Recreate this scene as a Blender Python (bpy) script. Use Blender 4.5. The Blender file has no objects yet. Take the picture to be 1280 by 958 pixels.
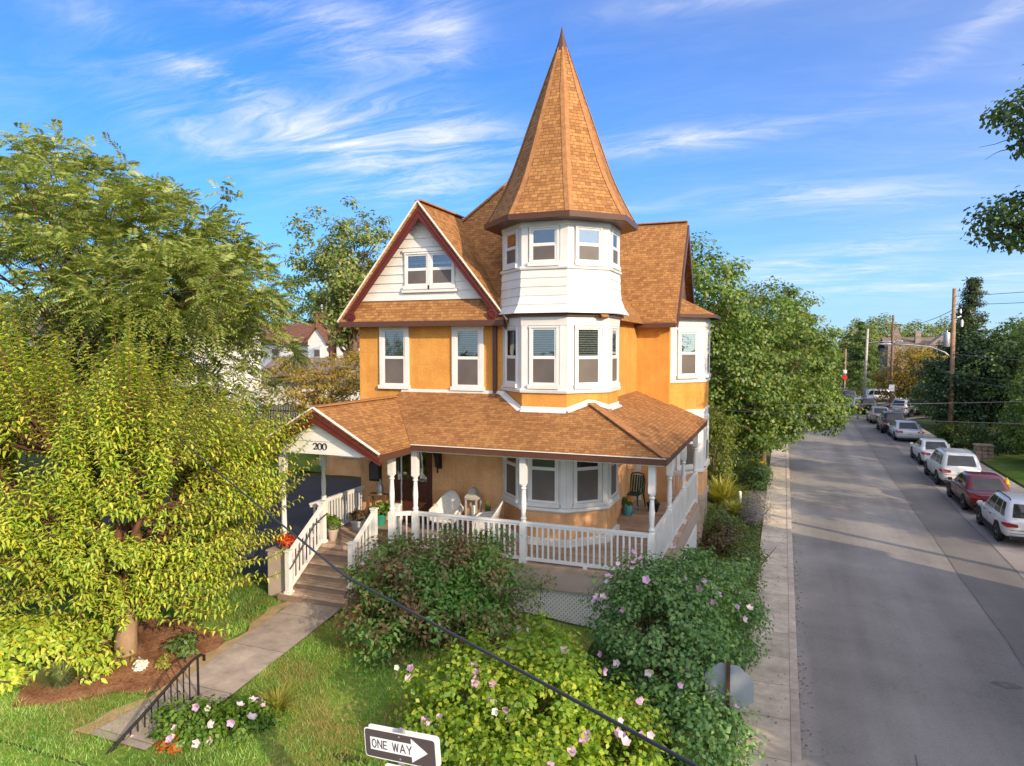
EXPOSURE = 0.96
SUN_W = 2.9
SKY_W = 0.15
SKY_TINT = (.05, .39, .80)
HZ_COL = (2.35, 2.75, 3.3, 1)
CLOUD_COL = (3.4, 3.45, 3.6, 1)
FILL_GLOW = (11.0, 9.6, 7.2)
import bpy, bmesh, math, random
import numpy as np
from mathutils import Vector, Matrix
R = math.radians
PI = math.pi
SC = bpy.context.scene
COL = SC.collection
rnd = random.Random(7)
NP = np.random.default_rng(11)

# ------------------------------------------------------------------ materials
def new_mat(name):
    m = bpy.data.materials.new(name); m.use_nodes = True
    nt = m.node_tree; nt.nodes.clear()
    out = nt.nodes.new('ShaderNodeOutputMaterial')
    return m, nt, out

def nd(nt, t, **kw):
    n = nt.nodes.new(t)
    for k, v in kw.items():
        if k.startswith('i_'):
            n.inputs[k[2:].replace('_', ' ')].default_value = v
        else:
            setattr(n, k, v)
    return n

def rgba(c): return (c[0], c[1], c[2], 1.0)

def simple(name, col, rough=.6, metal=0., var=.12, nscale=6., bump=0., bscale=40., spec=.3, coat=0., stain=0.):
    """Principled with two octaves of tone variation and optional bump."""
    m, nt, out = new_mat(name)
    p = nd(nt, 'ShaderNodeBsdfPrincipled')
    p.inputs['Roughness'].default_value = rough
    p.inputs['Metallic'].default_value = metal
    p.inputs['Specular IOR Level'].default_value = spec
    p.inputs['Coat Weight'].default_value = coat
    tc = nd(nt, 'ShaderNodeTexCoord')
    n1 = nd(nt, 'ShaderNodeTexNoise'); n1.inputs['Scale'].default_value = nscale; n1.inputs['Detail'].default_value = 5
    nt.links.new(tc.outputs['Object'], n1.inputs['Vector'])
    r = nd(nt, 'ShaderNodeMapRange'); r.inputs['To Min'].default_value = 1 - var; r.inputs['To Max'].default_value = 1 + var
    r.inputs['From Min'].default_value = .25; r.inputs['From Max'].default_value = .75
    nt.links.new(n1.outputs['Fac'], r.inputs['Value'])
    mx = nd(nt, 'ShaderNodeVectorMath', operation='SCALE'); mx.inputs[0].default_value = col[:3]
    nt.links.new(r.outputs['Result'], mx.inputs['Scale'])
    src = mx.outputs[0]
    if stain > 0:
        n3 = nd(nt, 'ShaderNodeTexNoise'); n3.inputs['Scale'].default_value = .9; n3.inputs['Detail'].default_value = 8; n3.inputs['Roughness'].default_value = .7
        nt.links.new(tc.outputs['Object'], n3.inputs['Vector'])
        rr = nd(nt, 'ShaderNodeMapRange'); rr.inputs['From Min'].default_value = .5; rr.inputs['From Max'].default_value = .75
        rr.inputs['To Max'].default_value = stain
        nt.links.new(n3.outputs['Fac'], rr.inputs['Value'])
        mm = nd(nt, 'ShaderNodeMix', data_type='RGBA'); mm.inputs[7].default_value = (col[0]*.45, col[1]*.42, col[2]*.38, 1)
        nt.links.new(rr.outputs['Result'], mm.inputs[0]); nt.links.new(src, mm.inputs[6]); src = mm.outputs[2]
    nt.links.new(src, p.inputs['Base Color'])
    if bump > 0:
        n2 = nd(nt, 'ShaderNodeTexNoise'); n2.inputs['Scale'].default_value = bscale; n2.inputs['Detail'].default_value = 6
        nt.links.new(tc.outputs['Object'], n2.inputs['Vector'])
        b = nd(nt, 'ShaderNodeBump'); b.inputs['Strength'].default_value = bump; b.inputs['Distance'].default_value = .02
        nt.links.new(n2.outputs['Fac'], b.inputs['Height']); nt.links.new(b.outputs['Normal'], p.inputs['Normal'])
    nt.links.new(p.outputs[0], out.inputs[0])
    return m

def shingle_mat(name, c1, c2, row=.135, width=.30, mort=(.05, .025, .012), dirt=.16):
    m, nt, out = new_mat(name)
    p = nd(nt, 'ShaderNodeBsdfPrincipled'); p.inputs['Roughness'].default_value = .9; p.inputs['Specular IOR Level'].default_value = .15
    uv = nd(nt, 'ShaderNodeUVMap')
    # wobble so that courses are not ruler straight
    nz = nd(nt, 'ShaderNodeTexNoise'); nz.inputs['Scale'].default_value = 2.3; nz.inputs['Detail'].default_value = 3
    nt.links.new(uv.outputs[0], nz.inputs['Vector'])
    ad = nd(nt, 'ShaderNodeVectorMath', operation='MULTIPLY_ADD'); ad.inputs[1].default_value = (.03, .03, 0)
    nt.links.new(nz.outputs['Color'], ad.inputs[0]); nt.links.new(uv.outputs[0], ad.inputs[2])
    br = nd(nt, 'ShaderNodeTexBrick'); br.offset = .43; br.offset_frequency = 2; br.squash = .72; br.squash_frequency = 3
    br.inputs['Scale'].default_value = 1.; br.inputs['Brick Width'].default_value = width; br.inputs['Row Height'].default_value = row
    br.inputs['Mortar Size'].default_value = .005; br.inputs['Mortar Smooth'].default_value = .3; br.inputs['Bias'].default_value = 0
    br.inputs['Color1'].default_value = rgba(c1); br.inputs['Color2'].default_value = rgba(c2); br.inputs['Mortar'].default_value = rgba(mort)
    nt.links.new(ad.outputs[0], br.inputs['Vector'])
    tc = nd(nt, 'ShaderNodeTexCoord')
    n1 = nd(nt, 'ShaderNodeTexNoise'); n1.inputs['Scale'].default_value = .7; n1.inputs['Detail'].default_value = 7; n1.inputs['Roughness'].default_value = .65
    nt.links.new(tc.outputs['Object'], n1.inputs['Vector'])
    r = nd(nt, 'ShaderNodeMapRange'); r.inputs['From Min'].default_value = .3; r.inputs['From Max'].default_value = .7
    r.inputs['To Min'].default_value = 1-dirt; r.inputs['To Max'].default_value = 1+dirt*.6
    nt.links.new(n1.outputs['Fac'], r.inputs['Value'])
    n2 = nd(nt, 'ShaderNodeTexNoise'); n2.inputs['Scale'].default_value = 90; n2.inputs['Detail'].default_value = 3
    nt.links.new(tc.outputs['Object'], n2.inputs['Vector'])
    r2 = nd(nt, 'ShaderNodeMapRange'); r2.inputs['To Min'].default_value = .75; r2.inputs['To Max'].default_value = 1.25
    nt.links.new(n2.outputs['Fac'], r2.inputs['Value'])
    ml = nd(nt, 'ShaderNodeMath', operation='MULTIPLY'); nt.links.new(r.outputs[0], ml.inputs[0]); nt.links.new(r2.outputs[0], ml.inputs[1])
    sc = nd(nt, 'ShaderNodeVectorMath', operation='SCALE'); nt.links.new(br.outputs['Color'], sc.inputs[0]); nt.links.new(ml.outputs[0], sc.inputs['Scale'])
    nt.links.new(sc.outputs[0], p.inputs['Base Color'])
    # courses step: sawtooth height along v
    sx = nd(nt, 'ShaderNodeSeparateXYZ'); nt.links.new(ad.outputs[0], sx.inputs[0])
    dv = nd(nt, 'ShaderNodeMath', operation='DIVIDE'); dv.inputs[1].default_value = row; nt.links.new(sx.outputs['Y'], dv.inputs[0])
    fr = nd(nt, 'ShaderNodeMath', operation='FRACT'); nt.links.new(dv.outputs[0], fr.inputs[0])
    iv = nd(nt, 'ShaderNodeMath', operation='SUBTRACT'); iv.inputs[0].default_value = 1; nt.links.new(fr.outputs[0], iv.inputs[1])
    s2 = nd(nt, 'ShaderNodeMath', operation='SUBTRACT'); nt.links.new(iv.outputs[0], s2.inputs[0]); nt.links.new(br.outputs['Fac'], s2.inputs[1])
    b = nd(nt, 'ShaderNodeBump'); b.inputs['Strength'].default_value = .7; b.inputs['Distance'].default_value = .02
    nt.links.new(s2.outputs[0], b.inputs['Height']); nt.links.new(b.outputs[0], p.inputs['Normal'])
    nt.links.new(p.outputs[0], out.inputs[0])
    return m

def stucco_mat(name, col):
    m, nt, out = new_mat(name)
    p = nd(nt, 'ShaderNodeBsdfPrincipled'); p.inputs['Roughness'].default_value = .92; p.inputs['Specular IOR Level'].default_value = .12
    tc = nd(nt, 'ShaderNodeTexCoord')
    n1 = nd(nt, 'ShaderNodeTexNoise'); n1.inputs['Scale'].default_value = 1.3; n1.inputs['Detail'].default_value = 8; n1.inputs['Roughness'].default_value = .62
    nt.links.new(tc.outputs['Object'], n1.inputs['Vector'])
    cr = nd(nt, 'ShaderNodeValToRGB')
    e = cr.color_ramp.elements
    e[0].position = .3; e[0].color = (col[0]*.80, col[1]*.76, col[2]*.8, 1)
    e[1].position = .7; e[1].color = (min(1, col[0]*1.06), col[1]*1.09, col[2]*1.25, 1)
    nt.links.new(n1.outputs['Fac'], cr.inputs[0])
    m3 = nd(nt, 'ShaderNodeMapping'); m3.inputs['Scale'].default_value = (2.6, 2.6, .22); nt.links.new(tc.outputs['Object'], m3.inputs[0])
    n3 = nd(nt, 'ShaderNodeTexNoise'); n3.inputs['Scale'].default_value = 1.; n3.inputs['Detail'].default_value = 7; n3.inputs['Roughness'].default_value = .7; nt.links.new(m3.outputs[0], n3.inputs['Vector'])
    n4 = nd(nt, 'ShaderNodeTexNoise'); n4.inputs['Scale'].default_value = 26; n4.inputs['Detail'].default_value = 5; nt.links.new(tc.outputs['Object'], n4.inputs['Vector'])
    sm = nd(nt, 'ShaderNodeMath', operation='MULTIPLY_ADD'); sm.inputs[1].default_value = .6; nt.links.new(n4.outputs['Fac'], sm.inputs[0]); nt.links.new(n3.outputs['Fac'], sm.inputs[2])
    r3 = nd(nt, 'ShaderNodeMapRange'); r3.inputs['From Min'].default_value = .5; r3.inputs['From Max'].default_value = 1.1; r3.inputs['To Min'].default_value = .74; r3.inputs['To Max'].default_value = 1.14; nt.links.new(sm.outputs[0], r3.inputs[0])
    ss = nd(nt, 'ShaderNodeVectorMath', operation='SCALE'); nt.links.new(cr.outputs[0], ss.inputs[0]); nt.links.new(r3.outputs[0], ss.inputs['Scale'])
    mp = nd(nt, 'ShaderNodeMapping'); mp.inputs['Scale'].default_value = (14, 14, 30)
    nt.links.new(tc.outputs['Object'], mp.inputs[0])
    n2 = nd(nt, 'ShaderNodeTexNoise'); n2.inputs['Scale'].default_value = 1.; n2.inputs['Detail'].default_value = 6; n2.inputs['Roughness'].default_value = .7
    nt.links.new(mp.outputs[0], n2.inputs['Vector'])
    b = nd(nt, 'ShaderNodeBump'); b.inputs['Strength'].default_value = .55; b.inputs['Distance'].default_value = .02
    nt.links.new(n2.outputs['Fac'], b.inputs['Height'])
    nt.links.new(ss.outputs[0], p.inputs['Base Color']); nt.links.new(b.outputs[0], p.inputs['Normal'])
    nt.links.new(p.outputs[0], out.inputs[0])
    return m

def leaf_mat(name, cols, trans=.35, patch=None, pscale=.8, rough=.45, sat_noise=.25):
    """cols: leaf colours spread over the leaves at random; patch: colour that takes over in noise patches."""
    m, nt, out = new_mat(name)
    g = nd(nt, 'ShaderNodeNewGeometry')
    cr = nd(nt, 'ShaderNodeValToRGB')
    els = cr.color_ramp.elements
    n = len(cols)
    els[0].position = 0; els[0].color = rgba(cols[0])
    els[1].position = 1; els[1].color = rgba(cols[-1])
    for i in range(1, n-1):
        q = els.new(i/(n-1)); q.color = rgba(cols[i])
    nt.links.new(g.outputs['Random Per Island'], cr.inputs[0])
    src = cr.outputs[0]
    tc = nd(nt, 'ShaderNodeTexCoord')
    if patch:
        n1 = nd(nt, 'ShaderNodeTexNoise'); n1.inputs['Scale'].default_value = pscale; n1.inputs['Detail'].default_value = 3
        nt.links.new(tc.outputs['Object'], n1.inputs['Vector'])
        ad = nd(nt, 'ShaderNodeMath', operation='MULTIPLY_ADD'); ad.inputs[1].default_value = .22
        nt.links.new(g.outputs['Random Per Island'], ad.inputs[0]); nt.links.new(n1.outputs['Fac'], ad.inputs[2])
        r = nd(nt, 'ShaderNodeMapRange'); r.inputs['From Min'].default_value = .56; r.inputs['From Max'].default_value = .72
        nt.links.new(ad.outputs[0], r.inputs['Value'])
        mx = nd(nt, 'ShaderNodeMix', data_type='RGBA'); mx.inputs[7].default_value = rgba(patch)
        nt.links.new(r.outputs[0], mx.inputs[0]); nt.links.new(src, mx.inputs[6]); src = mx.outputs[2]
    n2 = nd(nt, 'ShaderNodeTexNoise'); n2.inputs['Scale'].default_value = .55; n2.inputs['Detail'].default_value = 4
    nt.links.new(tc.outputs['Object'], n2.inputs['Vector'])
    r2 = nd(nt, 'ShaderNodeMapRange'); r2.inputs['From Min'].default_value = .3; r2.inputs['From Max'].default_value = .7
    r2.inputs['To Min'].default_value = 1-sat_noise; r2.inputs['To Max'].default_value = 1+sat_noise
    nt.links.new(n2.outputs['Fac'], r2.inputs['Value'])
    sc = nd(nt, 'ShaderNodeVectorMath', operation='SCALE'); nt.links.new(src, sc.inputs[0]); nt.links.new(r2.outputs[0], sc.inputs['Scale'])
    p = nd(nt, 'ShaderNodeBsdfPrincipled'); p.inputs['Roughness'].default_value = rough; p.inputs['Specular IOR Level'].default_value = .45
    nt.links.new(sc.outputs[0], p.inputs['Base Color'])
    tr = nd(nt, 'ShaderNodeBsdfTranslucent')
    tm = nd(nt, 'ShaderNodeVectorMath', operation='MULTIPLY'); tm.inputs[1].default_value = (1.5, 1.55, .5)
    nt.links.new(sc.outputs[0], tm.inputs[0]); nt.links.new(tm.outputs[0], tr.inputs[0])
    ms = nd(nt, 'ShaderNodeMixShader'); ms.inputs[0].default_value = trans
    nt.links.new(p.outputs[0], ms.inputs[1]); nt.links.new(tr.outputs[0], ms.inputs[2])
    nt.links.new(ms.outputs[0], out.inputs[0])
    return m

def glass_mat(name, tint=(.75, .8, .82), gl=.10):
    m, nt, out = new_mat(name)
    t = nd(nt, 'ShaderNodeBsdfTransparent'); t.inputs[0].default_value = rgba(tint)
    g = nd(nt, 'ShaderNodeBsdfGlossy'); g.inputs['Roughness'].default_value = .02; g.inputs[0].default_value = (.9, .95, 1, 1)
    f = nd(nt, 'ShaderNodeFresnel'); f.inputs['IOR'].default_value = 1.5
    a = nd(nt, 'ShaderNodeMath', operation='ADD'); a.inputs[1].default_value = gl; a.use_clamp = True
    nt.links.new(f.outputs[0], a.inputs[0])
    tc = nd(nt, 'ShaderNodeTexCoord'); nz = nd(nt, 'ShaderNodeTexNoise'); nz.inputs['Scale'].default_value = 1.7
    nt.links.new(tc.outputs['Object'], nz.inputs['Vector'])
    b = nd(nt, 'ShaderNodeBump'); b.inputs['Strength'].default_value = .06; b.inputs['Distance'].default_value = .05
    nt.links.new(nz.outputs['Fac'], b.inputs['Height']); nt.links.new(b.outputs[0], g.inputs['Normal'])
    ms = nd(nt, 'ShaderNodeMixShader')
    nt.links.new(a.outputs[0], ms.inputs[0]); nt.links.new(t.outputs[0], ms.inputs[1]); nt.links.new(g.outputs[0], ms.inputs[2])
    nt.links.new(ms.outputs[0], out.inputs[0])
    return m

def ground_mat(name, stops, scale=1.2, scale2=14., bump=.4, detail=8, rough=.95, bdist=.03):
    """ramp over fractal noise mixed with a finer noise: grass, soil, mulch, asphalt."""
    m, nt, out = new_mat(name)
    p = nd(nt, 'ShaderNodeBsdfPrincipled'); p.inputs['Roughness'].default_value = rough; p.inputs['Specular IOR Level'].default_value = .15
    tc = nd(nt, 'ShaderNodeTexCoord')
    n1 = nd(nt, 'ShaderNodeTexNoise'); n1.inputs['Scale'].default_value = scale; n1.inputs['Detail'].default_value = detail; n1.inputs['Roughness'].default_value = .65
    n2 = nd(nt, 'ShaderNodeTexNoise'); n2.inputs['Scale'].default_value = scale2; n2.inputs['Detail'].default_value = 6; n2.inputs['Roughness'].default_value = .7
    nt.links.new(tc.outputs['Object'], n1.inputs['Vector']); nt.links.new(tc.outputs['Object'], n2.inputs['Vector'])
    mx = nd(nt, 'ShaderNodeMath', operation='MULTIPLY_ADD'); mx.inputs[1].default_value = .5
    hf = nd(nt, 'ShaderNodeMath', operation='MULTIPLY'); hf.inputs[1].default_value = .5
    nt.links.new(n2.outputs['Fac'], hf.inputs[0]); nt.links.new(n1.outputs['Fac'], mx.inputs[0]); nt.links.new(hf.outputs[0], mx.inputs[2])
    cr = nd(nt, 'ShaderNodeValToRGB'); els = cr.color_ramp.elements
    els[0].position = stops[0][0]; els[0].color = rgba(stops[0][1]); els[1].position = stops[-1][0]; els[1].color = rgba(stops[-1][1])
    for s in stops[1:-1]:
        q = els.new(s[0]); q.color = rgba(s[1])
    nt.links.new(mx.outputs[0], cr.inputs[0]); nt.links.new(cr.outputs[0], p.inputs['Base Color'])
    b = nd(nt, 'ShaderNodeBump'); b.inputs['Strength'].default_value = bump; b.inputs['Distance'].default_value = bdist
    nt.links.new(n2.outputs['Fac'], b.inputs['Height']); nt.links.new(b.outputs[0], p.inputs['Normal'])
    nt.links.new(p.outputs[0], out.inputs[0])
    return m

def asphalt_mat(name, base, lo=.8, hi=1.2):
    m, nt, out = new_mat(name)
    p = nd(nt, 'ShaderNodeBsdfPrincipled'); p.inputs['Roughness'].default_value = .85; p.inputs['Specular IOR Level'].default_value = .25
    tc = nd(nt, 'ShaderNodeTexCoord')
    mp = nd(nt, 'ShaderNodeMapping'); mp.inputs['Scale'].default_value = (1.1, .05, 1)
    nt.links.new(tc.outputs['Object'], mp.inputs[0])
    n1 = nd(nt, 'ShaderNodeTexNoise'); n1.inputs['Scale'].default_value = 1.; n1.inputs['Detail'].default_value = 6
    nt.links.new(mp.outputs[0], n1.inputs['Vector'])
    n2 = nd(nt, 'ShaderNodeTexNoise'); n2.inputs['Scale'].default_value = 30; n2.inputs['Detail'].default_value = 5; n2.inputs['Roughness'].default_value = .8
    nt.links.new(tc.outputs['Object'], n2.inputs['Vector'])
    n3 = nd(nt, 'ShaderNodeTexNoise'); n3.inputs['Scale'].default_value = .5; n3.inputs['Detail'].default_value = 7
    nt.links.new(tc.outputs['Object'], n3.inputs['Vector'])
    s = nd(nt, 'ShaderNodeMath', operation='ADD'); nt.links.new(n1.outputs['Fac'], s.inputs[0]); nt.links.new(n3.outputs['Fac'], s.inputs[1])
    s2 = nd(nt, 'ShaderNodeMath', operation='MULTIPLY_ADD'); s2.inputs[1].default_value = 1.3; nt.links.new(n2.outputs['Fac'], s2.inputs[0]); nt.links.new(s.outputs[0], s2.inputs[2])
    r = nd(nt, 'ShaderNodeMapRange'); r.inputs['From Min'].default_value = 1.25; r.inputs['From Max'].default_value = 2.05; r.inputs['To Min'].default_value = lo; r.inputs['To Max'].default_value = hi
    nt.links.new(s2.outputs[0], r.inputs[0])
    sc = nd(nt, 'ShaderNodeVectorMath', operation='SCALE'); sc.inputs[0].default_value = base
    nt.links.new(r.outputs[0], sc.inputs['Scale'])
    # hairline cracks
    vo = nd(nt, 'ShaderNodeTexVoronoi', feature='DISTANCE_TO_EDGE'); vo.inputs['Scale'].default_value = .33
    nw = nd(nt, 'ShaderNodeTexNoise'); nw.inputs['Scale'].default_value = 1.3; nw.inputs['Detail'].default_value = 6
    nt.links.new(tc.outputs['Object'], nw.inputs['Vector'])
    wv = nd(nt, 'ShaderNodeVectorMath', operation='MULTIPLY_ADD'); wv.inputs[1].default_value = (1.6, 1.6, 0)
    nt.links.new(nw.outputs['Color'], wv.inputs[0]); nt.links.new(tc.outputs['Object'], wv.inputs[2]); nt.links.new(wv.outputs[0], vo.inputs['Vector'])
    rc = nd(nt, 'ShaderNodeMapRange'); rc.inputs['From Max'].default_value = .006; rc.inputs['To Min'].default_value = .82; rc.inputs['To Max'].default_value = 1
    nt.links.new(vo.outputs['Distance'], rc.inputs[0])
    sc2 = nd(nt, 'ShaderNodeVectorMath', operation='SCALE'); nt.links.new(sc.outputs[0], sc2.inputs[0]); nt.links.new(rc.outputs[0], sc2.inputs['Scale'])
    nt.links.new(sc2.outputs[0], p.inputs['Base Color'])
    b = nd(nt, 'ShaderNodeBump'); b.inputs['Strength'].default_value = .35; b.inputs['Distance'].default_value = .01
    nt.links.new(n2.outputs['Fac'], b.inputs['Height']); nt.links.new(b.outputs[0], p.inputs['Normal'])
    nt.links.new(p.outputs[0], out.inputs[0])
    return m

def slab_mat(name, base, step, axis='Y', off=0.):
    """concrete with scored joints every `step` metres along one axis."""
    m, nt, out = new_mat(name)
    p = nd(nt, 'ShaderNodeBsdfPrincipled'); p.inputs['Roughness'].default_value = .9; p.inputs['Specular IOR Level'].default_value = .2
    tc = nd(nt, 'ShaderNodeTexCoord')
    sx = nd(nt, 'ShaderNodeSeparateXYZ'); nt.links.new(tc.outputs['Object'], sx.inputs[0])
    d = nd(nt, 'ShaderNodeMath', operation='MULTIPLY_ADD'); d.inputs[1].default_value = 1/step; d.inputs[2].default_value = off
    nt.links.new(sx.outputs[axis], d.inputs[0])
    fr = nd(nt, 'ShaderNodeMath', operation='FRACT'); nt.links.new(d.outputs[0], fr.inputs[0])
    fl = nd(nt, 'ShaderNodeMath', operation='FLOOR'); nt.links.new(d.outputs[0], fl.inputs[0])
    wn = nd(nt, 'ShaderNodeTexWhiteNoise', noise_dimensions='1D'); nt.links.new(fl.outputs[0], wn.inputs['W'])
    rv = nd(nt, 'ShaderNodeMapRange'); rv.inputs['To Min'].default_value = .86; rv.inputs['To Max'].default_value = 1.1; nt.links.new(wn.outputs[0], rv.inputs[0])
    g = nd(nt, 'ShaderNodeMath', operation='GREATER_THAN'); g.inputs[1].default_value = .018/step; nt.links.new(fr.outputs[0], g.inputs[0])
    rg = nd(nt, 'ShaderNodeMapRange'); rg.inputs['To Min'].default_value = .45; nt.links.new(g.outputs[0], rg.inputs[0])
    n1 = nd(nt, 'ShaderNodeTexNoise'); n1.inputs['Scale'].default_value = 2.2; n1.inputs['Detail'].default_value = 9; n1.inputs['Roughness'].default_value = .7
    nt.links.new(tc.outputs['Object'], n1.inputs['Vector'])
    rn = nd(nt, 'ShaderNodeMapRange'); rn.inputs['From Min'].default_value = .3; rn.inputs['From Max'].default_value = .7; rn.inputs['To Min'].default_value = .62; rn.inputs['To Max'].default_value = 1.18
    nt.links.new(n1.outputs['Fac'], rn.inputs[0])
    m1 = nd(nt, 'ShaderNodeMath', operation='MULTIPLY'); nt.links.new(rv.outputs[0], m1.inputs[0]); nt.links.new(rg.outputs[0], m1.inputs[1])
    m2 = nd(nt, 'ShaderNodeMath', operation='MULTIPLY'); nt.links.new(m1.outputs[0], m2.inputs[0]); nt.links.new(rn.outputs[0], m2.inputs[1])
    sc = nd(nt, 'ShaderNodeVectorMath', operation='SCALE'); sc.inputs[0].default_value = base; nt.links.new(m2.outputs[0], sc.inputs['Scale'])
    nt.links.new(sc.outputs[0], p.inputs['Base Color'])
    n2 = nd(nt, 'ShaderNodeTexNoise'); n2.inputs['Scale'].default_value = 60; nt.links.new(tc.outputs['Object'], n2.inputs['Vector'])
    b = nd(nt, 'ShaderNodeBump'); b.inputs['Strength'].default_value = .25; b.inputs['Distance'].default_value = .01
    nt.links.new(n2.outputs['Fac'], b.inputs['Height']); nt.links.new(b.outputs[0], p.inputs['Normal'])
    nt.links.new(p.outputs[0], out.inputs[0])
    return m

M = {}
M['stucco'] = stucco_mat('orange_stucco', (.64, .30, .064))
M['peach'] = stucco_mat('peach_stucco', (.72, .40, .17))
M['shingle'] = shingle_mat('tan_shingles', (.41, .20, .07), (.25, .11, .04), .092, .155, (.15, .07, .03))
M['cap'] = simple('ridge_cap_shingle', (.33, .155, .065), rough=.9, var=.25, nscale=9, bump=.3, bscale=30, spec=.1)
M['white'] = simple('white_paint', (.66, .645, .61), rough=.5, var=.06, nscale=2.5, bump=.06, stain=.28)
M['siding'] = simple('white_siding', (.66, .64, .595), rough=.55, var=.06, nscale=2, bump=.08, stain=.3)
M['maroon'] = simple('maroon_trim', (.10, .019, .014), rough=.5, var=.15, nscale=3)
M['gutter'] = simple('brown_gutter', (.085, .036, .022), rough=.42, var=.12, nscale=2, spec=.4)
M['drip'] = simple('pale_drip_edge', (.72, .66, .58), rough=.4, var=.06)
M['brownside'] = simple('brown_siding', (.28, .13, .075), rough=.7, var=.15)
M['glass'] = glass_mat('window_glass')
M['screen'] = simple('insect_screen', (.115, .097, .085), rough=.5, var=.3, nscale=1.1, spec=.35)
M['dark'] = simple('dark_interior', (.018, .017, .016), rough=.8, var=.1)
M['blind'] = simple('ivory_blind', (.42, .39, .33), rough=.6, var=.05)
M['door'] = simple('dark_stained_wood', (.07, .022, .014), rough=.4, var=.25, nscale=4, spec=.4)
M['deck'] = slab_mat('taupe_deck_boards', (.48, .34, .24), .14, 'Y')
M['fascia'] = simple('taupe_board', (.40, .31, .25), rough=.7, var=.08, nscale=2, stain=.25)
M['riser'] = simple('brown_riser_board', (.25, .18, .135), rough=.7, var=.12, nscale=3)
M['soffit'] = simple('porch_ceiling_paint', (.76, .70, .60), rough=.6, var=.05)
M['stone'] = simple('foundation_stone', (.32, .24, .17), rough=.95, var=.4, nscale=4, bump=.6, bscale=9)
M['black'] = simple('black_iron', (.018, .014, .013), rough=.45, var=.3, nscale=8)
M['darkgrey'] = simple('dark_grey_metal', (.06, .06, .062), rough=.5, var=.2)
M['bronze'] = simple('dark_bronze', (.06, .032, .022), rough=.45, var=.2)
M['wicker'] = simple('white_wicker', (.62, .60, .56), rough=.7, var=.12, nscale=30, bump=.7, bscale=45)
M['greenplastic'] = simple('dark_green_plastic', (.014, .060, .045), rough=.35, var=.08)
M['greywood'] = simple('weathered_grey_wood', (.36, .33, .29), rough=.85, var=.2, nscale=8)
M['terracotta'] = simple('terracotta', (.42, .16, .08), rough=.8, var=.15)
M['bluepot'] = simple('blue_glaze', (.02, .045, .10), rough=.2, var=.15)
M['greenpot'] = simple('green_glaze', (.03, .22, .15), rough=.25, var=.1)
M['greypot'] = simple('grey_pot', (.38, .37, .36), rough=.7, var=.15)
M['teal'] = simple('teal_plastic', (.08, .28, .33), rough=.4, var=.1)
M['brownwood'] = simple('brown_table_wood', (.16, .085, .045), rough=.55, var=.25, nscale=6)
M['asphalt'] = asphalt_mat('worn_asphalt', (.268, .248, .226), .66, 1.32)
M['asphalt2'] = asphalt_mat('darker_asphalt', (.205, .189, .172), .74, 1.22)
M['lane'] = asphalt_mat('parking_lane_asphalt', (.28, .25, .232), .75, 1.2)
M['driveway'] = asphalt_mat('black_driveway_asphalt', (.045, .045, .055), .8, 1.2)
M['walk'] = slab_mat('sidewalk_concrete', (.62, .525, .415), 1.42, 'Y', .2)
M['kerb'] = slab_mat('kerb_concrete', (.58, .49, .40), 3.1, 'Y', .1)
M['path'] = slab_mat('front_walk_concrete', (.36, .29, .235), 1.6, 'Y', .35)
M['seam'] = simple('crack_filler', (.15, .138, .125), rough=.8, var=.3, nscale=5)
M['lawn'] = ground_mat('lawn', [(.36, (.055, .11, .015)), (.48, (.11, .19, .025)), (.56, (.17, .225, .04)), (.64, (.40, .31, .13))], .55, 11, .9)
M['wild'] = ground_mat('rough_ground', [(.36, (.022, .036, .010)), (.5, (.05, .075, .018)), (.64, (.12, .095, .045))], .35, 6, .8)
M['mulch'] = ground_mat('red_mulch', [(.36, (.13, .05, .024)), (.5, (.30, .135, .065)), (.62, (.48, .27, .14))], 2.5, 24, 1., bdist=.05)
M['bark'] = simple('bark', (.16, .105, .07), rough=.95, var=.4, nscale=3, bump=.9, bscale=14)
M['barkwarm'] = simple('warm_bark', (.27, .175, .105), rough=.95, var=.35, nscale=4, bump=.9, bscale=10)
M['twig'] = simple('reddish_twig', (.12, .055, .032), rough=.9, var=.3)
M['pole'] = simple('pole_wood', (.30, .185, .115), rough=.9, var=.25, nscale=3, bump=.4, bscale=20)
M['polegrey'] = simple('grey_pole_wood', (.42, .37, .33), rough=.9, var=.2, nscale=3)
M['galv'] = simple('galvanised_steel', (.42, .42, .43), rough=.4, metal=.6, var=.1)
M['cable'] = simple('cable_rubber', (.035, .033, .034), rough=.4, var=.1, spec=.5)
M['wiregrey'] = simple('grey_wire', (.12, .12, .12), rough=.5, var=.1)
M['signwhite'] = simple('sign_white', (.80, .79, .77), rough=.35, var=.05)
M['signbrown'] = simple('sign_faded_black', (.085, .066, .064), rough=.4, var=.1)
M['signred'] = simple('sign_red', (.55, .03, .03), rough=.35, var=.08)
M['alu'] = simple('sign_back_aluminium', (.30, .33, .36), rough=.5, metal=.25, var=.08)
M['yellow'] = simple('yellow_paint', (.75, .43, .02), rough=.45, var=.1)
M['nwhite'] = simple('neighbour_white_siding', (.74, .72, .68), rough=.6, var=.06)
M['nroof'] = shingle_mat('neighbour_brown_roof', (.21, .10, .07), (.14, .065, .045), .16, .4, (.05, .03, .02))
M['groof'] = shingle_mat('neighbour_grey_roof', (.26, .20, .165), (.18, .14, .12), .16, .4, (.06, .05, .04))
M['brick'] = shingle_mat('red_brick', (.38, .13, .075), (.26, .09, .055), .075, .22, (.36, .30, .25), .15)
M['fstone'] = shingle_mat('grey_stone_blocks', (.34, .27, .23), (.24, .19, .17), .4, .7, (.3, .27, .24), .15)
M['wine'] = None
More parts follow.
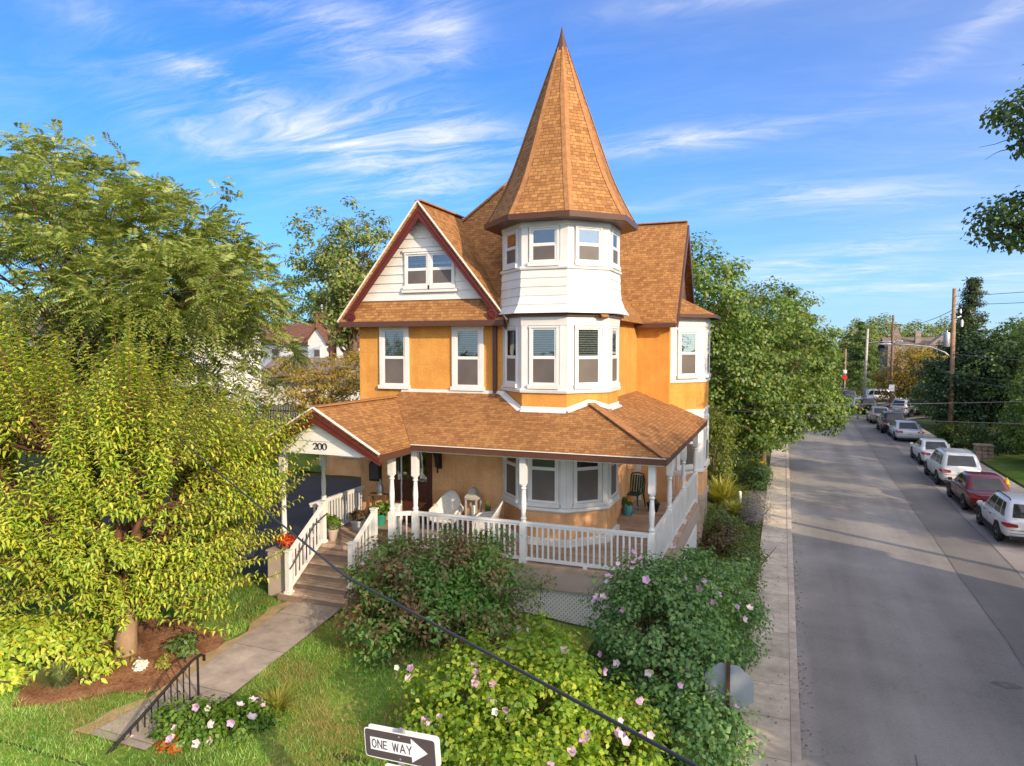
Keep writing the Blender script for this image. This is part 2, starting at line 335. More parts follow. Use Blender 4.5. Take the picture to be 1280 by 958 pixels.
# ------------------------------------------------------------------ mesh helpers
def V3(a): return np.array(a, float)
def nrm(a):
    a = np.asarray(a, float); l = np.linalg.norm(a, axis=-1, keepdims=True); return a/np.maximum(l, 1e-9)

class MB:
    def __init__(s): s.v = []; s.f = []; s.m = []
    def add(s, vs, fs, mi=0):
        o = len(s.v); s.v += [tuple(float(c) for c in p) for p in vs]
        s.f += [tuple(i+o for i in f) for f in fs]; s.m += [mi]*len(fs)
    def box(s, x0, x1, y0, y1, z0, z1, mi=0):
        s.add([(x0,y0,z0),(x1,y0,z0),(x1,y1,z0),(x0,y1,z0),(x0,y0,z1),(x1,y0,z1),(x1,y1,z1),(x0,y1,z1)],
              [(0,3,2,1),(4,5,6,7),(0,1,5,4),(1,2,6,5),(2,3,7,6),(3,0,4,7)], mi)
    def obox(s, c, u, n, hu, hz, hn, mi=0, w=(0,0,1)):
        c, u, n, w = V3(c), V3(u), V3(n), V3(w)
        vs = [c + u*hu*a + n*hn*b + w*hz*d for d in (-1,1) for a, b in ((-1,-1),(1,-1),(1,1),(-1,1))]
        s.add(vs, [(0,3,2,1),(4,5,6,7),(0,1,5,4),(1,2,6,5),(2,3,7,6),(3,0,4,7)], mi)
    def bar(s, a, b, w, h, mi=0, up=(0,0,1)):
        """box from a to b with width w (sideways) and height h"""
        a, b = V3(a), V3(b); d = b-a; L = np.linalg.norm(d); d /= L
        sd = np.cross(d, V3(up)); sd = sd/max(np.linalg.norm(sd), 1e-6); u2 = np.cross(sd, d)
        s.obox((a+b)/2, sd, d, w/2, h/2, L/2, mi, u2)
    def tube(s, path, rad, seg=6, mi=0, caps=True):
        P = [V3(p) for p in path]; n = len(P)
        rs = rad if hasattr(rad, '__len__') else [rad]*n
        o = len(s.v); ref = None
        for i, p in enumerate(P):
            t = P[min(i+1, n-1)] - P[max(i-1, 0)]; t = t/max(np.linalg.norm(t), 1e-9)
            if ref is None:
                ref = np.cross(t, (0,0,1.) if abs(t[2]) < .9 else (1.,0,0)); ref /= np.linalg.norm(ref)
            ref = ref - t*np.dot(ref, t); ref /= max(np.linalg.norm(ref), 1e-9); b = np.cross(t, ref)
            for k in range(seg):
                a = 2*PI*k/seg; s.v.append(tuple(p + (ref*math.cos(a) + b*math.sin(a))*rs[i]))
        for i in range(n-1):
            for k in range(seg):
                k2 = (k+1) % seg
                s.f.append((o+i*seg+k, o+i*seg+k2, o+(i+1)*seg+k2, o+(i+1)*seg+k)); s.m.append(mi)
        if caps:
            s.f.append(tuple(o+k for k in range(seg))[::-1]); s.m.append(mi)
            s.f.append(tuple(o+(n-1)*seg+k for k in range(seg))); s.m.append(mi)
    def lathe(s, c, prof, seg=14, mi=0, axis=None):
        """prof: list of (r, z) about the vertical through c (or about `axis`)"""
        c = V3(c); o = len(s.v)
        if axis is None: ax, e1, e2 = V3((0,0,1)), V3((1,0,0)), V3((0,1,0))
        else:
            ax = nrm(axis); e1 = np.cross(ax, (0,0,1.)); 
            if np.linalg.norm(e1) < .1: e1 = V3((1,0,0))
            e1 = nrm(e1); e2 = np.cross(ax, e1)
        for r, z in prof:
            for k in range(seg):
                a = 2*PI*k/seg; s.v.append(tuple(c + ax*z + (e1*math.cos(a)+e2*math.sin(a))*max(r, 1e-4)))
        for i in range(len(prof)-1):
            for k in range(seg):
                k2 = (k+1) % seg
                s.f.append((o+i*seg+k, o+i*seg+k2, o+(i+1)*seg+k2, o+(i+1)*seg+k)); s.m.append(mi)
        s.f.append(tuple(o+k for k in range(seg))[::-1]); s.m.append(mi)
        s.f.append(tuple(o+(len(prof)-1)*seg+k for k in range(seg))); s.m.append(mi)
    def slab(s, pts, th, mi=0, mi_side=None):
        """flat polygon pts (top), th thick downward"""
        n = len(pts); P = [V3(p) for p in pts]
        vs = P + [p - V3((0,0,th)) for p in P]
        s.add(vs, [tuple(range(n))], mi); o = len(s.v)-2*n
        ms = mi if mi_side is None else mi_side
        s.f.append(tuple(o+n+i for i in range(n))[::-1]); s.m.append(ms)
        for i in range(n):
            j = (i+1) % n; s.f.append((o+i, o+n+i, o+n+j, o+j)); s.m.append(ms)
    def ext(s, pts, d, mi=0):
        """polygon extruded by vector d"""
        n = len(pts); P = [V3(p) for p in pts]; d = V3(d); o = len(s.v)
        s.v += [tuple(p) for p in P] + [tuple(p+d) for p in P]
        s.f += [tuple(o+i for i in range(n)), tuple(o+n+i for i in range(n))[::-1]]; s.m += [mi, mi]
        for i in range(n):
            j = (i+1) % n; s.f.append((o+i, o+j, o+n+j, o+n+i)); s.m.append(mi)
    def loft(s, rings, mi=0, closed=True, caps=True):
        o = len(s.v); n = len(rings[0])
        for r in rings: s.v += [tuple(float(c) for c in p) for p in r]
        for i in range(len(rings)-1):
            for k in range(n if closed else n-1):
                k2 = (k+1) % n
                s.f.append((o+i*n+k, o+i*n+k2, o+(i+1)*n+k2, o+(i+1)*n+k)); s.m.append(mi)
        if caps and closed:
            s.f.append(tuple(o+k for k in range(n))[::-1]); s.m.append(mi)
            e = o+(len(rings)-1)*n; s.f.append(tuple(e+k for k in range(n))); s.m.append(mi)
    def build(s, name, mats, parent=None, smooth=False, recalc=True, bevel=0, subsurf=0, sharp=None):
        if not isinstance(mats, (list, tuple)): mats = [mats]
        me = bpy.data.meshes.new(name)
        off = origin_of(parent)
        me.from_pydata([(a-off[0], b-off[1], c-off[2]) for a, b, c in s.v], [], s.f)
        for m in mats: me.materials.append(m)
        me.polygons.foreach_set('material_index', s.m)
        if recalc:
            bm = bmesh.new(); bm.from_mesh(me); bmesh.ops.recalc_face_normals(bm, faces=bm.faces); bm.to_mesh(me); bm.free()
        uvl = me.uv_layers.new(name='UVMap'); data = np.zeros(len(me.loops)*2)
        for p in me.polygons:
            n = p.normal
            if abs(n.z) > .98: h, t = Vector((1,0,0)), Vector((0,1,0))
            else:
                h = Vector((-n.y, n.x, 0)).normalized(); t = n.cross(h)
                if t.z < 0: t = -t
            for li in p.loop_indices:
                co = me.vertices[me.loops[li].vertex_index].co + Vector(off)
                data[2*li] = co.dot(h); data[2*li+1] = co.dot(t)
        uvl.data.foreach_set('uv', data)
        if smooth: me.polygons.foreach_set('use_smooth', [True]*len(me.polygons))
        o = link(name, me, parent)
        if bevel:
            b = o.modifiers.new('bevel', 'BEVEL'); b.width = bevel; b.segments = 2; b.limit_method = 'ANGLE'; b.angle_limit = R(35)
        if subsurf:
            b = o.modifiers.new('subdiv', 'SUBSURF'); b.levels = subsurf; b.render_levels = subsurf
        if smooth and sharp is not None:
            try: me.set_sharp_from_angle(angle=R(sharp))
            except Exception: pass
        return o

ORIG = {}
def origin_of(parent):
    while parent is not None:
        if parent.name in ORIG: return ORIG[parent.name]
        parent = parent.parent
    return (0., 0., 0.)

def link(name, data, parent=None):
    o = bpy.data.objects.new(name, data); COL.objects.link(o)
    if parent is not None: o.parent = parent
    return o

def tag(o, label=None, cat=None, group=None, kind=None):
    if label: o['label'] = label
    if cat: o['category'] = cat
    if group: o['group'] = group
    if kind: o['kind'] = kind
    return o

def thing(name, label, cat, loc=(0,0,0), group=None, rz=0., local=False):
    """Empty at the base of a thing. Parts are given in scene coordinates unless local=True."""
    o = bpy.data.objects.new(name, None); COL.objects.link(o); o.empty_display_size = .2
    o.location = loc; o.rotation_euler = (0, 0, rz)
    ORIG[o.name] = (0., 0., 0.) if local else tuple(loc)
    return tag(o, label, cat, group)

def solo(mb, name, mats, label, cat, loc=None, group=None, **kw):
    """A thing made of one mesh, with its origin at loc."""
    if loc is None:
        o = mb.build(name, mats, None, **kw)
    else:
        mb.v = [(a-loc[0], b-loc[1], c-loc[2]) for a, b, c in mb.v]
        o = mb.build(name, mats, None, **kw); o.location = loc
    return tag(o, label, cat, group)

def copy_tree(o, parent=None):
    c = o.copy(); COL.objects.link(c)
    if parent is not None: c.parent = parent
    for ch in list(o.children): copy_tree(ch, c)
    return c

# ------------------------------------------------------------------ foliage
def np_mesh(name, verts, faces, mat, parent=None, smooth=False, mats=None, mi=None):
    """verts (n,3), faces (m,k) of one polygon size"""
    me = bpy.data.meshes.new(name)
    off = V3(origin_of(parent)); verts = np.asarray(verts, np.float32) - off.astype(np.float32)
    m, k = faces.shape
    me.vertices.add(len(verts)); me.vertices.foreach_set('co', verts.ravel())
    me.loops.add(m*k); me.loops.foreach_set('vertex_index', faces.astype(np.int32).ravel())
    me.polygons.add(m); me.polygons.foreach_set('loop_start', np.arange(0, m*k, k, dtype=np.int32))
    me.polygons.foreach_set('loop_total', np.full(m, k, np.int32))
    for q in (mats or [mat]): me.materials.append(q)
    if mi is not None: me.polygons.foreach_set('material_index', mi.astype(np.int32))
    me.update(calc_edges=True); me.validate()
    return link(name, me, parent)

def leaf_geo(P, A, N, L, W, fold=.25, droop=.12, full=True):
    """leaf blades: base P, length axis A, face normal N. Returns verts, quad faces."""
    A = nrm(A); N = nrm(N - A*np.sum(N*A, axis=1, keepdims=True)); S = np.cross(A, N)
    L = np.asarray(L)[:, None]; W = np.asarray(W)[:, None]; n = len(P)
    if full:
        b = P; l1 = P + A*L*.30 + S*W*.5 + N*W*fold; r1 = P + A*L*.30 - S*W*.5 + N*W*fold
        l2 = P + A*L*.68 + S*W*.36 + N*(W*fold*.6 - L*droop*.45); r2 = P + A*L*.68 - S*W*.36 + N*(W*fold*.6 - L*droop*.45)
        t = P + A*L - N*L*droop
        vs = np.stack([b, l1, l2, t, r2, r1], 1).reshape(-1, 3)
        i = np.arange(n)[:, None]*6
        f = np.concatenate([i + np.array([[0,1,2,3]]), i + np.array([[0,3,4,5]])], 0)
    else:
        b = P; l = P + A*L*.45 + S*W*.5 + N*W*fold*.5; r = P + A*L*.45 - S*W*.5 + N*W*fold*.5; t = P + A*L - N*L*droop
        vs = np.stack([b, r, t, l], 1).reshape(-1, 3)
        i = np.arange(n)[:, None]*4
        f = i + np.array([[0,1,2,3]])
    return vs, f

def lumpy(rng, k=7, amp=.22):
    K = nrm(rng.normal(size=(k, 3)))*rng.uniform(1.5, 4.5, (k, 1)); ph = rng.uniform(0, 6.28, k); a = rng.uniform(.3, 1, k); a *= amp/a.sum()*1.6
    return lambda d: 1 + (np.cos(d @ K.T + ph)*a).sum(1)

def shell_points(rng, center, radii, n, shell=.55, low=-1., amp=.22, stray=.14):
    d = nrm(rng.normal(size=(n*3, 3))); d = d[d[:, 2] > low][:n]
    f = lumpy(rng, amp=amp)(d)
    r = (shell + (1-shell)*rng.random(len(d))**.6)*f
    st = rng.random(len(d)) < stray; r = np.where(st, r*rng.uniform(1.04, 1.26, len(d)), r)
    return np.asarray(center) + d*np.asarray(radii)*r[:, None], d

def clump_leaves(rng, C, D, per, cr, L, W, flat=.6, droop=.3, full=False, fold=.25, upb=.7):
    n = len(C)*per
    c = np.repeat(C, per, 0); d = np.repeat(D, per, 0)
    o = nrm(rng.normal(size=(n, 3)))*(rng.random((n, 1))**.45)
    crs = np.repeat(cr*rng.uniform(.6, 1.35, len(C)), per)[:, None]
    off = o*crs; off[:, 2] *= flat
    P = c + off
    N = nrm(o*.7 + d*.45 + V3((0,0,upb)) + rng.normal(size=(n, 3))*.45)
    A = nrm(np.cross(N, rng.normal(size=(n, 3))) + o*.5 + V3((0,0,-droop)))
    s = rng.uniform(.65, 1.25, n)
    return leaf_geo(P, A, N, L*s, W*s, full=full, fold=fold)

def limb(mb, a, b, r0, r1, rng, sag=.0, seg=5, n=5, wob=.06):
    a, b = V3(a), V3(b); L = np.linalg.norm(b-a); P = []
    for i in range(n+1):
        t = i/n
        p = a + (b-a)*t + V3((0,0,1))*(math.sin(PI*t)*(-sag)*L)
        if 0 < i < n: p = p + rng.normal(size=3)*wob*L*.5
        P.append(p)
    mb.tube(P, [r0 + (r1-r0)*(i/n) for i in range(n+1)], seg)
    return P

def make_tree(name, label, cat, base, lobes, leafm, L, W, nclump, per, cr, trunk_r=.2, fork=.35, group=None, barkm=None,
              seed=1, flat=.6, full=False, droop=.3, shell=.5, low=-.9, amp=.22, nlimb=26, lean=(0,0), trunks=1, upb=.7):
    """lobes: list of (center, radii, share)"""
    rng = np.random.default_rng(seed)
    root = thing(name, label, cat, base, group)
    Cs, Ds = [], []
    tot = sum(l[2] for l in lobes)
    for c, r, sh in lobes:
        C, D = shell_points(rng, c, r, max(3, int(nclump*sh/tot)), shell, low, amp)
        Cs.append(C); Ds.append(D)
    C = np.concatenate(Cs); D = np.concatenate(Ds)
    k = C[:, 2] > base[2] + .15; C, D = C[k], D[k]
    vs, fs = clump_leaves(rng, C, D, per, cr, L, W, flat, droop, full, upb=upb)
    tb = MB(); lb = MB()
    c0 = V3(lobes[0][0]); h = c0[2] + lobes[0][1][2]*.35 - base[2]
    top = V3((base[0] + (c0[0]-base[0])*.7, base[1] + (c0[1]-base[1])*.7, base[2]+h))
    bp = V3(base) - V3((0, 0, .15))
    for t in range(trunks):
        off = V3((rng.normal()*.25, rng.normal()*.25, 0)) if trunks > 1 else V3((0,0,0))
        P = [bp + off*.4, V3(base) + off*.5 + V3((0,0,.12*h)), bp + (top-bp)*.4 + off*1.5 + V3((rng.normal()*.03*h, rng.normal()*.03*h, 0)), bp + (top-bp)*.7 + off*2.5, top + off*3.5]
        tb.tube(P, [trunk_r*1.35, trunk_r, trunk_r*.82, trunk_r*.55, trunk_r*.2], 9)
    idx = rng.permutation(len(C))[:nlimb]
    for i in idx:
        tt = rng.uniform(fork, .95); a = bp + (top-bp)*tt
        limb(lb, a, C[i], trunk_r*(.5-.3*tt), trunk_r*.06, rng, sag=.05)
    tb.build('trunk', barkm or M['bark'], root, smooth=True)
    lb.build('branches', barkm or M['bark'], root, smooth=True, recalc=False)
    np_mesh('crown', vs, fs, leafm, root)
    return root
# ------------------------------------------------------------------ camera, sun, sky
cam_d = bpy.data.cameras.new('camera'); cam = bpy.data.objects.new('camera', cam_d); COL.objects.link(cam)
cam_d.sensor_width = 36; cam_d.lens = 24.75; cam_d.clip_start = .1; cam_d.clip_end = 3000
cam.location = (0, 0, 0); cam.rotation_euler = (R(87.0), 0, R(21.1))
SC.camera = cam
SC.view_settings.view_transform = 'Standard'; SC.view_settings.look = 'None'
SC.view_settings.exposure = EXPOSURE; SC.view_settings.gamma = 1
SC.cycles.max_bounces = 6; SC.cycles.transparent_max_bounces = 12; SC.cycles.diffuse_bounces = 4
SC.cycles.use_denoising = True

SUN_EL, SUN_AZ = 21.5, 122.3       # azimuth clockwise from +Y
to_sun = Vector((math.sin(R(SUN_AZ))*math.cos(R(SUN_EL)), math.cos(R(SUN_AZ))*math.cos(R(SUN_EL)), math.sin(R(SUN_EL))))
sd = bpy.data.lights.new('sun', 'SUN'); sd.energy = SUN_W; sd.angle = R(.5); sd.color = (1., .80, .56)
so = bpy.data.objects.new('sun', sd); COL.objects.link(so); so.rotation_euler = to_sun.to_track_quat('Z', 'Y').to_euler()

w = bpy.data.worlds.new('World'); SC.world = w; w.use_nodes = True
nt = w.node_tree; nt.nodes.clear()
wo = nd(nt, 'ShaderNodeOutputWorld'); bg = nd(nt, 'ShaderNodeBackground'); bg.inputs[1].default_value = SKY_W
sk = nd(nt, 'ShaderNodeTexSky', sky_type='NISHITA'); sk.sun_disc = False; sk.sun_elevation = R(SUN_EL); sk.sun_rotation = R(SUN_AZ)
sk.air_density = 1.0; sk.dust_density = .4; sk.ozone_density = 2.6; sk.altitude = 100
tc = nd(nt, 'ShaderNodeTexCoord'); sep = nd(nt, 'ShaderNodeSeparateXYZ'); nt.links.new(tc.outputs['Generated'], sep.inputs[0])
def mth(op, a, b=None, c=None, clamp=False):
    n = nd(nt, 'ShaderNodeMath', operation=op); n.use_clamp = clamp
    for i, q in enumerate((a, b, c)):
        if q is None: continue
        if isinstance(q, (int, float)): n.inputs[i].default_value = q
        else: nt.links.new(q, n.inputs[i])
    return n.outputs[0]
X, Y, Z = sep.outputs
az = mth('MULTIPLY', mth('ARCTAN2', X, Y), 180/PI); el = mth('MULTIPLY', mth('ARCSINE', Z), 180/PI)
# high thin cirrus: wind-drawn fibres on a flat layer far above, gathered into streaks
zz = mth('MAXIMUM', mth('ADD', Z, .12), .02)
cx = nd(nt, 'ShaderNodeCombineXYZ'); nt.links.new(mth('DIVIDE', X, zz), cx.inputs[0]); nt.links.new(mth('DIVIDE', Y, zz), cx.inputs[1])
mp = nd(nt, 'ShaderNodeMapping'); mp.inputs['Rotation'].default_value = (0, 0, R(-24)); mp.inputs['Scale'].default_value = (.85, 2.5, 1)
nt.links.new(cx.outputs[0], mp.inputs[0])
wn = nd(nt, 'ShaderNodeTexNoise'); wn.inputs['Scale'].default_value = 1.1; wn.inputs['Detail'].default_value = 3; nt.links.new(mp.outputs[0], wn.inputs['Vector'])
wa = nd(nt, 'ShaderNodeVectorMath', operation='MULTIPLY_ADD'); wa.inputs[1].default_value = (1.0, 1.3, 0)
nt.links.new(wn.outputs['Color'], wa.inputs[0]); nt.links.new(mp.outputs[0], wa.inputs[2])
n1 = nd(nt, 'ShaderNodeTexNoise'); n1.inputs['Scale'].default_value = 1.6; n1.inputs['Detail'].default_value = 13; n1.inputs['Roughness'].default_value = .70
nt.links.new(wa.outputs[0], n1.inputs['Vector'])
fib = nd(nt, 'ShaderNodeMapRange', interpolation_type='SMOOTHSTEP'); fib.inputs['From Min'].default_value = .36; fib.inputs['From Max'].default_value = .74
nt.links.new(n1.outputs['Fac'], fib.inputs[0])
# (azimuth, elevation, half length deg, half height deg, slope deg, strength)
BANKS = [(-36, 23.2, 8.5, 2.3, -8, 1.0), (-43, 19.2, 4.6, .75, -14, 1.15), (-37, 16.4, 9.5, 2.0, -14, .85), (-33, 15.2, 9, 2.0, 0, .9),
         (-26.6, 23.4, 2.4, 2.6, 20, .85), (-27, 17.2, 6.5, 1.5, -10, .95), (-30, 12.3, 6.5, 1.0, 4, .95), (-7, 15.6, 7.5, .9, 3, 1.1),
         (-46, 15.5, 6, 1.2, -25, .55), (2.5, 10.8, 7.5, 1.1, -2, .75), (2, 5.4, 7, 1.5, 4, .85), (13, 20.8, 7, .9, 26, .6), (13, 4.4, 6, .9, 3, .75),
         (-16, 10.5, 7, .7, 0, .5), (-3, 25, 9, .8, 2, .7), (7, 7.4, 8, .7, 8, .5), (-52, 22, 7, 1.5, -20, .4),
         (30, 16, 14, 3, 5, .8), (-75, 18, 15, 3, -6, .7), (60, 24, 18, 4, 4, .7), (100, 15, 22, 3, 0, .7), (150, 22, 25, 5, 0, .7), (-120, 20, 25, 4, 0, .7)]
tot = None
for a0, e0, la, lh, sl, st in BANKS:
    da = mth('SUBTRACT', az, a0); de = mth('SUBTRACT', el, e0)
    c, s = math.cos(R(sl)), math.sin(R(sl))
    p = mth('MULTIPLY_ADD', de, s, mth('MULTIPLY', da, c)); q = mth('MULTIPLY_ADD', da, -s, mth('MULTIPLY', de, c))
    p2 = mth('POWER', mth('ABSOLUTE', mth('DIVIDE', p, la)), 2.); q2 = mth('POWER', mth('ABSOLUTE', mth('DIVIDE', q, lh)), 2.)
    g = mth('MULTIPLY', mth('EXPONENT', mth('MULTIPLY', mth('ADD', p2, q2), -1.)), st)
    tot = g if tot is None else mth('ADD', tot, g)
dens = mth('MULTIPLY', mth('ADD', mth('MULTIPLY', tot, .92), .07), fib.outputs[0], clamp=True)
dens = mth('MULTIPLY', dens, mth('GREATER_THAN', Z, 0.0))
# a pale band of air low down
hz = mth('MULTIPLY', mth('EXPONENT', mth('MULTIPLY', mth('MAXIMUM', el, 0), -.115)), .62)
tint = nd(nt, 'ShaderNodeVectorMath', operation='MULTIPLY'); tint.inputs[1].default_value = SKY_TINT; nt.links.new(sk.outputs[0], tint.inputs[0])
m1 = nd(nt, 'ShaderNodeMix', data_type='RGBA'); m1.inputs[7].default_value = HZ_COL; nt.links.new(hz, m1.inputs[0]); nt.links.new(tint.outputs[0], m1.inputs[6])
m2 = nd(nt, 'ShaderNodeMix', data_type='RGBA'); m2.inputs[7].default_value = CLOUD_COL; nt.links.new(mth('MULTIPLY', dens, .92), m2.inputs[0]); nt.links.new(m1.outputs[2], m2.inputs[6])
# warm fill glow added to the sky round the sun, behind the camera
dt = nd(nt, 'ShaderNodeVectorMath', operation='DOT_PRODUCT'); dt.inputs[1].default_value = to_sun; nt.links.new(tc.outputs['Generated'], dt.inputs[0])
gl = mth('MULTIPLY', mth('EXPONENT', mth('MULTIPLY', mth('SUBTRACT', dt.outputs['Value'], 1.), 2.5)), mth('GREATER_THAN', Z, -.02))
gs = nd(nt, 'ShaderNodeVectorMath', operation='SCALE'); gs.inputs[0].default_value = FILL_GLOW; nt.links.new(gl, gs.inputs['Scale'])
ga = nd(nt, 'ShaderNodeVectorMath', operation='ADD'); nt.links.new(m2.outputs[2], ga.inputs[0]); nt.links.new(gs.outputs[0], ga.inputs[1])
nt.links.new(ga.outputs[0], bg.inputs[0]); nt.links.new(bg.outputs[0], wo.inputs[0])

# ------------------------------------------------------------------ terrain
def lerp(a, b, t): return a + (b-a)*max(0., min(1., t))
def sst(t): t = max(0., min(1., t)); return t*t*(3-2*t)
ROAD = -7.15
def DROP(y): return .013*max(0, min(y, 260)-75)
def H(x, y):
    if x <= -9: z = -5.86 - .012*max(0, min(20, -9-x))
    elif x <= -4: z = lerp(-5.86, -6.08, (x+9)/5)
    elif x <= -2.3: z = lerp(-6.08, -6.72, sst((x+4)/1.7))
    elif x <= -.65: z = lerp(-6.72, -7.04, (x+2.3)/1.65)
    elif x <= 9.8: z = -7.34
    elif x <= 11.3: z = -7.06
    elif x <= 24: z = lerp(-7.02, -6.0, (x-11.3)/8)
    else: z = -6.0
    if x < -2.3 and y > 26: z = lerp(z, -6.9, (y-26)/12) if x > -8 else z
    if y < 6.9 and x < -.65:
        t = sst((6.9-y)/1.7); z = lerp(z, -7.34, t)
    elif y < 5.3 and not (-.65 < x <= 9.8): z = -7.34
    return z - DROP(y)
def axis(lo, hi, segs):
    out = []
    for a, b, st in segs:
        n = max(1, int(round((b-a)/st))); out += [a + (b-a)*i/n for i in range(n)]
    return out + [segs[-1][1]]
def sheet(name, xs, ys, zf, mat, kind='structure', smooth=True):
    nx, ny = len(xs), len(ys)
    vs = np.array([(x, y, zf(x, y)) for y in ys for x in xs], float)
    f = np.array([(j*nx+i, j*nx+i+1, (j+1)*nx+i+1, (j+1)*nx+i) for j in range(ny-1) for i in range(nx-1)])
    o = np_mesh(name, vs, f, mat); o['kind'] = kind
    o.data.polygons.foreach_set('use_smooth', [smooth]*len(o.data.polygons))
    return o
xs = axis(0, 0, [(-900, -120, 60), (-120, -30, 10), (-30, -14, 1.), (-14, -4, .4), (-4, -.7, .22), (-.7, -.6, .1), (-.6, 9.75, 3.4), (9.75, 9.85, .1), (9.85, 11.25, .7), (11.25, 11.35, .1), (11.35, 25, 1.2), (25, 125, 20), (125, 900, 60)])
ys = axis(0, 0, [(-500, -60, 40), (-60, 5.2, 5), (5.2, 16, .4), (16, 40, 1.2), (40, 75, 7), (75, 140, 6.5), (140, 1400, 60)])
rngT = np.random.default_rng(3)
def Hn(x, y): return H(x, y) + (.02*math.sin(x*2.1+y*1.3) + .015*math.sin(x*3.7-y*2.9) if x < -2.4 and y > 8.4 else 0)
sheet('ground', xs, ys, Hn, M['wild'])
# lawns
sheet('front_lawn', axis(0, 0, [(-15.5, -3.6, .3)]), axis(0, 0, [(5.4, 14.5, .3)]), lambda x, y: Hn(x, y)+.02, M['lawn'])
sheet('back_lawn', axis(0, 0, [(-46, -12, 2)]), axis(0, 0, [(27.5, 44, 2)]), lambda x, y: Hn(x, y)+.05, M['lawn'])
sheet('verge_lawn', axis(0, 0, [(11.35, 19, .8)]), axis(0, 0, [(22, 58, 1.5)]), lambda x, y: H(x, y)+.03, M['lawn'])
sheet('driveway', axis(0, 0, [(-24, -11.25, 1.)]), axis(0, 0, [(14.2, 26.6, 1.)]), lambda x, y: H(x, y)+.035, M['driveway'])
# mulch bed under the cherry tree: ragged edge
mb = MB(); ring = []
for k in range(40):
    a = 2*PI*k/40; q = 1 + .13*math.sin(3*a+1) + .07*math.sin(7*a) + .05*math.sin(11*a+2)
    ring.append((-11.3 + 1.75*q*math.cos(a), 9.55 + 1.75*q*math.sin(a)))
cv = [(-11.3, 9.55, Hn(-11.3, 9.55)+.09)]
rr = [.35, .7, .9, 1.0]
for t in rr: cv += [(-11.3+(x+11.3)*t, 9.55+(y-9.55)*t, Hn(-11.3+(x+11.3)*t, 9.55+(y-9.55)*t) + (.085-.05*t)) for x, y in ring]
fs = [(0, 1+k, 1+(k+1) % 40) for k in range(40)]
for i in range(3): fs += [(1+i*40+k, 1+(i+1)*40+k, 1+(i+1)*40+(k+1) % 40, 1+i*40+(k+1) % 40) for k in range(40)]
mb.add(cv, fs); o = mb.build('mulch_bed', M['mulch'], smooth=True); o['kind'] = 'structure'

# street: asphalt with a darker strip, kerbs and pavements
YR = axis(0, 0, [(-60, 140, 5)])
def road(name, x0, x1, z, mat, y0=-60, y1=140): 
    o = sheet(name, [x0, (x0+x1)/2, x1], axis(0, 0, [(y0, y1, 10)]), lambda x, y: z - DROP(y), mat, smooth=False); return o
road('road', .40, 9.62, ROAD, M['asphalt'])
def wob(x, y, a=.05): return x + a*math.sin(y*.7) + a*.6*math.sin(y*1.9+1)
mb = MB()
ysd = axis(0, 0, [(8, 100, 1.)])
mb.add([(wob(5.1 + .019*(y-17), y, .02) if s == 0 else wob(7.0 + .017*(y-26), y, .025), y, ROAD+.004 - DROP(y)) for y in ysd for s in (0, 1)],
       [(2*i, 2*i+1, 2*i+3, 2*i+2) for i in range(len(ysd)-1)])
o = mb.build('road_patch', M['asphalt2'], recalc=False); o['kind'] = 'structure'
mb = MB()
mb.add([(wob(7.05 + .017*(y-26), y, .025) if s == 0 else 9.58, y, ROAD+.004 - DROP(y)) for y in ysd for s in (0, 1)],
       [(2*i, 2*i+1, 2*i+3, 2*i+2) for i in range(len(ysd)-1)])
o = mb.build('parking_lane', M['lane'], recalc=False); o['kind'] = 'structure'
mb = MB()
for base, sl, y00, wd in ((5.1, .019, 17, .035), (7.02, .017, 26, .04)):
    mb.add([(wob(base + sl*(y-y00), y, .022) + s*wd*(1+.5*math.sin(y*3.1)), y, ROAD+.008 - DROP(y)) for y in ysd for s in (-.5, .5)],
           [(2*i, 2*i+1, 2*i+3, 2*i+2) for i in range(len(ysd)-1)])
# an old crack in the near lane and a stain-dark patch
pts = [(2.25, 12.0), (2.3, 12.6), (2.24, 13.2), (2.28, 13.7)]
for (a, b) in zip(pts[:-1], pts[1:]):
    mb.add([(a[0]-.012, a[1], ROAD+.006), (a[0]+.012, a[1], ROAD+.006), (b[0]+.012, b[1], ROAD+.006), (b[0]-.012, b[1], ROAD+.006)], [(0,1,2,3)])
o = mb.build('road_cracks', M['seam'], recalc=False); o['kind'] = 'structure'
mb = MB(); n = 18
ring = [(4.55 + .26*math.cos(2*PI*k/n)*(1+.3*math.sin(5*k)), 17.3 + .16*math.sin(2*PI*k/n)*(1+.3*math.sin(3*k)), ROAD+.008) for k in range(n)]
mb.add(ring, [tuple(range(n))]); o = mb.build('road_stain', M['seam'], recalc=False); o['kind'] = 'structure'

def pave(name, x0, x1, ztop, mat, y0, y1):
    m_ = MB()
    yy = axis(0, 0, [(y0, y1, 8)])
    for a, b in zip(yy[:-1], yy[1:]):
        d = lambda y: -DROP(y)
        m_.add([(x0, a, ztop+d(a)), (x1, a, ztop+d(a)), (x1, b, ztop+d(b)), (x0, b, ztop+d(b)), (x0, a, -7.5), (x1, a, -7.5), (x1, b, -7.5), (x0, b, -7.5)],
               [(0,1,2,3), (0,3,7,4), (1,5,6,2)] + ([(0,4,5,1)] if a == y0 else []) + ([(3,2,6,7)] if b == y1 else []))
    q = m_.build(name, mat, recalc=False); q['kind'] = 'structure'; return q
pave('sidewalk', -.655, .248, -7.035, M['walk'], 4.6, 140)
pave('kerb', .25, .41, -7.02, M['kerb'], 4.6, 140)
pave('far_kerb', 9.6, 9.76, -7.02, M['kerb'], 4.6, 140)
pave('far_sidewalk', 9.762, 11.2, -7.03, M['walk'], 4.6, 140)
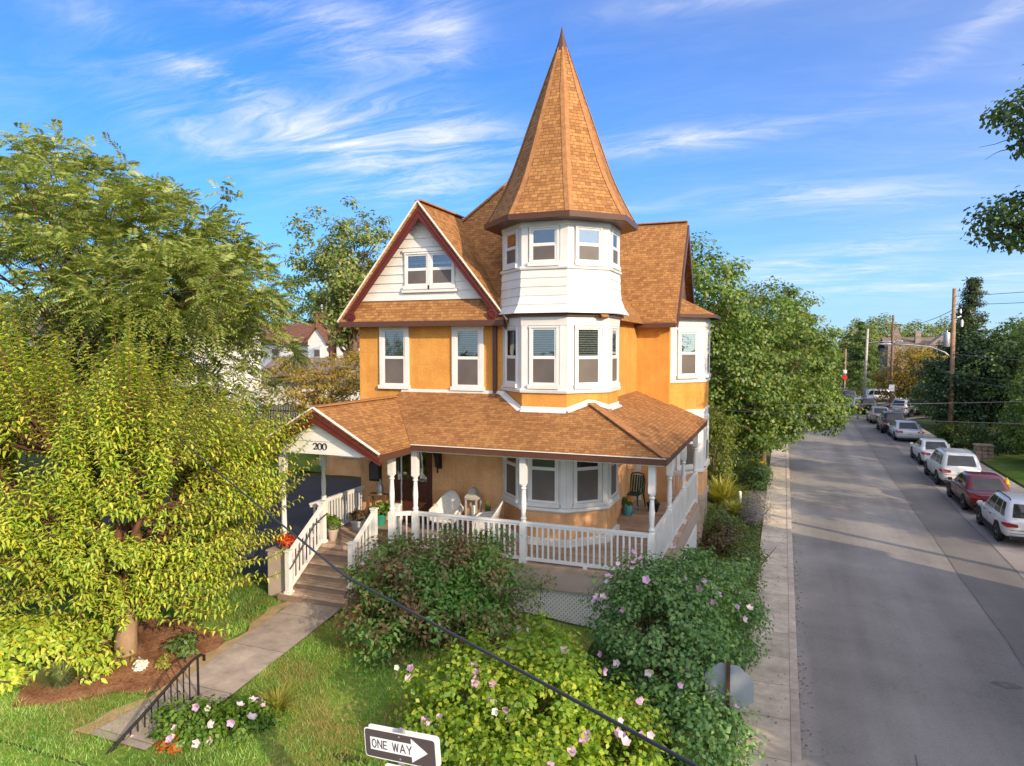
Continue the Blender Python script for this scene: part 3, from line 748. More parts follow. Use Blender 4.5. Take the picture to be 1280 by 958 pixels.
# front walk from the porch steps towards the front street, then concrete steps down
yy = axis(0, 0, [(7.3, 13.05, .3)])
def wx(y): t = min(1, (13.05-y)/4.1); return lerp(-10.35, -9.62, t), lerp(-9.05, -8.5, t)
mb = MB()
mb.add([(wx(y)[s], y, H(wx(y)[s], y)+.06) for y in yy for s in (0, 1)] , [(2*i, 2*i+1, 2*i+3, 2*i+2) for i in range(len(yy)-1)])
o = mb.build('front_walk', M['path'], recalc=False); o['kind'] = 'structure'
mb = MB()
mb.add([(wx(y)[0]-(.24+.10*math.sin(y*2.7)+.06*math.sin(y*7.1+1) if s == 0 else .0), y, H(wx(y)[0], y)+.045) for y in yy for s in (0, 1)], [(2*i, 2*i+1, 2*i+3, 2*i+2) for i in range(len(yy)-1)])
o = mb.build('worn_path_edge', M['mulch'] if False else simple('dry_bare_soil', (.36, .25, .13), rough=.95, var=.25, nscale=4, bump=.5), recalc=False); o['kind'] = 'structure'
mb = MB()
for k in range(7):
    z1 = -5.8 - .17*(k+1) + .0
    mb.box(-9.62, -8.48, 7.3-.3*(k+1), 7.3-.3*k, -7.6, z1+.0)
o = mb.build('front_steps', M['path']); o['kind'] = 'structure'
# ------------------------------------------------------------------ the house
HB = (-7.6, 19.5, -6.1)
house = thing('house', 'orange stucco house with a pointed shingled corner turret and a wraparound porch', 'house', HB)
def hp(mb, name, mats, parent=None, **kw): return mb.build(name, mats, parent or house, **kw)
UX, NF = V3((1,0,0)), V3((0,-1,0))
S2 = math.sqrt(.5)

def window(base, n, w, h, style='blind', trim=.12, sill=True, parent=None, depth=.055, split=.5, head=.0):
    """sash window on a wall: base = middle of the bottom edge of the glazed opening, n = outward normal"""
    n = nrm(n); u = np.cross((0,0,1.), n); b = V3(base)
    def at(a, z, d): return b + u*a + V3((0,0,z)) + n*d
    f = MB()
    ft, d0 = .05, depth
    # casing
    for sg in (-1, 1): f.obox(at(sg*(w/2+trim/2), h/2, d0/2), u, n, trim/2, h/2+.002, d0/2)
    f.obox(at(0, h+(trim+head)/2, d0/2+.004), u, n, w/2+trim+.012, (trim+head)/2, d0/2+.004)
    if head: f.obox(at(0, h+trim+head+.025, d0/2+.02), u, n, w/2+trim+.04, .025, d0/2+.02)
    if sill: f.obox(at(0, -.05, .05), u, n, w/2+trim+.03, .05, .05)
    else: f.obox(at(0, -trim/2, d0/2+.003), u, n, w/2+trim, trim/2, d0/2+.003)
    # sashes: upper one behind, lower one in front
    zs = h*split
    for z0, z1, d1, d2 in ((zs, h, .018, .034), (0, zs+.02, .028, .046)):
        for sg in (-1, 1): f.obox(at(sg*(w/2-ft/2+.001), (z0+z1)/2, (d1+d2)/2), u, n, ft/2, (z1-z0)/2, (d2-d1)/2)
        f.obox(at(0, z0+.027, (d1+d2)/2), u, n, w/2-ft, .026, (d2-d1)/2-.001); f.obox(at(0, z1-.022, (d1+d2)/2), u, n, w/2-ft, .022, (d2-d1)/2-.001)
    win = hp(f, 'window', M['white'], parent)
    g = MB(); g.obox(at(0, zs+(h-zs)/2, .022), u, n, w/2-.03, (h-zs)/2-.02, .002); hp(g, 'pane', M['glass'], win)
    if style == 'clear':
        g = MB(); g.obox(at(0, zs/2, .034), u, n, w/2-.03, zs/2-.01, .002); hp(g, 'pane', M['glass'], win)
    else:
        g = MB(); g.obox(at(0, zs/2, .034), u, n, w/2-.03, zs/2-.01, .002); hp(g, 'screen', M['screen'], win)
    if style == 'blind':
        g = MB(); k = int((h-zs)/.055*rnd.choice((1, 1, .93, .8)))
        for i in range(k): g.obox(at(0, h-.04-.055*i, .013), u, n, w/2-.05, .017, .003, w=nrm(V3((0,0,1.))+n*.12))
        hp(g, 'blind', M['blind'], win)
    g = MB(); g.obox(at(0, h/2, .004), u, n, w/2, h/2, .003); hp(g, 'dark_backing', M['dark'], win)  # room shade painted as a dark sheet behind the glass
    return win

def octa(cx, cy, a, z):
    Rr = a/math.cos(PI/8)
    return [(cx + Rr*math.cos(PI/8 + k*PI/4), cy + Rr*math.sin(PI/8 + k*PI/4), z) for k in range(8)]

# --- main walls
mb = MB()
mb.box(-11.1, -4.3, 16.9, 23.3, -2.2, .70); mb.box(-10.4, -3.3, 22.0, 26.2, -2.1, .74)
hp(mb, 'upper_wall', M['stucco'])
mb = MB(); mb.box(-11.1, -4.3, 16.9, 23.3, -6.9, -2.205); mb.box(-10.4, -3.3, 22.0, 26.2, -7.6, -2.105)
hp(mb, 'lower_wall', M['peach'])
# lower wing at the back left
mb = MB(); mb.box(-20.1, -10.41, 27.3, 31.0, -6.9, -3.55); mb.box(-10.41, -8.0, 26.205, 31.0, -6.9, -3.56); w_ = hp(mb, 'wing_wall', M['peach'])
mb = MB(); mb.slab([(-20.4, 27.0, -3.5), (-8, 27.0, -3.5), (-8, 29.1, -3.1), (-20.4, 29.1, -3.1)], .12); mb.slab([(-8, 31.3, -3.5), (-20.4, 31.3, -3.5), (-20.4, 29.1, -3.1), (-8, 29.1, -3.1)], .12)
hp(mb, 'wing_roof', M['shingle'])
window((-18.45, 27.295, -5.0), (0,-1,0), .85, .60, 'clear', .10)

# --- front gable (second floor windows below it)
GX, EZ, SL = -9.02, .70, 1.235
mb = MB(); mb.slab
ridge = 3.80; hw = 2.52
for sg in (-1, 1):
    e = (GX+sg*hw, ridge-SL*hw)
    back = 20.3 if sg < 0 else 19.6
    mb.slab([(e[0], 16.52, e[1]), (GX, 16.52, ridge), (GX, back, ridge), (e[0], back, e[1])], .11)
hp(mb, 'gable_roof', M['shingle'])
# metal drip edge lines along the rake
mb = MB()
for sg in (-1, 1): mb.bar((GX+sg*(hw+.01), 16.505, ridge-SL*(hw+.01)-.01), (GX, 16.505, ridge-.005), .03, .05, up=(0,1,0))
hp(mb, 'drip_edge', M['drip'])
for sg in (-1, 1):
    mb = MB()
    t0 = .02
    a = [(GX, 16.54, ridge-.13), (GX+sg*(hw-.05), 16.54, ridge-.13-SL*(hw-.05)), (GX+sg*(hw-.05), 16.54, ridge-.44-SL*(hw-.05)+.10), (GX, 16.54, ridge-.44)]
    mb.ext(a, (0, .055, 0)); b = [(x, y-.022, z-.02) for x, y, z in a[:2]] + [(a[1][0], 16.518, a[1][2]-.12), (GX, 16.518, ridge-.25)]
    mb.ext(b, (0, .02, 0))
    rb = hp(mb, 'rake_board', M['maroon'])
    c = V3((GX+sg*(hw-.42), 16.53, ridge-.42-SL*(hw-.42)))
    mb = MB()
    mb.lathe(c, [(.145, 0), (.145, .045), (.105, .05), (.10, .03), (.065, .03), (.06, .055), (.03, .05), (.025, .07)], 18, axis=(0,-1,0))
    hp(mb, 'rosette', M['maroon'], rb, smooth=True, sharp=40)
def tri_siding(mb, cx, y, z0, z1, half_at, board, lip=.03):
    """lapped boards on a gable facing -Y; half_at(z) = half width"""
    z = z0
    while z < z1 - .02:
        zt = min(z+board, z1); a, b = half_at(z), half_at(zt)
        mb.add([(cx-a, y-lip, z), (cx+a, y-lip, z), (cx+b, y-.002, zt), (cx-b, y-.002, zt)], [(0,1,2,3)])
        mb.add([(cx-a, y-lip, z), (cx+a, y-lip, z), (cx+a, y, z), (cx-a, y, z)], [(3,2,1,0)])
        z = zt
mb = MB()
mb.ext([(GX-2.0, 16.90, 1.22), (GX+2.0, 16.90, 1.22), (GX, 16.90, ridge-.12)], (0, .1, 0))
tri_siding(mb, GX, 16.885, 1.24, 3.62, lambda z: max(.0, (ridge-.14-z)/SL), .235)
hp(mb, 'gable_siding', M['siding'], recalc=False)
for x in (GX-.21, GX+.54):
    window((x, 16.868, 1.62), NF, .65, .84, 'blind' if x < GX else 'half', .045)
mb = MB(); mb.box(GX-.64, GX+.97, 16.80, 16.866, 2.52, 2.60); hp(mb, 'window_head', M['white'])
mb = MB(); mb.box(GX-.66, GX+.99, 16.79, 16.866, 1.44, 1.52); hp(mb, 'window_sill', M['white'])
# pent roof strip under the gable
mb = MB(); mb.slab([(-11.45, 16.50, .70), (-6.6, 16.50, .70), (-6.75, 16.895, 1.24), (-11.25, 16.895, 1.24)], .05)
hp(mb, 'pent_roof', M['shingle'])
mb = MB(); mb.box(-11.46, -6.58, 16.47, 16.56, .52, .665); mb.tube([(-11.15, 16.62, .55), (-11.2, 16.75, .42), (-11.13, 16.86, .38)], .05, 8)
mb.box(-11.4, -6.7, 16.56, 16.9, .52, .55)
hp(mb, 'gutter', M['gutter'])
mb = MB(); mb.box(-7.02, -6.92, 16.80, 16.895, -1.2, .55); mb.tube([(-6.97, 16.84, -1.15), (-6.95, 16.7, -1.24), (-6.9, 16.55, -1.25)], .045, 8)
hp(mb, 'downspout', M['gutter'])
for xc in (-9.97, -7.755):
    window((xc, 16.895, -1.07), NF, .68, 1.52, 'blind', .115, split=.49, head=.0)
# white skirting where the porch roof meets the wall
mb = MB(); mb.box(-9.75, -6.55, 16.84, 16.895, -1.38, -1.16); hp(mb, 'flashing', M['white'])

# --- main hipped roof and side wing roof
mb = MB()
A = [(-11.42, 16.60, .68), (-4.0, 16.60, .68), (-4.0, 23.75, .68), (-11.42, 23.75, .68)]; pk = (-7.80, 20.15, 5.02)
o_ = len(mb.v); mb.add(A + [pk], [(0,1,4), (1,2,4), (2,3,4), (3,0,4), (3,2,1,0)])
hp(mb, 'main_roof', M['shingle'])
mb = MB(); WY, WZ = 24.1, 4.12
mb.slab([(-9.6, 21.62, .74), (-3.06, 21.62, .74), (-3.06, 22.35, 1.62), (-3.06, WY, WZ), (-9.6, WY, WZ), (-9.6, 22.35, 1.62)], .11)
mb.slab([(-3.06, 26.66, .74), (-9.6, 26.66, .74), (-9.6, WY, WZ), (-3.06, WY, WZ)], .11)
hp(mb, 'wing_roof', M['shingle'])
mb = MB()
for (a, b) in (((A[0][0], A[0][1], A[0][2]+.02), (pk[0], pk[1], pk[2]+.02)), ((A[1][0], A[1][1], .70), (pk[0], pk[1], pk[2]+.02)), ((GX, 16.52, ridge+.015), (GX, 19.2, ridge+.015)), ((-9, WY, WZ+.01), (-3.06, WY, WZ+.01))):
    mb = MB(); mb.bar(a, b, .2, .035); hp(mb, 'ridge_cap', M['cap'])
mb = MB(); mb.ext([(-3.296, 22.02, .74), (-3.296, 26.2, .74), (-3.296, WY, WZ-.12)], (.03, 0, 0)); hp(mb, 'side_gable', M['brownside'])
mb = MB()
for s0, s1 in ((21.66, WY), (26.62, WY)):
    mb.ext([(-3.055, s0, .62), (-3.055, s1, WZ-.11), (-3.055, s1, WZ-.42), (-3.055, s0+(.2 if s0 < WY else -.2), .56)], (.05, 0, 0))
mb.box(-4.3, -3.05, 21.58, 21.66, .56, .70); mb.box(-4.3, -3.3, 21.66, 22.0, .56, .60)
hp(mb, 'wing_eave_trim', M['gutter'])

# --- corner turret
TX, TY, TA = -5.39, 17.49, 1.385
def rings(mb, prof, cx=TX, cy=TY, mi=0, caps=True): mb.loft([octa(cx, cy, a, z) for a, z in prof], mi, caps=caps)
mb = MB(); rings(mb, [(TA-.01, -1.85), (TA-.01, -1.10)]); hp(mb, 'turret_base', M['stucco'])
mb = MB(); rings(mb, [(TA-.015, -1.08), (TA-.015, 3.06)]); hp(mb, 'turret_wall', M['white'])
mb = MB()
rings(mb, [(TA+.05, -1.13), (TA+.07, -1.07), (TA+.02, -1.02)]); rings(mb, [(TA+.06, 1.84), (TA+.075, 1.88), (TA+.02, 1.93)]); rings(mb, [(TA, 2.85), (TA+.03, 2.87), (TA+.04, 3.02)])
rings(mb, [(TA, .50), (TA+.02, .50), (TA+.03, .70)])
for k in range(8):   # corner boards
    a = PI/8 + k*PI/4; Rr = TA/math.cos(PI/8)
    for zz0, zz1 in ((-1.02, .50), (1.93, 2.85)):
        for sg in (-1, 1):
            fa = a + sg*PI/8; nn = V3((math.cos(fa), math.sin(fa), 0)); uu = V3((-math.sin(fa), math.cos(fa), 0))
            c = V3((TX, TY, 0)) + nn*(TA) + uu*(-sg)*(TA*math.tan(PI/8)-.085) + V3((0,0,(zz0+zz1)/2))
            mb.obox(c, uu, nn, .085, (zz1-zz0)/2, .012+.002*sg)
hp(mb, 'turret_trim', M['white'])
mb = MB(); rings(mb, [(TA+.05, .705), (TA+.12, .72), (TA+.12, .775), (TA+.05, .79)]); hp(mb, 'belt_course', M['gutter'])
mb = MB()   # flared skirt of lapped boards
for i in range(5):
    z0 = .79 + i*.212; z1 = z0+.212
    fl = lambda z: TA + .015 + .19*max(0, (1.3-z)/.51)**1.7 + .03*max(0, (1.85-z)/1.06)
    mb.loft([octa(TX, TY, fl(z0)+.02, z0), octa(TX, TY, fl(z1)+.004, z1)], caps=True)
hp(mb, 'turret_siding', M['siding'])
for ang in (-PI/2, -PI/4, 0, -3*PI/4):
    nn = V3((math.cos(ang), math.sin(ang), 0)); c = V3((TX, TY, 0)) + nn*(TA-.012)
    ww = .64
    window(c + V3((0,0,-.93)), nn, ww, 1.37, 'blind', .045, sill=True, split=.47)
    window(c + V3((0,0,2.01)), nn, ww, .80, 'half', .045, sill=True, split=.5)
prof = [(q*.905, z) for q, z in [(1.99, 3.10), (1.80, 3.40), (1.60, 3.76), (1.42, 4.12), (1.25, 4.52), (1.07, 5.0), (.88, 5.54), (.60, 6.30), (.34, 6.99), (.15, 7.50)]]
mb = MB(); rings(mb, prof); tr = hp(mb, 'turret_roof', M['shingle'])
mb = MB(); rings(mb, [(.155, 7.44), (.14, 7.52), (.06, 7.80), (.012, 8.05)]); hp(mb, 'finial', M['gutter'], tr)
mb = MB(); rings(mb, [(1.80, 2.97), (1.825, 2.98), (1.835, 3.115), (1.78, 3.125)]); hp(mb, 'eave_gutter', M['gutter'], tr)
mb = MB(); mb.loft([octa(TX, TY, 1.81, 2.985), octa(TX, TY, TA, 3.055)], caps=False); hp(mb, 'soffit', M['gutter'], tr)
mb = MB()
for k in range(8):
    a = PI/8 + k*PI/4
    pth = [V3((TX + (q/math.cos(PI/8)+.012)*math.cos(a), TY + (q/math.cos(PI/8)+.012)*math.sin(a), z+.012)) for q, z in prof]
    t = V3((-math.sin(a), math.cos(a), 0)); rad = V3((math.cos(a), math.sin(a), 0))
    for p, q, wA, wB in zip(pth[:-1], pth[1:], [.10]*8+[.05], [.10]*7+[.05, .02]):
        for sg in (-1, 1):
            ins = V3(rad)*-.414
            mb.add([p, p + (t*sg + ins)*wA, q + (t*sg + ins)*wB, q], [(0,1,2,3)])
hp(mb, 'ridge_cap', M['cap'], tr, recalc=False)
mb = MB()  # white stepped flashing round the foot of the turret, following the porch roof
def froof(x, y): return min(-2.28 + .42*(y-14.38), -2.28 + .42*(-2.20-x))
oc = octa(TX, TY, TA+.02, 0)
for k in (4, 5, 6, 7):
    a, b = oc[k], oc[(k+1) % 8]
    for i in range(6):
        p = [lerp(a[j], b[j], i/6) for j in (0,1)]; q = [lerp(a[j], b[j], (i+1)/6) for j in (0,1)]
        zp, zq = froof(*p), froof(*q)
        mb.add([(p[0], p[1], zp-.03), (q[0], q[1], zq-.03), (q[0], q[1], zq+.10), (p[0], p[1], zp+.10)], [(0,1,2,3)])
        n_ = nrm(V3((b[1]-a[1], a[0]-b[0], 0)))*.10
        mb.add([(p[0], p[1], zp+.03), (q[0], q[1], zq+.03), (q[0]+n_[0], q[1]+n_[1], froof(q[0]+n_[0], q[1]+n_[1])+.012), (p[0]+n_[0], p[1]+n_[1], froof(p[0]+n_[0], p[1]+n_[1])+.012)], [(0,1,2,3)])
hp(mb, 'turret_flashing', M['white'], recalc=False)

# --- ground floor bay under the turret
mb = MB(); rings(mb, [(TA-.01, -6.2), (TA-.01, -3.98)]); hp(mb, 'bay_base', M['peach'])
mb = MB(); rings(mb, [(TA-.015, -3.95), (TA-.015, -1.9)]); hp(mb, 'bay_wall', M['white'])
mb = MB(); rings(mb, [(TA+.03, -4.03), (TA+.07, -3.99), (TA+.06, -3.93), (TA+.0, -3.90)]); rings(mb, [(TA+.06, -4.85), (TA+.06, -4.70), (TA, -4.67)])
for k in range(8):
    a = PI/8 + k*PI/4
    for sg in (-1, 1):
        fa = a + sg*PI/8; nn = V3((math.cos(fa), math.sin(fa), 0)); uu = V3((-math.sin(fa), math.cos(fa), 0))
        mb.obox(V3((TX, TY, 0)) + nn*TA + uu*(-sg)*(TA*math.tan(PI/8)-.07) + V3((0,0,-3.1)), uu, nn, .07, .80, .012+.002*sg)
hp(mb, 'bay_trim', M['white'])
for ang in (-PI/2, -PI/4, 0, -3*PI/4):
    nn = V3((math.cos(ang), math.sin(ang), 0)); c = V3((TX, TY, 0)) + nn*(TA-.012)
    window(c + V3((0,0,-3.80)), nn, .68, 1.46, 'half', .05, split=.56)

# --- side bay on the right wall
BP = [(-3.3, 22.34), (-2.38, 23.28), (-2.38, 24.9), (-3.3, 25.84)]
def bay(mb, z0, z1, grow=0.):
    c = V3((-3.3, 24.09)); p = [(x + grow*(1 if x > -3 else .3), y + grow*(.45 if y > 24.09 else -.45)*(1 if x > -3 else 1.6)) for x, y in BP]
    pts = [(-3.45, p[0][1])] + p + [(-3.45, p[3][1])]
    mb.loft([[(x, y, z0) for x, y in pts], [(x, y, z1) for x, y in pts]])
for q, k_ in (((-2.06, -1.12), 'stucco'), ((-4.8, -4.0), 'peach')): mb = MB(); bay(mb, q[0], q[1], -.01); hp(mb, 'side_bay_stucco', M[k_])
mb = MB(); bay(mb, -1.1, .92); bay(mb, -4.0, -2.06); bay(mb, -1.15, -1.08, .05); bay(mb, -4.05, -3.98, .05); bay(mb, -2.1, -2.02, .03); bay(mb, .62, .92, .025); hp(mb, 'side_bay_wall', M['white'])
mb = MB(); bay(mb, -7.6, -4.95, .0); hp(mb, 'side_bay_foundation', M['stone'])
mb = MB(); bay(mb, -4.95, -4.8, .05); hp(mb, 'water_table', M['fascia'])
mb = MB()
e = [(-3.25, 21.95, 1.0), (-2.05, 23.14, 1.0), (-2.05, 25.04, 1.0), (-3.25, 26.25, 1.0)]; t_ = [(-3.27, 23.2, 1.62), (-3.27, 25.0, 1.62)]
mb.add(e + t_, [(0,1,4), (1,2,5,4), (2,3,5), (3,2,1,0)]); hp(mb, 'side_bay_roof', M['shingle'])
mb = MB()
for a, b in zip(e[:-1], e[1:]): mb.bar((a[0], a[1], .945), (b[0], b[1], .945), .05, .10)
hp(mb, 'side_bay_gutter', M['gutter'])
d1 = nrm(V3((.94, -.92, 0))); c1 = V3(((BP[0][0]+BP[1][0])/2, (BP[0][1]+BP[1][1])/2, 0))
for z, h_ in ((-.92, 1.36), (-3.82, 1.45)):
    window(c1 + d1*.003 + V3((0,0,z)), d1, .64, h_, 'blind' if z > -2 else 'half', .09)
    window(V3((-2.377, 24.09, z)), (1,0,0), .70, h_, 'half', .09)
mb = MB(); mb.box(-4.3, -3.3, 21.93, 21.995, -1.74, -1.55); 
mb.v = [(x, y, z - .42*(x+4.3) + .10) for x, y, z in mb.v]; hp(mb, 'flashing', M['white'])
# back porch door, facing the camera under the side porch
mb = MB(); mb.box(-5.2, -4.12, 21.93, 21.992, -4.85, -2.45)
dr = hp(mb, 'side_door', M['white'])
mb = MB(); mb.box(-5.0, -4.28, 21.915, 21.928, -2.98, -2.62); hp(mb, 'pane', M['glass'], dr)
mb = MB()
for i in range(7): mb.box(-4.98+i*.1, -4.90+i*.1, 21.918, 21.929, -4.7, -3.12)
hp(mb, 'door_panel', M['white'], dr)

# --- porch deck and skirt
FL = -4.85
mb = MB()
mb.box(-11.02, -8.75, 14.30, 16.9, FL-.10, FL); mb.box(-8.75, -2.40, 14.55, 16.9, FL-.10, FL); mb.box(-4.4, -2.40, 16.9, 22.6, FL-.10, FL)
hp(mb, 'porch_deck', M['deck'])
mb = MB()
mb.box(-8.75, -2.395, 14.555, 14.62, -5.36, FL-.10); mb.box(-11.0, -8.8, 14.36, 14.42, -5.9, FL-.10)
mb.box(-2.46, -2.392, 14.62, 22.6, -5.36, FL-.10); mb.box(-11.01, -10.94, 14.42, 16.9, -6.1, FL-.10)
hp(mb, 'porch_fascia', M['fascia'])
mb = MB(); mb.box(-2.6, -2.45, 14.75, 22.55, -7.6, -5.36); mb.box(-8.7, -5.6, 14.66, 14.72, -6.4, -5.36); mb.box(-2.62, -2.44, 14.6, 14.75, -7.4, -5.36)
hp(mb, 'porch_foundation', M['fascia'])
for y0, y1 in ((15.3, 18.4), (18.95, 22.1)):
    mb = MB(); mb.box(-2.445, -2.415, y0, y1, -7.3, -5.50)
    for k in range(4): mb.box(-2.413, -2.405, y0+.06, y1-.06, -7.2+.43*k, -6.83+.43*k)
    hp(mb, 'garage_door', M['white'])
# lattice
mb = MB(); x0, x1, z0, z1 = -5.55, -2.75, -6.22, -5.40
for dirn, yy0 in ((1, 14.655), (-1, 14.667)):
    q = x0 - (z1-z0)
    while q < x1:
        a = (q, z0) if dirn > 0 else (q, z1); b = (q+(z1-z0), z1) if dirn > 0 else (q+(z1-z0), z0)
        t0 = max(0, (x0-a[0])/(z1-z0)); t1 = min(1, (x1-a[0])/(z1-z0))
        if t1 > t0 + .05:
            p = (lerp(a[0], b[0], t0), yy0, lerp(a[1], b[1], t0)); r_ = (lerp(a[0], b[0], t1), yy0, lerp(a[1], b[1], t1))
            mb.bar(p, r_, .010, .046, up=(0, 1, 0)) if False else mb.bar(p, r_, .046, .010, up=(0, 1, 0))
        q += .098
mb.box(x0-.06, x1+.06, 14.645, 14.68, z1-.03, z1+.04); mb.box(x0-.06, x1+.06, 14.645, 14.68, z0-.04, z0+.03); mb.box(x0-.06, x0, 14.645, 14.68, z0, z1); mb.box(x1, x1+.06, 14.645, 14.68, z0, z1)
hp(mb, 'lattice', M['white'])

# --- porch roof
E_, SLP = -2.28, .42
mb = MB()
zf = lambda x, y: E_ + SLP*(y-14.36)
mb.slab([(-8.07, 14.36, E_), (-2.18, 14.36, E_), (-4.68, 16.86, zf(0,16.86)), (-9.75, 16.86, zf(0,16.86)), (-9.75, 16.55, zf(0,16.55))], .09)
mb.slab([(-2.18, 14.36, E_), (-2.18, 22.45, E_), (-4.28, 22.45, E_+SLP*2.1), (-4.28, 16.46, E_+SLP*2.1)], .09)
mb.slab([(-4.28, 16.46, E_+SLP*2.1), (-4.28, 16.86, E_+SLP*2.1), (-4.68, 16.86, zf(0,16.86))], .09)
hp(mb, 'porch_roof', M['shingle'])
EX, ER, ES = -9.75, -1.36, .56
mb = MB()
mb.slab([(-8.07, 12.98, ER-ES*1.68), (-8.07, 14.36, ER-ES*1.68), (EX, 16.56, ER), (EX, 12.98, ER)], .09)
mb.slab([(EX, 12.98, ER), (EX, 16.86, ER), (-11.43, 16.86, ER-ES*1.68), (-11.43, 12.98, ER-ES*1.68)], .09)
hp(mb, 'entry_roof', M['shingle'])
mb = MB()
for sg in (-1, 1): mb.bar((EX+sg*1.70, 12.965, ER-ES*1.70-.01), (EX, 12.965, ER-.005), .03, .05, up=(0,1,0))
mb.bar((-8.07, 14.340, E_-.008), (-2.19, 14.340, E_-.008), .02, .016); 
hp(mb, 'drip_edge', M['drip'])
for a, b in (((-2.18, 14.36, E_+.025), (-4.3, 16.46, E_+SLP*2.1+.025)), ((EX, 13.0, ER+.012), (EX, 16.5, ER+.012))): mb = MB(); mb.bar(a, b, .2, .03); hp(mb, 'ridge_cap', M['cap'])
mb = MB()
for bx in ((-8.10, -2.17, 14.345, 14.42, E_-.15, E_-.035), (-2.24, -2.17, 14.42, 22.45, E_-.15, E_-.035), (-8.12, -8.06, 12.99, 14.34, ER-ES*1.68-.20, ER-ES*1.68-.04), (-11.44, -11.38, 12.99, 16.86, ER-ES*1.68-.2, ER-ES*1.68-.04)):
    mb = MB(); mb.box(*bx); hp(mb, 'porch_gutter', M['gutter'])
mb = MB(); mb.box(-8.06, -2.24, 14.42, 16.9, -2.46, -2.44); mb.box(-4.3, -2.24, 16.9, 22.4, -2.46, -2.44); mb.box(-11.3, -8.1, 13.2, 16.9, -2.36, -2.34)
hp(mb, 'porch_ceiling', M['soffit'])
for sg in (-1, 1):
    mb = MB()
    a = [(EX, 13.0, ER-.11), (EX+sg*1.68, 13.0, ER-.11-ES*1.68), (EX+sg*1.68, 13.0, ER-.28-ES*1.68), (EX, 13.0, ER-.37)]
    mb.ext(a, (0, .05, 0)); a2 = [(x, y-.02, z) for x, y, z in a[:2]] + [(a[1][0], 12.98, a[1][2]-.09), (EX, 12.98, ER-.20)]; mb.ext(a2, (0, .018, 0))
    hp(mb, 'rake_board', M['maroon'])
mb = MB(); mb.ext([(EX-1.55, 13.20, -2.33), (EX+1.55, 13.20, -2.33), (EX, 13.20, ER-.12)], (0, .08, 0))
tri_siding(mb, EX, 13.19, -2.36, ER-.14, lambda z: max(0, min(1.62, (ER-.16-z)/ES)), .215, .024)
pg = hp(mb, 'entry_gable', M['siding'], recalc=False)
mb = MB(); mb.box(EX-1.6, EX+1.6, 13.16, 13.3, -2.44, -2.36); mb.box(-11.06, -10.92, 13.3, 16.9, -2.44, -2.36); hp(mb, 'beam', M['white'])
# house number 200
mb = MB()
def stroke(mb, pts, ths, o, u, n, depth, mi=0):
    """ribbon along pts (2-D) with widths ths, standing proud of a plane"""
    P = [V3(p) for p in pts]; L, Rr = [], []
    for i, p in enumerate(P):
        t = P[min(i+1, len(P)-1)] - P[max(i-1, 0)]; t = t/max(np.linalg.norm(t), 1e-9); q = V3((-t[1], t[0]))
        L.append(p + q*ths[i]/2); Rr.append(p - q*ths[i]/2)
    f3 = lambda p, d: V3(o) + u*p[0] + V3((0,0,1.))*p[1] + n*d
    for i in range(len(P)-1):
        vs = [f3(L[i], depth), f3(Rr[i], depth), f3(Rr[i+1], depth), f3(L[i+1], depth), f3(L[i], 0), f3(Rr[i], 0), f3(Rr[i+1], 0), f3(L[i+1], 0)]
        mb.add(vs, [(0,1,2,3), (0,3,7,4), (1,5,6,2)], mi)
def digit0(ox, h=.15, w_=.105):
    n_ = 20; pts = [(ox + w_/2*math.cos(2*PI*k/n_), h/2 + h/2*math.sin(2*PI*k/n_)) for k in range(n_+1)]
    return pts, [.010 + .018*abs(math.cos(2*PI*k/n_))**1.5 for k in range(n_+1)]
def digit2(ox, h=.15, w_=.10):
    pts = [(-.45, .72), (-.42, .86), (-.25, .97), (0, 1), (.28, .95), (.42, .78), (.36, .58), (.12, .36), (-.2, .16), (-.44, .05)]
    th = [.024, .02, .012, .012, .018, .027, .024, .015, .012, .012]
    return [(ox + a*w_, b*h) for a, b in pts], th
o0 = V3((EX-.10, 13.168, -2.335)); 
p_, t_ = digit2(0); stroke(mb, p_, t_, o0, UX, NF, .012); stroke(mb, [(-.048, .012), (.048, .012), (.05, .045)], [.022, .02, .006], o0, UX, NF, .012)
for ox in (.125, .25): p_, t_ = digit0(ox); stroke(mb, p_, t_, o0, UX, NF, .012)
hp(mb, 'house_number', M['black'], pg)

# --- posts and railings
def post(x, y, z0, z1, foot=.92, b=.072):
    mb = MB()
    mb.box(x-b, x+b, y-b, y+b, z0, z0+foot); mb.box(x-b-.012, x+b+.012, y-b-.012, y+b+.012, z0, z0+.09)
    H_ = z1 - z0; zt = z1-.62
    p = [(.07, foot), (.058, foot+.03), (.072, foot+.07), (.056, foot+.10), (.05, foot+.13), (.060, foot+.30), (.064, foot+.42), (.050, zt-z0-.22), (.046, zt-z0-.13), (.068, zt-z0-.10), (.048, zt-z0-.06), (.07, zt-z0-.03), (.07, zt-z0)]
    mb.lathe((x, y, z0), p, 14); mb.box(x-b, x+b, y-b, y+b, zt, z1)
    return hp(mb, 'porch_post', M['white'])
for x, y in ((-8.62, 14.42), (-8.12, 14.66), (-5.38, 14.66), (-2.52, 14.68), (-2.50, 17.0), (-2.50, 19.5), (-2.50, 22.25)):
    post(x, y, FL, -2.46 if x > -8.5 else -2.42)
post(-10.98, 13.45, -4.78, -2.43, .06); post(-10.98, 15.0, FL, -2.43)
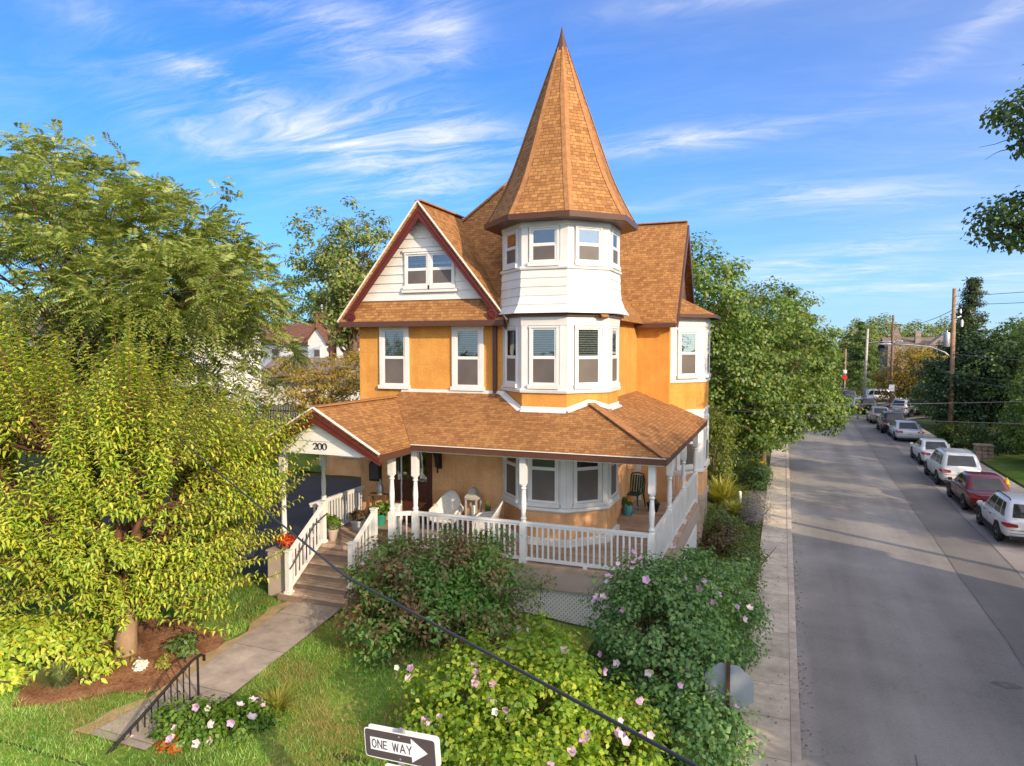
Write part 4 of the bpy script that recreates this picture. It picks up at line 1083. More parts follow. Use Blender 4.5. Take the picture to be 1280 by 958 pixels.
def railing(p0, p1, z0, z1=None, h=.90, gap=.125, low=.09):
    """balustrade from p0 to p1 (x, y); floor z0 at p0 and z1 at p1"""
    z1 = z0 if z1 is None else z1
    mb = MB(); a = V3((p0[0], p0[1], z0)); b = V3((p1[0], p1[1], z1)); L = math.hypot(p1[0]-p0[0], p1[1]-p0[1])
    up = V3((0,0,1.)); d = (b-a)
    mb.bar(a+up*h, b+up*h, .085, .045); mb.bar(a+up*(h-.05), b+up*(h-.05), .04, .055); mb.bar(a+up*low, b+up*low, .05, .07)
    k = max(2, int(L/gap)); uu = nrm(V3((d[0], d[1], 0))); nn = np.cross(uu, up)
    for i in range(1, k):
        c = a + d*(i/k); mb.obox(c+up*((low+h)/2), uu, nn, .019, (h-low)/2-.02, .019)
    mid = a + d*.5; 
    if L > 2.2 and z0 == z1: mb.obox(mid+up*.03, uu, nn, .045, .03, .03)
    return hp(mb, 'railing', M['white'])
railing((-8.05, 14.66), (-5.45, 14.66), FL); railing((-5.31, 14.66), (-2.59, 14.66), FL)
railing((-8.55, 14.44), (-8.2, 14.64), FL)
for a, b in ((14.75, 16.93), (17.07, 19.43), (19.57, 22.18)): railing((-2.50, a), (-2.50, b), FL)
railing((-2.58, 22.25), (-3.28, 22.25), FL); railing((-10.98, 15.08), (-10.98, 16.85), FL); railing((-10.98, 14.45), (-10.98, 14.92), FL)
# steps: taupe treads over paler risers
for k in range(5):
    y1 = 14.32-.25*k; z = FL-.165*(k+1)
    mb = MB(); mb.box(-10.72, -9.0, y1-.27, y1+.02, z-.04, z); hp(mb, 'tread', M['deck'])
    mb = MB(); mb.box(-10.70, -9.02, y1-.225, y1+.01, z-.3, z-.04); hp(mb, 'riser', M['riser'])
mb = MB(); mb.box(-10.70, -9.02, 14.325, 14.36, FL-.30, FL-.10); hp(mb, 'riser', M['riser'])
mb = MB(); mb.box(-10.78, -8.98, 12.93, 13.2, -5.84, -5.70); hp(mb, 'tread', M['deck'])
mb = MB()
for x in (-10.72, -9.0): mb.ext([(x, 14.35, FL-.12), (x, 12.98, -5.75), (x, 12.98, -6.1), (x, 14.35, -6.1)], (.04, 0, 0))
hp(mb, 'stair_stringer', M['fascia'])
railing((-10.55, 14.30), (-10.55, 13.10), FL-.02, -5.66, h=.92, gap=.13); railing((-9.08, 14.30), (-9.08, 13.45), FL-.02, -5.42, h=.88)
mb = MB()
for x, y, z0, z1 in ((-10.55, 14.36, FL, FL+1.0), (-10.55, 13.05, -5.70, -4.72), (-9.08, 13.40, -5.5, -4.48), (-9.08, 14.36, FL, FL+.95), (-8.62, 14.66, FL, FL+1.02)):
    mb = MB(); mb.box(x-.06, x+.06, y-.06, y+.06, z0, z1); mb.box(x-.08, x+.08, y-.08, y+.08, z1, z1+.035); mb.box(x-.085, x+.085, y-.085, y+.085, z0, z0+.06)
    hp(mb, 'newel_post', M['white'])
mb = MB(); mb.tube([(-10.46, 14.4, FL+.72), (-10.46, 13.9, FL+.55), (-10.46, 13.1, -5.02), (-10.46, 12.98, -5.10)], .018, 8)
for t in (.2, .8): y = 14.4-1.3*t; mb.tube([(-10.55, y, FL+.72-.80*t-.02), (-10.46, y, FL+.74-.85*t)], .012, 6)
hp(mb, 'handrail', M['darkgrey'])
mb = MB(); mb.box(-11.22, -10.66, 13.14, 13.80, -6.2, -4.80); mb.box(-11.25, -10.63, 13.11, 13.83, -4.80, -4.765); hp(mb, 'pedestal', M['fascia'])

# --- front door, lantern, letter box
mb = MB(); mb.box(-10.0, -8.84, 16.84, 16.894, -4.85, -2.50)
fd = hp(mb, 'front_door', M['door'])
mb = MB()
for x0 in (-9.93, -9.36):
    for z0, z1 in ((-4.68, -4.15), (-4.07, -3.78), ): mb.box(x0+.06, x0+.44, 16.822, 16.838, z0, z1); mb.box(x0+.13, x0+.37, 16.812, 16.822, z0+.07, z1-.07)
hp(mb, 'door_panel', M['door'], fd)
mb = MB(); mb.box(-9.28, -8.97, 16.828, 16.838, -3.68, -2.66); mb.box(-9.87, -9.55, 16.828, 16.838, -3.68, -2.66); hp(mb, 'pane', M['glass'], fd)
mb = MB(); mb.lathe((-9.44, 16.80, -3.85), [(.03, 0), (.035, .03), (.02, .05)], 10, axis=(0,-1,0)); mb.box(-9.47, -9.41, 16.825, 16.84, -4.0, -3.7); hp(mb, 'handle', M['bronze'], fd)
mb = MB(); mb.box(-9.76, -9.73, 16.80, 16.835, -4.85, -2.5); hp(mb, 'storm_frame', M['white'], fd)
mb = MB()
c = V3((-8.60, 16.74, -3.0)); 
mb.lathe(c, [(.015, .26), (.05, .22), (.12, .14), (.135, .11), (.11, .10), (.10, .09), (.07, -.17), (.08, -.18), (.075, -.21), (.03, -.25), (.02, -.33), (.03, -.36), (.008, -.40)], 8)
mb.tube([c+V3((0,0,.26)), c+V3((0,.04,.34)), c+V3((0,.13,.32))], .016, 6); mb.box(-8.66, -8.54, 16.86, 16.893, -3.3, -2.62)
hp(mb, 'porch_lantern', M['black'])
mb = MB(); a = [(-10.76, -3.76), (-10.42, -3.76), (-10.42, -3.30), (-10.47, -3.22), (-10.59, -3.18), (-10.71, -3.22), (-10.76, -3.30)]
mb.ext([(x, 16.893, z) for x, z in a], (0, -.11, 0)); lb_ = hp(mb, 'letter_box', M['black'])
mb = MB(); mb.ext([(lerp(-10.59, x, .8), 16.782, lerp(-3.48, z, .82)) for x, z in a], (0, -.012, 0)); hp(mb, 'lid', M['darkgrey'], lb_)
# ------------------------------------------------------------------ vegetation
LM = {}
LM['cherry'] = leaf_mat('cherry_leaf', [(0.206, 0.330, 0.030), (0.314, 0.429, 0.041), (0.437, 0.490, 0.053), (0.575, 0.526, 0.074)], .33, sat_noise=.18)
LM['pinnate'] = leaf_mat('pinnate_leaf', [(0.137, 0.205, 0.045), (0.205, 0.278, 0.058), (0.272, 0.313, 0.074), (0.382, 0.351, 0.100)], .28)
LM['maple'] = leaf_mat('maple_leaf', [(0.064, 0.128, 0.026), (0.098, 0.174, 0.034), (0.155, 0.225, 0.043), (0.247, 0.286, 0.053)], .35)
LM['maplelit'] = leaf_mat('light_maple_leaf', [(0.076, 0.117, 0.018), (0.114, 0.158, 0.024), (0.165, 0.193, 0.031), (0.228, 0.216, 0.038)], .4)
LM['oak'] = leaf_mat('oak_leaf', [(0.103, 0.163, 0.037), (0.160, 0.220, 0.048), (0.229, 0.263, 0.067), (0.320, 0.306, 0.096)], .3)
LM['dark'] = leaf_mat('dark_evergreen', [(0.030, 0.067, 0.025), (0.048, 0.095, 0.032), (0.077, 0.130, 0.041)], .2)
LM['darkbroad'] = leaf_mat('dark_broadleaf', [(0.053, 0.103, 0.035), (0.086, 0.152, 0.039), (0.120, 0.193, 0.045), (0.182, 0.239, 0.055)], .3)
LM['gold'] = leaf_mat('turning_dogwood_leaf', [(.20, .21, .03), (.30, .25, .04), (.38, .26, .05), (.34, .17, .05)], .35)
LM['reddish'] = leaf_mat('bronzing_shrub_leaf', [(0.081, 0.212, 0.040), (0.115, 0.273, 0.044), (0.160, 0.301, 0.057), (0.228, 0.301, 0.086)], .3, patch=(.19, .11, .05), pscale=1.15)
LM['hibdark'] = leaf_mat('hibiscus_leaf_dark', [(0.071, 0.163, 0.058), (0.111, 0.231, 0.064), (0.162, 0.296, 0.083), (0.250, 0.352, 0.106)], .32)
LM['hiblit'] = leaf_mat('hibiscus_leaf_yellow', [(0.120, 0.241, 0.022), (0.200, 0.329, 0.025), (0.293, 0.390, 0.033), (0.453, 0.479, 0.046)], .42)
LM['rose'] = leaf_mat('rose_leaf', [(0.072, 0.158, 0.017), (0.115, 0.216, 0.023), (0.173, 0.259, 0.029)], .38)
LM['yellowplant'] = leaf_mat('yellow_blade', [(.22, .25, .03), (.34, .31, .05), (.42, .36, .09)], .35)
LM['feather'] = leaf_mat('pale_blade', [(.14, .19, .07), (.22, .25, .12), (.30, .30, .18)], .3)
LM['brownplant'] = leaf_mat('brown_red_leaf', [(.10, .065, .03), (.14, .08, .04), (.10, .10, .04)], .2)
LM['lav'] = leaf_mat('grey_lavender', [(.22, .22, .19), (.28, .24, .27), (.32, .30, .30)], .2)
LM['ground'] = leaf_mat('ground_cover_leaf', [(0.056, 0.112, 0.027), (0.094, 0.164, 0.035), (0.150, 0.206, 0.043), (0.224, 0.223, 0.066)], .3)
LM['grass'] = leaf_mat('grass_blade', [(0.104, 0.264, 0.037), (0.166, 0.342, 0.053), (0.291, 0.449, 0.080), (0.459, 0.502, 0.191)], .35, patch=(.30, .22, .08), pscale=.7)
LM['pine'] = leaf_mat('pine_needles', [(.03, .055, .014), (.05, .075, .018), (.08, .095, .024)], .2)
LM['hedge'] = leaf_mat('hedge_leaf', [(.05, .09, .012), (.08, .12, .016), (.12, .14, .02)], .3)
LM['petal'] = leaf_mat('mauve_petal', [(.52, .24, .50), (.62, .34, .60), (.70, .48, .66)], .35, sat_noise=.1)
LM['palepetal'] = leaf_mat('pale_pink_petal', [(.72, .50, .62), (.80, .66, .74)], .35, sat_noise=.05)
LM['white'] = leaf_mat('white_petal', [(.78, .76, .70), (.82, .80, .76)], .3, sat_noise=.05)
LM['redfl'] = leaf_mat('red_petal', [(.55, .04, .012), (.65, .09, .015), (.6, .16, .02)], .3)
LM['orangefl'] = leaf_mat('orange_leaf', [(.5, .10, .015), (.42, .16, .02)], .3)

# --- the cherry-like tree by the front walk: upright shoots hung with drooping leaves
def shoot_tree(name, label, cat, base, center, radii, nshoot, L, W, leafm, seed, trunk_top, trunk_r, low=-.55, spacing=.055, shoot_len=1.1):
    rng = np.random.default_rng(seed)
    root = thing(name, label, cat, base)
    T = V3(trunk_top)
    tips, d = shell_points(rng, center, radii, nshoot//12, .62, low, .3, .06)     # sprays of a dozen shoots each, with gaps between
    tips = np.repeat(tips, 12, 0) + rng.normal(size=(len(tips)*12, 3))*V3((.24, .24, .20)); d = np.repeat(d, 12, 0)
    k = (tips[:, 2] > base[2] + .6); tips, d = tips[k], d[k]
    tb = MB(); tb.tube([V3(base)-V3((0,0,.15)), V3(base)+V3((0,0,.12)), V3(base)*.5+T*.5, T], [trunk_r*1.5, trunk_r*1.08, trunk_r*.92, trunk_r*.8], 12)
    bb = MB()
    # eight scaffold limbs, shoots spring from the nearest
    sc, sd_ = shell_points(rng, center, V3(radii)*.58, 16, .85, -.35, .1)
    paths = [limb(bb, T-V3((0,0,.1)), s, trunk_r*.5, .028, rng, sag=-.05, seg=7, n=6, wob=.05) for s in sc]
    allp = np.array([p for P in paths for p in P[1:]])
    Ps, As, Ns, Ls = [], [], [], []
    for i, tip in enumerate(tips):
        j = np.argmin(((allp - (tip*.65 + V3(center)*.35))**2).sum(1)); a = allp[j]
        up = V3((0,0,1.)); L_ = np.linalg.norm(tip-a)
        if d[i][2] > .05 and d[i][0] < .3 and rng.random() < .34: tip = tip + up*rng.uniform(.25, 1.15) + d[i]*rng.uniform(0, .35)
        elif rng.random() < .2: tip = tip + d[i]*rng.uniform(.1, .6)
        mid = (a+tip)/2 - up*.10*L_ + rng.normal(size=3)*.05
        ts = np.linspace(0, 1, 7)[:, None]
        C = (1-ts)**2*a + 2*ts*(1-ts)*mid + ts**2*tip
        # the young end turns upward and leans out
        C[-3] += up*.06; C[-2] += up*.22; C[-1] += up*.52 + d[i]*.05
        bb.tube(C, np.linspace(.016, .004, 7), 4, caps=False)
        seg = np.linalg.norm(np.diff(C, axis=0), axis=1); cum = np.concatenate([[0], np.cumsum(seg)]); tot = cum[-1]
        s = np.arange(max(0, tot-shoot_len*rng.uniform(.8, 1.4)), tot, spacing); 
        pos = np.stack([np.interp(s, cum, C[:, q]) for q in range(3)], 1)
        tan = nrm(np.stack([np.interp(s+.02, cum, C[:, q]) - np.interp(s-.02, cum, C[:, q]) for q in range(3)], 1))
        n = len(s)
        if n == 0: continue
        ang = np.arange(n)*2.4 + rng.uniform(0, 6.28)
        e1 = nrm(np.cross(tan, up + .01)); e2 = np.cross(tan, e1)
        side = e1*np.cos(ang)[:, None] + e2*np.sin(ang)[:, None]
        A = nrm(side + tan*.45 + V3((0,0,-.05)) + rng.normal(size=(n, 3))*.2)
        N = nrm(up + side*.25 + tan*.3 + rng.normal(size=(n, 3))*.15)
        Ps.append(pos); As.append(A); Ns.append(N); Ls.append(rng.uniform(.75, 1.2, n)*(1-.35*(s-s[0])/max(.01, s[-1]-s[0]+.05)))
    P = np.concatenate(Ps); A = np.concatenate(As); N = np.concatenate(Ns); Lf = np.concatenate(Ls)
    vs, fs = leaf_geo(P, A, N, L*Lf, W*Lf, fold=.26, droop=.38)
    tb.build('trunk', M['barkwarm'], root, smooth=True); bb.build('branches', M['twig'], root, smooth=True, recalc=False)
    np_mesh('crown', vs, fs, leafm, root)
    return root, len(P)
r_, n_ = shoot_tree('cherry_tree', 'yellow green tree with drooping oval leaves and a short stout trunk in red mulch', 'tree', (-11.5, 9.5, -6.05),
           (-12.75, 10.2, -3.2), (3.25, 3.3, 2.85), 2300, .145, .060, LM['cherry'], 5, (-11.6, 9.7, -4.75), .2, low=-.98, shoot_len=1.35, spacing=.046)
print('cherry leaves', n_)
make_tree('leafy_shrub', 'low spreading green shrub under the yellow green tree at the left edge', 'shrub', (-12.4, 8.7, -6.05),
          [((-12.5, 8.6, -5.55), (1.35, 1.0, .75), 1)], LM['cherry'], .13, .06, 120, 26, .3, .03, seed=8, full=True, droop=.6, low=-.3, nlimb=30, fork=.1, trunks=3)

# --- pinnate-leaved tree behind it
def pinnate_tree(name, label, base, lobes, nclump, fronds, seed, leafm, flen=.72, llen=.15, lwid=.05, pairs=8, tr=.28):
    rng = np.random.default_rng(seed); root = thing(name, label, 'tree', base)
    Cs, Ds = [], []
    for c, r, sh in lobes:
        C, D = shell_points(rng, c, r, int(nclump*sh), .5, -.75, .15, .03); Cs.append(C); Ds.append(D)
    C = np.concatenate(Cs); D = np.concatenate(Ds); k = (C[:, 0] > -34) & (C[:, 2] > base[2]+1.2); C, D = C[k], D[k]
    n = len(C)*fronds
    c = np.repeat(C, fronds, 0) + rng.normal(size=(n, 3))*.22; d = np.repeat(D, fronds, 0)
    dirn = nrm(rng.normal(size=(n, 3))*V3((1,1,.55)) + d*.7 + V3((0,0,.25)))
    fl = flen*rng.uniform(.65, 1.25, n); up = V3((0,0,1.))
    side = nrm(np.cross(dirn, up + rng.normal(size=(n, 3))*.25)); nn = np.cross(side, dirn)
    P, A, N, S = [], [], [], []
    for i in range(pairs):
        t = .18 + .80*i/(pairs-1)
        pos = c + dirn*(fl*t)[:, None] - up*(fl*.38*t*t)[:, None]
        dr = nrm(dirn - up*.7*t)
        for sg in (-1, 1):
            P.append(pos); A.append(nrm(side*sg + dr*.45 - up*.22 + rng.normal(size=(n, 3))*.08)); N.append(nn + side*sg*.25); S.append(np.full(n, .72 + .5*math.sin(PI*min(1, t*.95)))*rng.uniform(.85, 1.15, n))
    P = np.concatenate(P); A = np.concatenate(A); N = np.concatenate(N); S = np.concatenate(S)
    vs, fs = leaf_geo(P, A, N, llen*S, lwid*S, fold=.15, droop=.12, full=False)
    tb, bb = MB(), MB(); c0 = V3(lobes[0][0]); b = V3(base); top = V3((c0[0], c0[1], c0[2]+lobes[0][1][2]*.4))
    tb.tube([b-V3((0,0,.2)), b+V3((.0,0,.4)), b+(top-b)*.4+V3((.3,0,0)), b+(top-b)*.75, top], [tr*1.4, tr, tr*.85, tr*.5, tr*.15], 10)
    for i in rng.permutation(len(C))[:90]:
        tt = rng.uniform(.25, .95); limb(bb, b+(top-b)*tt, C[i], tr*(.42-.3*tt), .018, rng, sag=.03, wob=.07)
    for i in range(len(C)):
        j = np.argmin(((C - C[i])**2).sum(1) + (np.arange(len(C)) == i)*99); bb.tube([C[i]-D[i]*.9, C[i]], [.016, .006], 4, caps=False)
    tb.build('trunk', M['bark'], root, smooth=True); bb.build('branches', M['twig'], root, smooth=True, recalc=False)
    np_mesh('crown', vs, fs, leafm, root); print(name, len(P)); return root
pinnate_tree('sumac_tree', 'big spreading tree with feather-like compound leaves filling the upper left', (-25.5, 20.5, -6.1),
             [((-27.3, 20.2, 1.5), (9.6, 5.4, 6.7), .88), ((-20.2, 19.0, 1.7), (3.6, 3.0, 1.5), .12)], 860, 17, 21, LM['pinnate'], llen=.17, lwid=.056)

# --- shrubs in front of the porch
def petals(name, rng, size, mat, cnt=5):
    """an open mallow blossom as one small mesh"""
    P = np.zeros((cnt, 3)); a = np.arange(cnt)*2*PI/cnt
    A = np.stack([np.cos(a), np.sin(a), np.full(cnt, .45)], 1); N = np.stack([-np.cos(a)*.4, -np.sin(a)*.4, np.ones(cnt)], 1)
    vs, fs = leaf_geo(P, A, N, np.full(cnt, size*.55), np.full(cnt, size*.5), fold=-.05, droop=-.05)
    me_o = np_mesh('blossom_mesh_source', vs, fs, mat); me = me_o.data; bpy.data.objects.remove(me_o); return me
BL = {k: petals(k, NP, s, LM[k]) for k, s in (('petal', .13), ('palepetal', .125), ('white', .11))}
def shrub(name, label, base, lobes, leafm, L, W, nclump, per, cr, seed, flowers=0, fl=('petal',), group=None, flat=.75, full=True, shell=.62, droop=.35, low=-.6, amp=.2, fdir=None, nlimb=60):
    root = make_tree(name, label, 'shrub', base, lobes, leafm, L, W, nclump, per, cr, .05, .05, group, M['twig'], seed, flat, full, droop, shell, low, amp*1.5, nlimb, trunks=4, upb=.6)
    rng = np.random.default_rng(seed+100); made = 0; tries = 0; last = None
    tot = sum(l[2] for l in lobes)
    while made < flowers and tries < 5000:
        tries += 1
        q = rng.random()*tot
        for c, r, sh in lobes:
            q -= sh
            if q <= 0: break
        d = nrm(rng.normal(size=3))
        if d[2] < -.15 or (d[1] > .45): continue
        p = V3(c) + d*V3(r)*rng.uniform(.98, 1.10)
        if last is not None and rng.random() < .5: p = last + rng.normal(size=3)*.13
        if any(np.linalg.norm((p-V3(c2))/V3(r2)) < .93 for c2, r2, _ in lobes) or p[2] < base[2]+.3: continue
        f = link('blossom', BL[fl[int(rng.integers(len(fl)))]], root)
        f.location = p - V3(base); n = Vector(d + V3((.25, -.45, .25)) + rng.normal(size=3)*.35).normalized()
        f.rotation_euler = n.to_track_quat('Z', 'Y').to_euler(); s = rng.uniform(.8, 1.25); f.scale = (s, s, s); made += 1; last = p
    return root
shrub('bronze_shrub', 'large rounded shrub with bronze red tinted leaves below the porch railing', (-6.6, 12.6, -6.05),
      [((-7.0, 12.6, -5.1), (1.3, 1.2, 1.1), 1), ((-5.95, 12.8, -5.0), (1.15, 1.2, 1.25), 1), ((-6.6, 12.1, -5.4), (1.6, 1.2, .8), .8)], LM['reddish'], .105, .052, 420, 62, .3, 31, full=False)
shrub('rose_of_sharon', 'tall dark green shrub with mauve blossoms at the porch corner behind the octagonal sign', (-1.9, 12.2, -6.7),
      [((-1.95, 12.3, -5.3), (1.2, 1.3, 1.5), 1.2), ((-1.55, 14.2, -5.5), (1.3, 1.6, 1.35), 1), ((-1.25, 10.9, -6.0), (.85, .8, .9), .4), ((-1.2, 16.4, -6.3), (.85, 1.6, .75), .5)], LM['hibdark'], .085, .058, 560, 66, .28, 32, 62, ('petal', 'petal', 'palepetal'), full=False)
shrub('rose_of_sharon', 'bright yellow green shrub with pink and white blossoms behind the one way sign', (-3.4, 9.4, -6.6),
      [((-4.35, 9.35, -5.55), (1.15, .95, 1.0), .8), ((-3.15, 9.7, -5.45), (1.0, .9, 1.15), 1), ((-2.3, 9.6, -5.85), (.8, .8, .9), .7), ((-3.3, 8.7, -6.0), (1.5, .8, .9), .7)], LM['hiblit'], .085, .062, 430, 62, .26, 33, 50, ('petal', 'petal', 'palepetal', 'petal', 'white'), full=False)
shrub('rose_of_sharon', 'small flowering shrub with pale pink blossoms beside the iron railing', (-8.15, 8.1, -6.3),
      [((-8.35, 8.0, -6.0), (.55, .5, .52), 1), ((-7.7, 8.3, -5.95), (.5, .5, .5), .6)], LM['rose'], .075, .05, 150, 56, .18, 34, 22, ('palepetal', 'palepetal', 'petal'), full=False)
make_tree('red_flower_clump', 'clump of orange red flowers at the base of the pale pink flowering shrub', 'plant', (-8.3, 7.55, -6.2), [((-8.3, 7.55, -5.95), (.26, .2, .16), 1)], LM['orangefl'], .07, .045, 16, 30, .1, .012, seed=35, full=False, nlimb=10, low=-.2)

# --- strap-leaved clumps
def blade_clump(name, label, loc, n, length, spread, width, mat, seed, up=.9, cat='plant', group=None):
    rng = np.random.default_rng(seed); a = rng.uniform(0, 2*PI, n); out = np.stack([np.cos(a), np.sin(a), np.zeros(n)], 1)
    L = length*rng.uniform(.6, 1.15, n); sp = spread*rng.uniform(.15, 1.1, n); b = out*rng.uniform(0, .12*length, n)[:, None]
    pts = []
    for t in (0, .35, .7, 1.):
        pts.append(b + out*(L*sp*t**1.4)[:, None] + V3((0,0,1.))*(L*up*(t - .42*t*t*(.4+sp))) [:, None])
    S = np.stack([-np.sin(a), np.cos(a), np.zeros(n)], 1)*width/2
    v = np.stack([pts[0]-S, pts[0]+S, pts[1]+S*.95, pts[1]-S*.95, pts[2]+S*.7, pts[2]-S*.7, pts[3]+S*.1, pts[3]-S*.1], 1).reshape(-1, 3)
    i = np.arange(n)[:, None]*8; f = np.concatenate([i+np.array([[0,1,2,3]]), i+np.array([[3,2,4,5]]), i+np.array([[5,4,6,7]])], 0)
    o = np_mesh(name, v, f, mat); o.location = loc; return tag(o, label, cat, group)
blade_clump('ornamental_grass', 'pale striped ornamental grass clump at the bottom left beside the mulch', (-11.5, 8.25, Hn(-11.5, 8.25)), 420, .75, .9, .02, LM['feather'], 41)
blade_clump('ornamental_grass', 'pale arching grass clump left of another at the bottom left edge', (-12.6, 8.4, Hn(-12.6, 8.4)), 360, .7, .95, .02, LM['feather'], 42)
blade_clump('daylily', 'yellowing daylily clump beside the walk above the pale pink shrub', (-7.55, 9.0, H(-7.55, 9.0)), 150, .6, .95, .025, LM['yellowplant'], 43)
blade_clump('yucca', 'bright yellow yucca glowing in the sun beside the side bay', (-2.35, 31.2, -6.95), 300, 1.75, .75, .07, LM['yellowplant'], 44, up=1.)
blade_clump('yucca', 'smaller yellow yucca in front of the large one on the side slope', (-1.75, 29.3, -7.0), 200, 1.1, .8, .06, LM['yellowplant'], 47, up=1.)
blade_clump('feather_grass', 'pale feathery grass clump below the yellow yucca', (-2.2, 26.2, -6.95), 520, 1.25, .85, .02, LM['feather'], 45)
def bush(name, label, base, r, leafm, L, W, nc, per, cr, seed, cat='plant', group=None, **kw):
    return make_tree(name, label, cat, base, [((base[0], base[1], base[2]+r[2]*.75), r, 1)], leafm, L, W, nc, per, cr, .03, .05, group, M['twig'], seed, .7, False, .3, .5, -.4, .2, 24, trunks=3, **kw)
bush('brown_shrub', 'dull brown leaved low shrub on the slope beside the sidewalk', (-1.75, 23.6, -6.9), (.75, 1.0, .6), LM['brownplant'], .10, .05, 90, 40, .3, 51)
bush('green_shrub', 'fresh green low shrub between the brown shrub and the sidewalk', (-1.05, 22.0, -7.05), (.55, 1.6, .6), LM['ground'], .10, .055, 100, 40, .28, 52)
bush('lavender', 'greyish mauve lavender clump spilling toward the sidewalk', (-.95, 29.6, -7.05), (.55, 1.9, .65), LM['lav'], .09, .025, 110, 44, .26, 53)
bush('green_shrub', 'lush green mound against the house foundation below the feathery grass', (-2.1, 24.6, -6.9), (.8, 1.0, .75), LM['ground'], .11, .05, 90, 40, .3, 54)
bush('green_shrub', 'green mound on the slope behind the purple flowered bush', (-1.6, 19.6, -6.8), (.9, 1.7, .55), LM['ground'], .10, .055, 110, 40, .3, 55)
bush('green_shrub', 'dark leafy shrub beside the yellow bin at the sidewalk', (-1.1, 36.2, -7.0), (.55, 1.2, .8), LM['darkbroad'], .13, .07, 80, 36, .3, 56)
make_tree('forsythia', 'bright green sunlit shrub rising behind the yellow yucca', 'shrub', (-3.4, 34.0, -6.9), [((-3.5, 34.0, -4.9), (1.7, 1.6, 2.1), 1)], LM['maplelit'], .15, .07, 200, 44, .5, .05, seed=57, trunks=4, nlimb=40, fork=.1, low=-.8, droop=.6)
# ground cover on the side slope, one uncountable carpet
rng = np.random.default_rng(61); n = 16000
px_ = rng.uniform(-2.35, -.70, n); py_ = rng.uniform(14.8, 44, n)
Pg = np.stack([px_, py_, np.array([H(a, b) for a, b in zip(px_, py_)]) + rng.random(n)**2*.28], 1)
Ng = nrm(rng.normal(size=(n, 3))*.6 + V3((0,0,1))); Ag = nrm(np.cross(Ng, rng.normal(size=(n, 3))))
v_, f_ = leaf_geo(Pg, Ag, Ng, rng.uniform(.06, .14, n), rng.uniform(.03, .07, n), full=False)
tag(np_mesh('ground_cover', v_, f_, LM['ground']), 'mixed low green plants covering the slope beside the sidewalk', 'ground cover', kind='stuff')
# grass blades
def grass(name, x0, x1, y0, y1, n, seed, h=.07, keep=None, zoff=.02):
    rng = np.random.default_rng(seed); x = rng.uniform(x0, x1, n); y = rng.uniform(y0, y1, n)
    if keep is not None:
        k = np.array([keep(a, b) for a, b in zip(x, y)]); x, y = x[k], y[k]; 
    n = len(x); z = np.array([Hn(a, b) for a, b in zip(x, y)]) + zoff
    P = np.stack([x, y, z-.005], 1); a = rng.uniform(0, 2*PI, n); L = h*rng.uniform(.5, 1.4, n); lean = rng.normal(size=(n, 2))*.55
    S = np.stack([np.cos(a), np.sin(a), np.zeros(n)], 1)*.008; T = P + np.stack([lean[:, 0]*L, lean[:, 1]*L, L], 1)
    v = np.stack([P-S, P+S, T], 1).reshape(-1, 3); f = np.arange(3*n).reshape(-1, 3)
    return tag(np_mesh(name, v, f, LM['grass']), 'short lawn grass with straw coloured patches', 'grass', kind='stuff')
def on_lawn(x, y):
    if 8.4 < y < 13.4 and wx(y)[0]-.28 < x < wx(y)[1]+.02: return False
    if y > 12.9 and -11.3 < x < -8.9: return False
    if x > -5 and y < 10.5: return False
    dx, dy = x+11.3, y-9.55; a = math.atan2(dy, dx)
    if math.hypot(dx, dy) < 1.68*(1+.13*math.sin(3*a+1)+.07*math.sin(7*a)): return False
    # worn patches keep only stray blades
    if math.sin(x*1.7+.4)*math.sin(y*1.3+1.1)+.5*math.sin(x*3.1+y*2.3) > .75 and (x*977+y*613) % 1 > .3: return False
    return True
grass('grass', -14.5, -4.2, 5.6, 14.4, 95000, 62, keep=on_lawn)
make_tree('weed_clump', 'small dark leafy plant in the mulch right of the stout trunk', 'plant', (-10.55, 9.95, -5.9), [((-10.55, 9.95, -5.72), (.28, .28, .22), 1)], LM['darkbroad'], .12, .05, 14, 24, .14, .012, seed=64, nlimb=8, low=-.2)

# --- trees behind and along the street
A_ = dict(flat=.65)
make_tree('oak_tree', 'tall airy oak standing behind the house left of the front gable', 'tree', (-33.5, 49, -6.4), [((-32.3, 48.5, 6.2), (4.9, 4.2, 4.6), 1), ((-31.5, 49, 2.6), (3.6, 3.6, 2.6), .5)], LM['oak'], .34, .2, 190, 66, .95, .36, seed=71, nlimb=60, shell=.35, amp=.3)
make_tree('background_tree', 'rounded sunlit green tree above the brown roofed white house', 'tree', (-50, 76, -6.6), [((-52, 76, 6), (7.2, 5, 5.6), 1), ((-46, 74, 3.2), (4.5, 4, 4), .5)], LM['maplelit'], .42, .26, 230, 60, 1.2, .4, seed=72, nlimb=40)
make_tree('background_tree', 'dark round tree between the chimney and the tall airy oak', 'tree', (-44.5, 72, -6.6), [((-43, 70, 3.6), (5, 4.5, 4.6), 1)], LM['darkbroad'], .42, .26, 150, 60, 1.15, .35, seed=73)
make_tree('dogwood', 'golden leaved dogwood with layered branches left of the orange wall', 'tree', (-24.0, 33.5, -6.2), [((-25.0, 33.0, -2.4), (3.0, 2.3, 1.9), 1), ((-22.3, 33.8, -1.5), (1.9, 1.8, 1.4), .6)], LM['gold'], .17, .10, 150, 60, .6, .13, seed=74, flat=.25, nlimb=60, barkm=M['barkwarm'], fork=.25, shell=.4)
make_tree('green_shrub', 'green bush beneath the golden dogwood by the dark fence', 'shrub', (-22.5, 32.5, -6.1), [((-22.5, 32.5, -4.6), (1.6, 1.2, 1.3), 1)], LM['darkbroad'], .15, .09, 70, 44, .5, .05, seed=75, trunks=3)
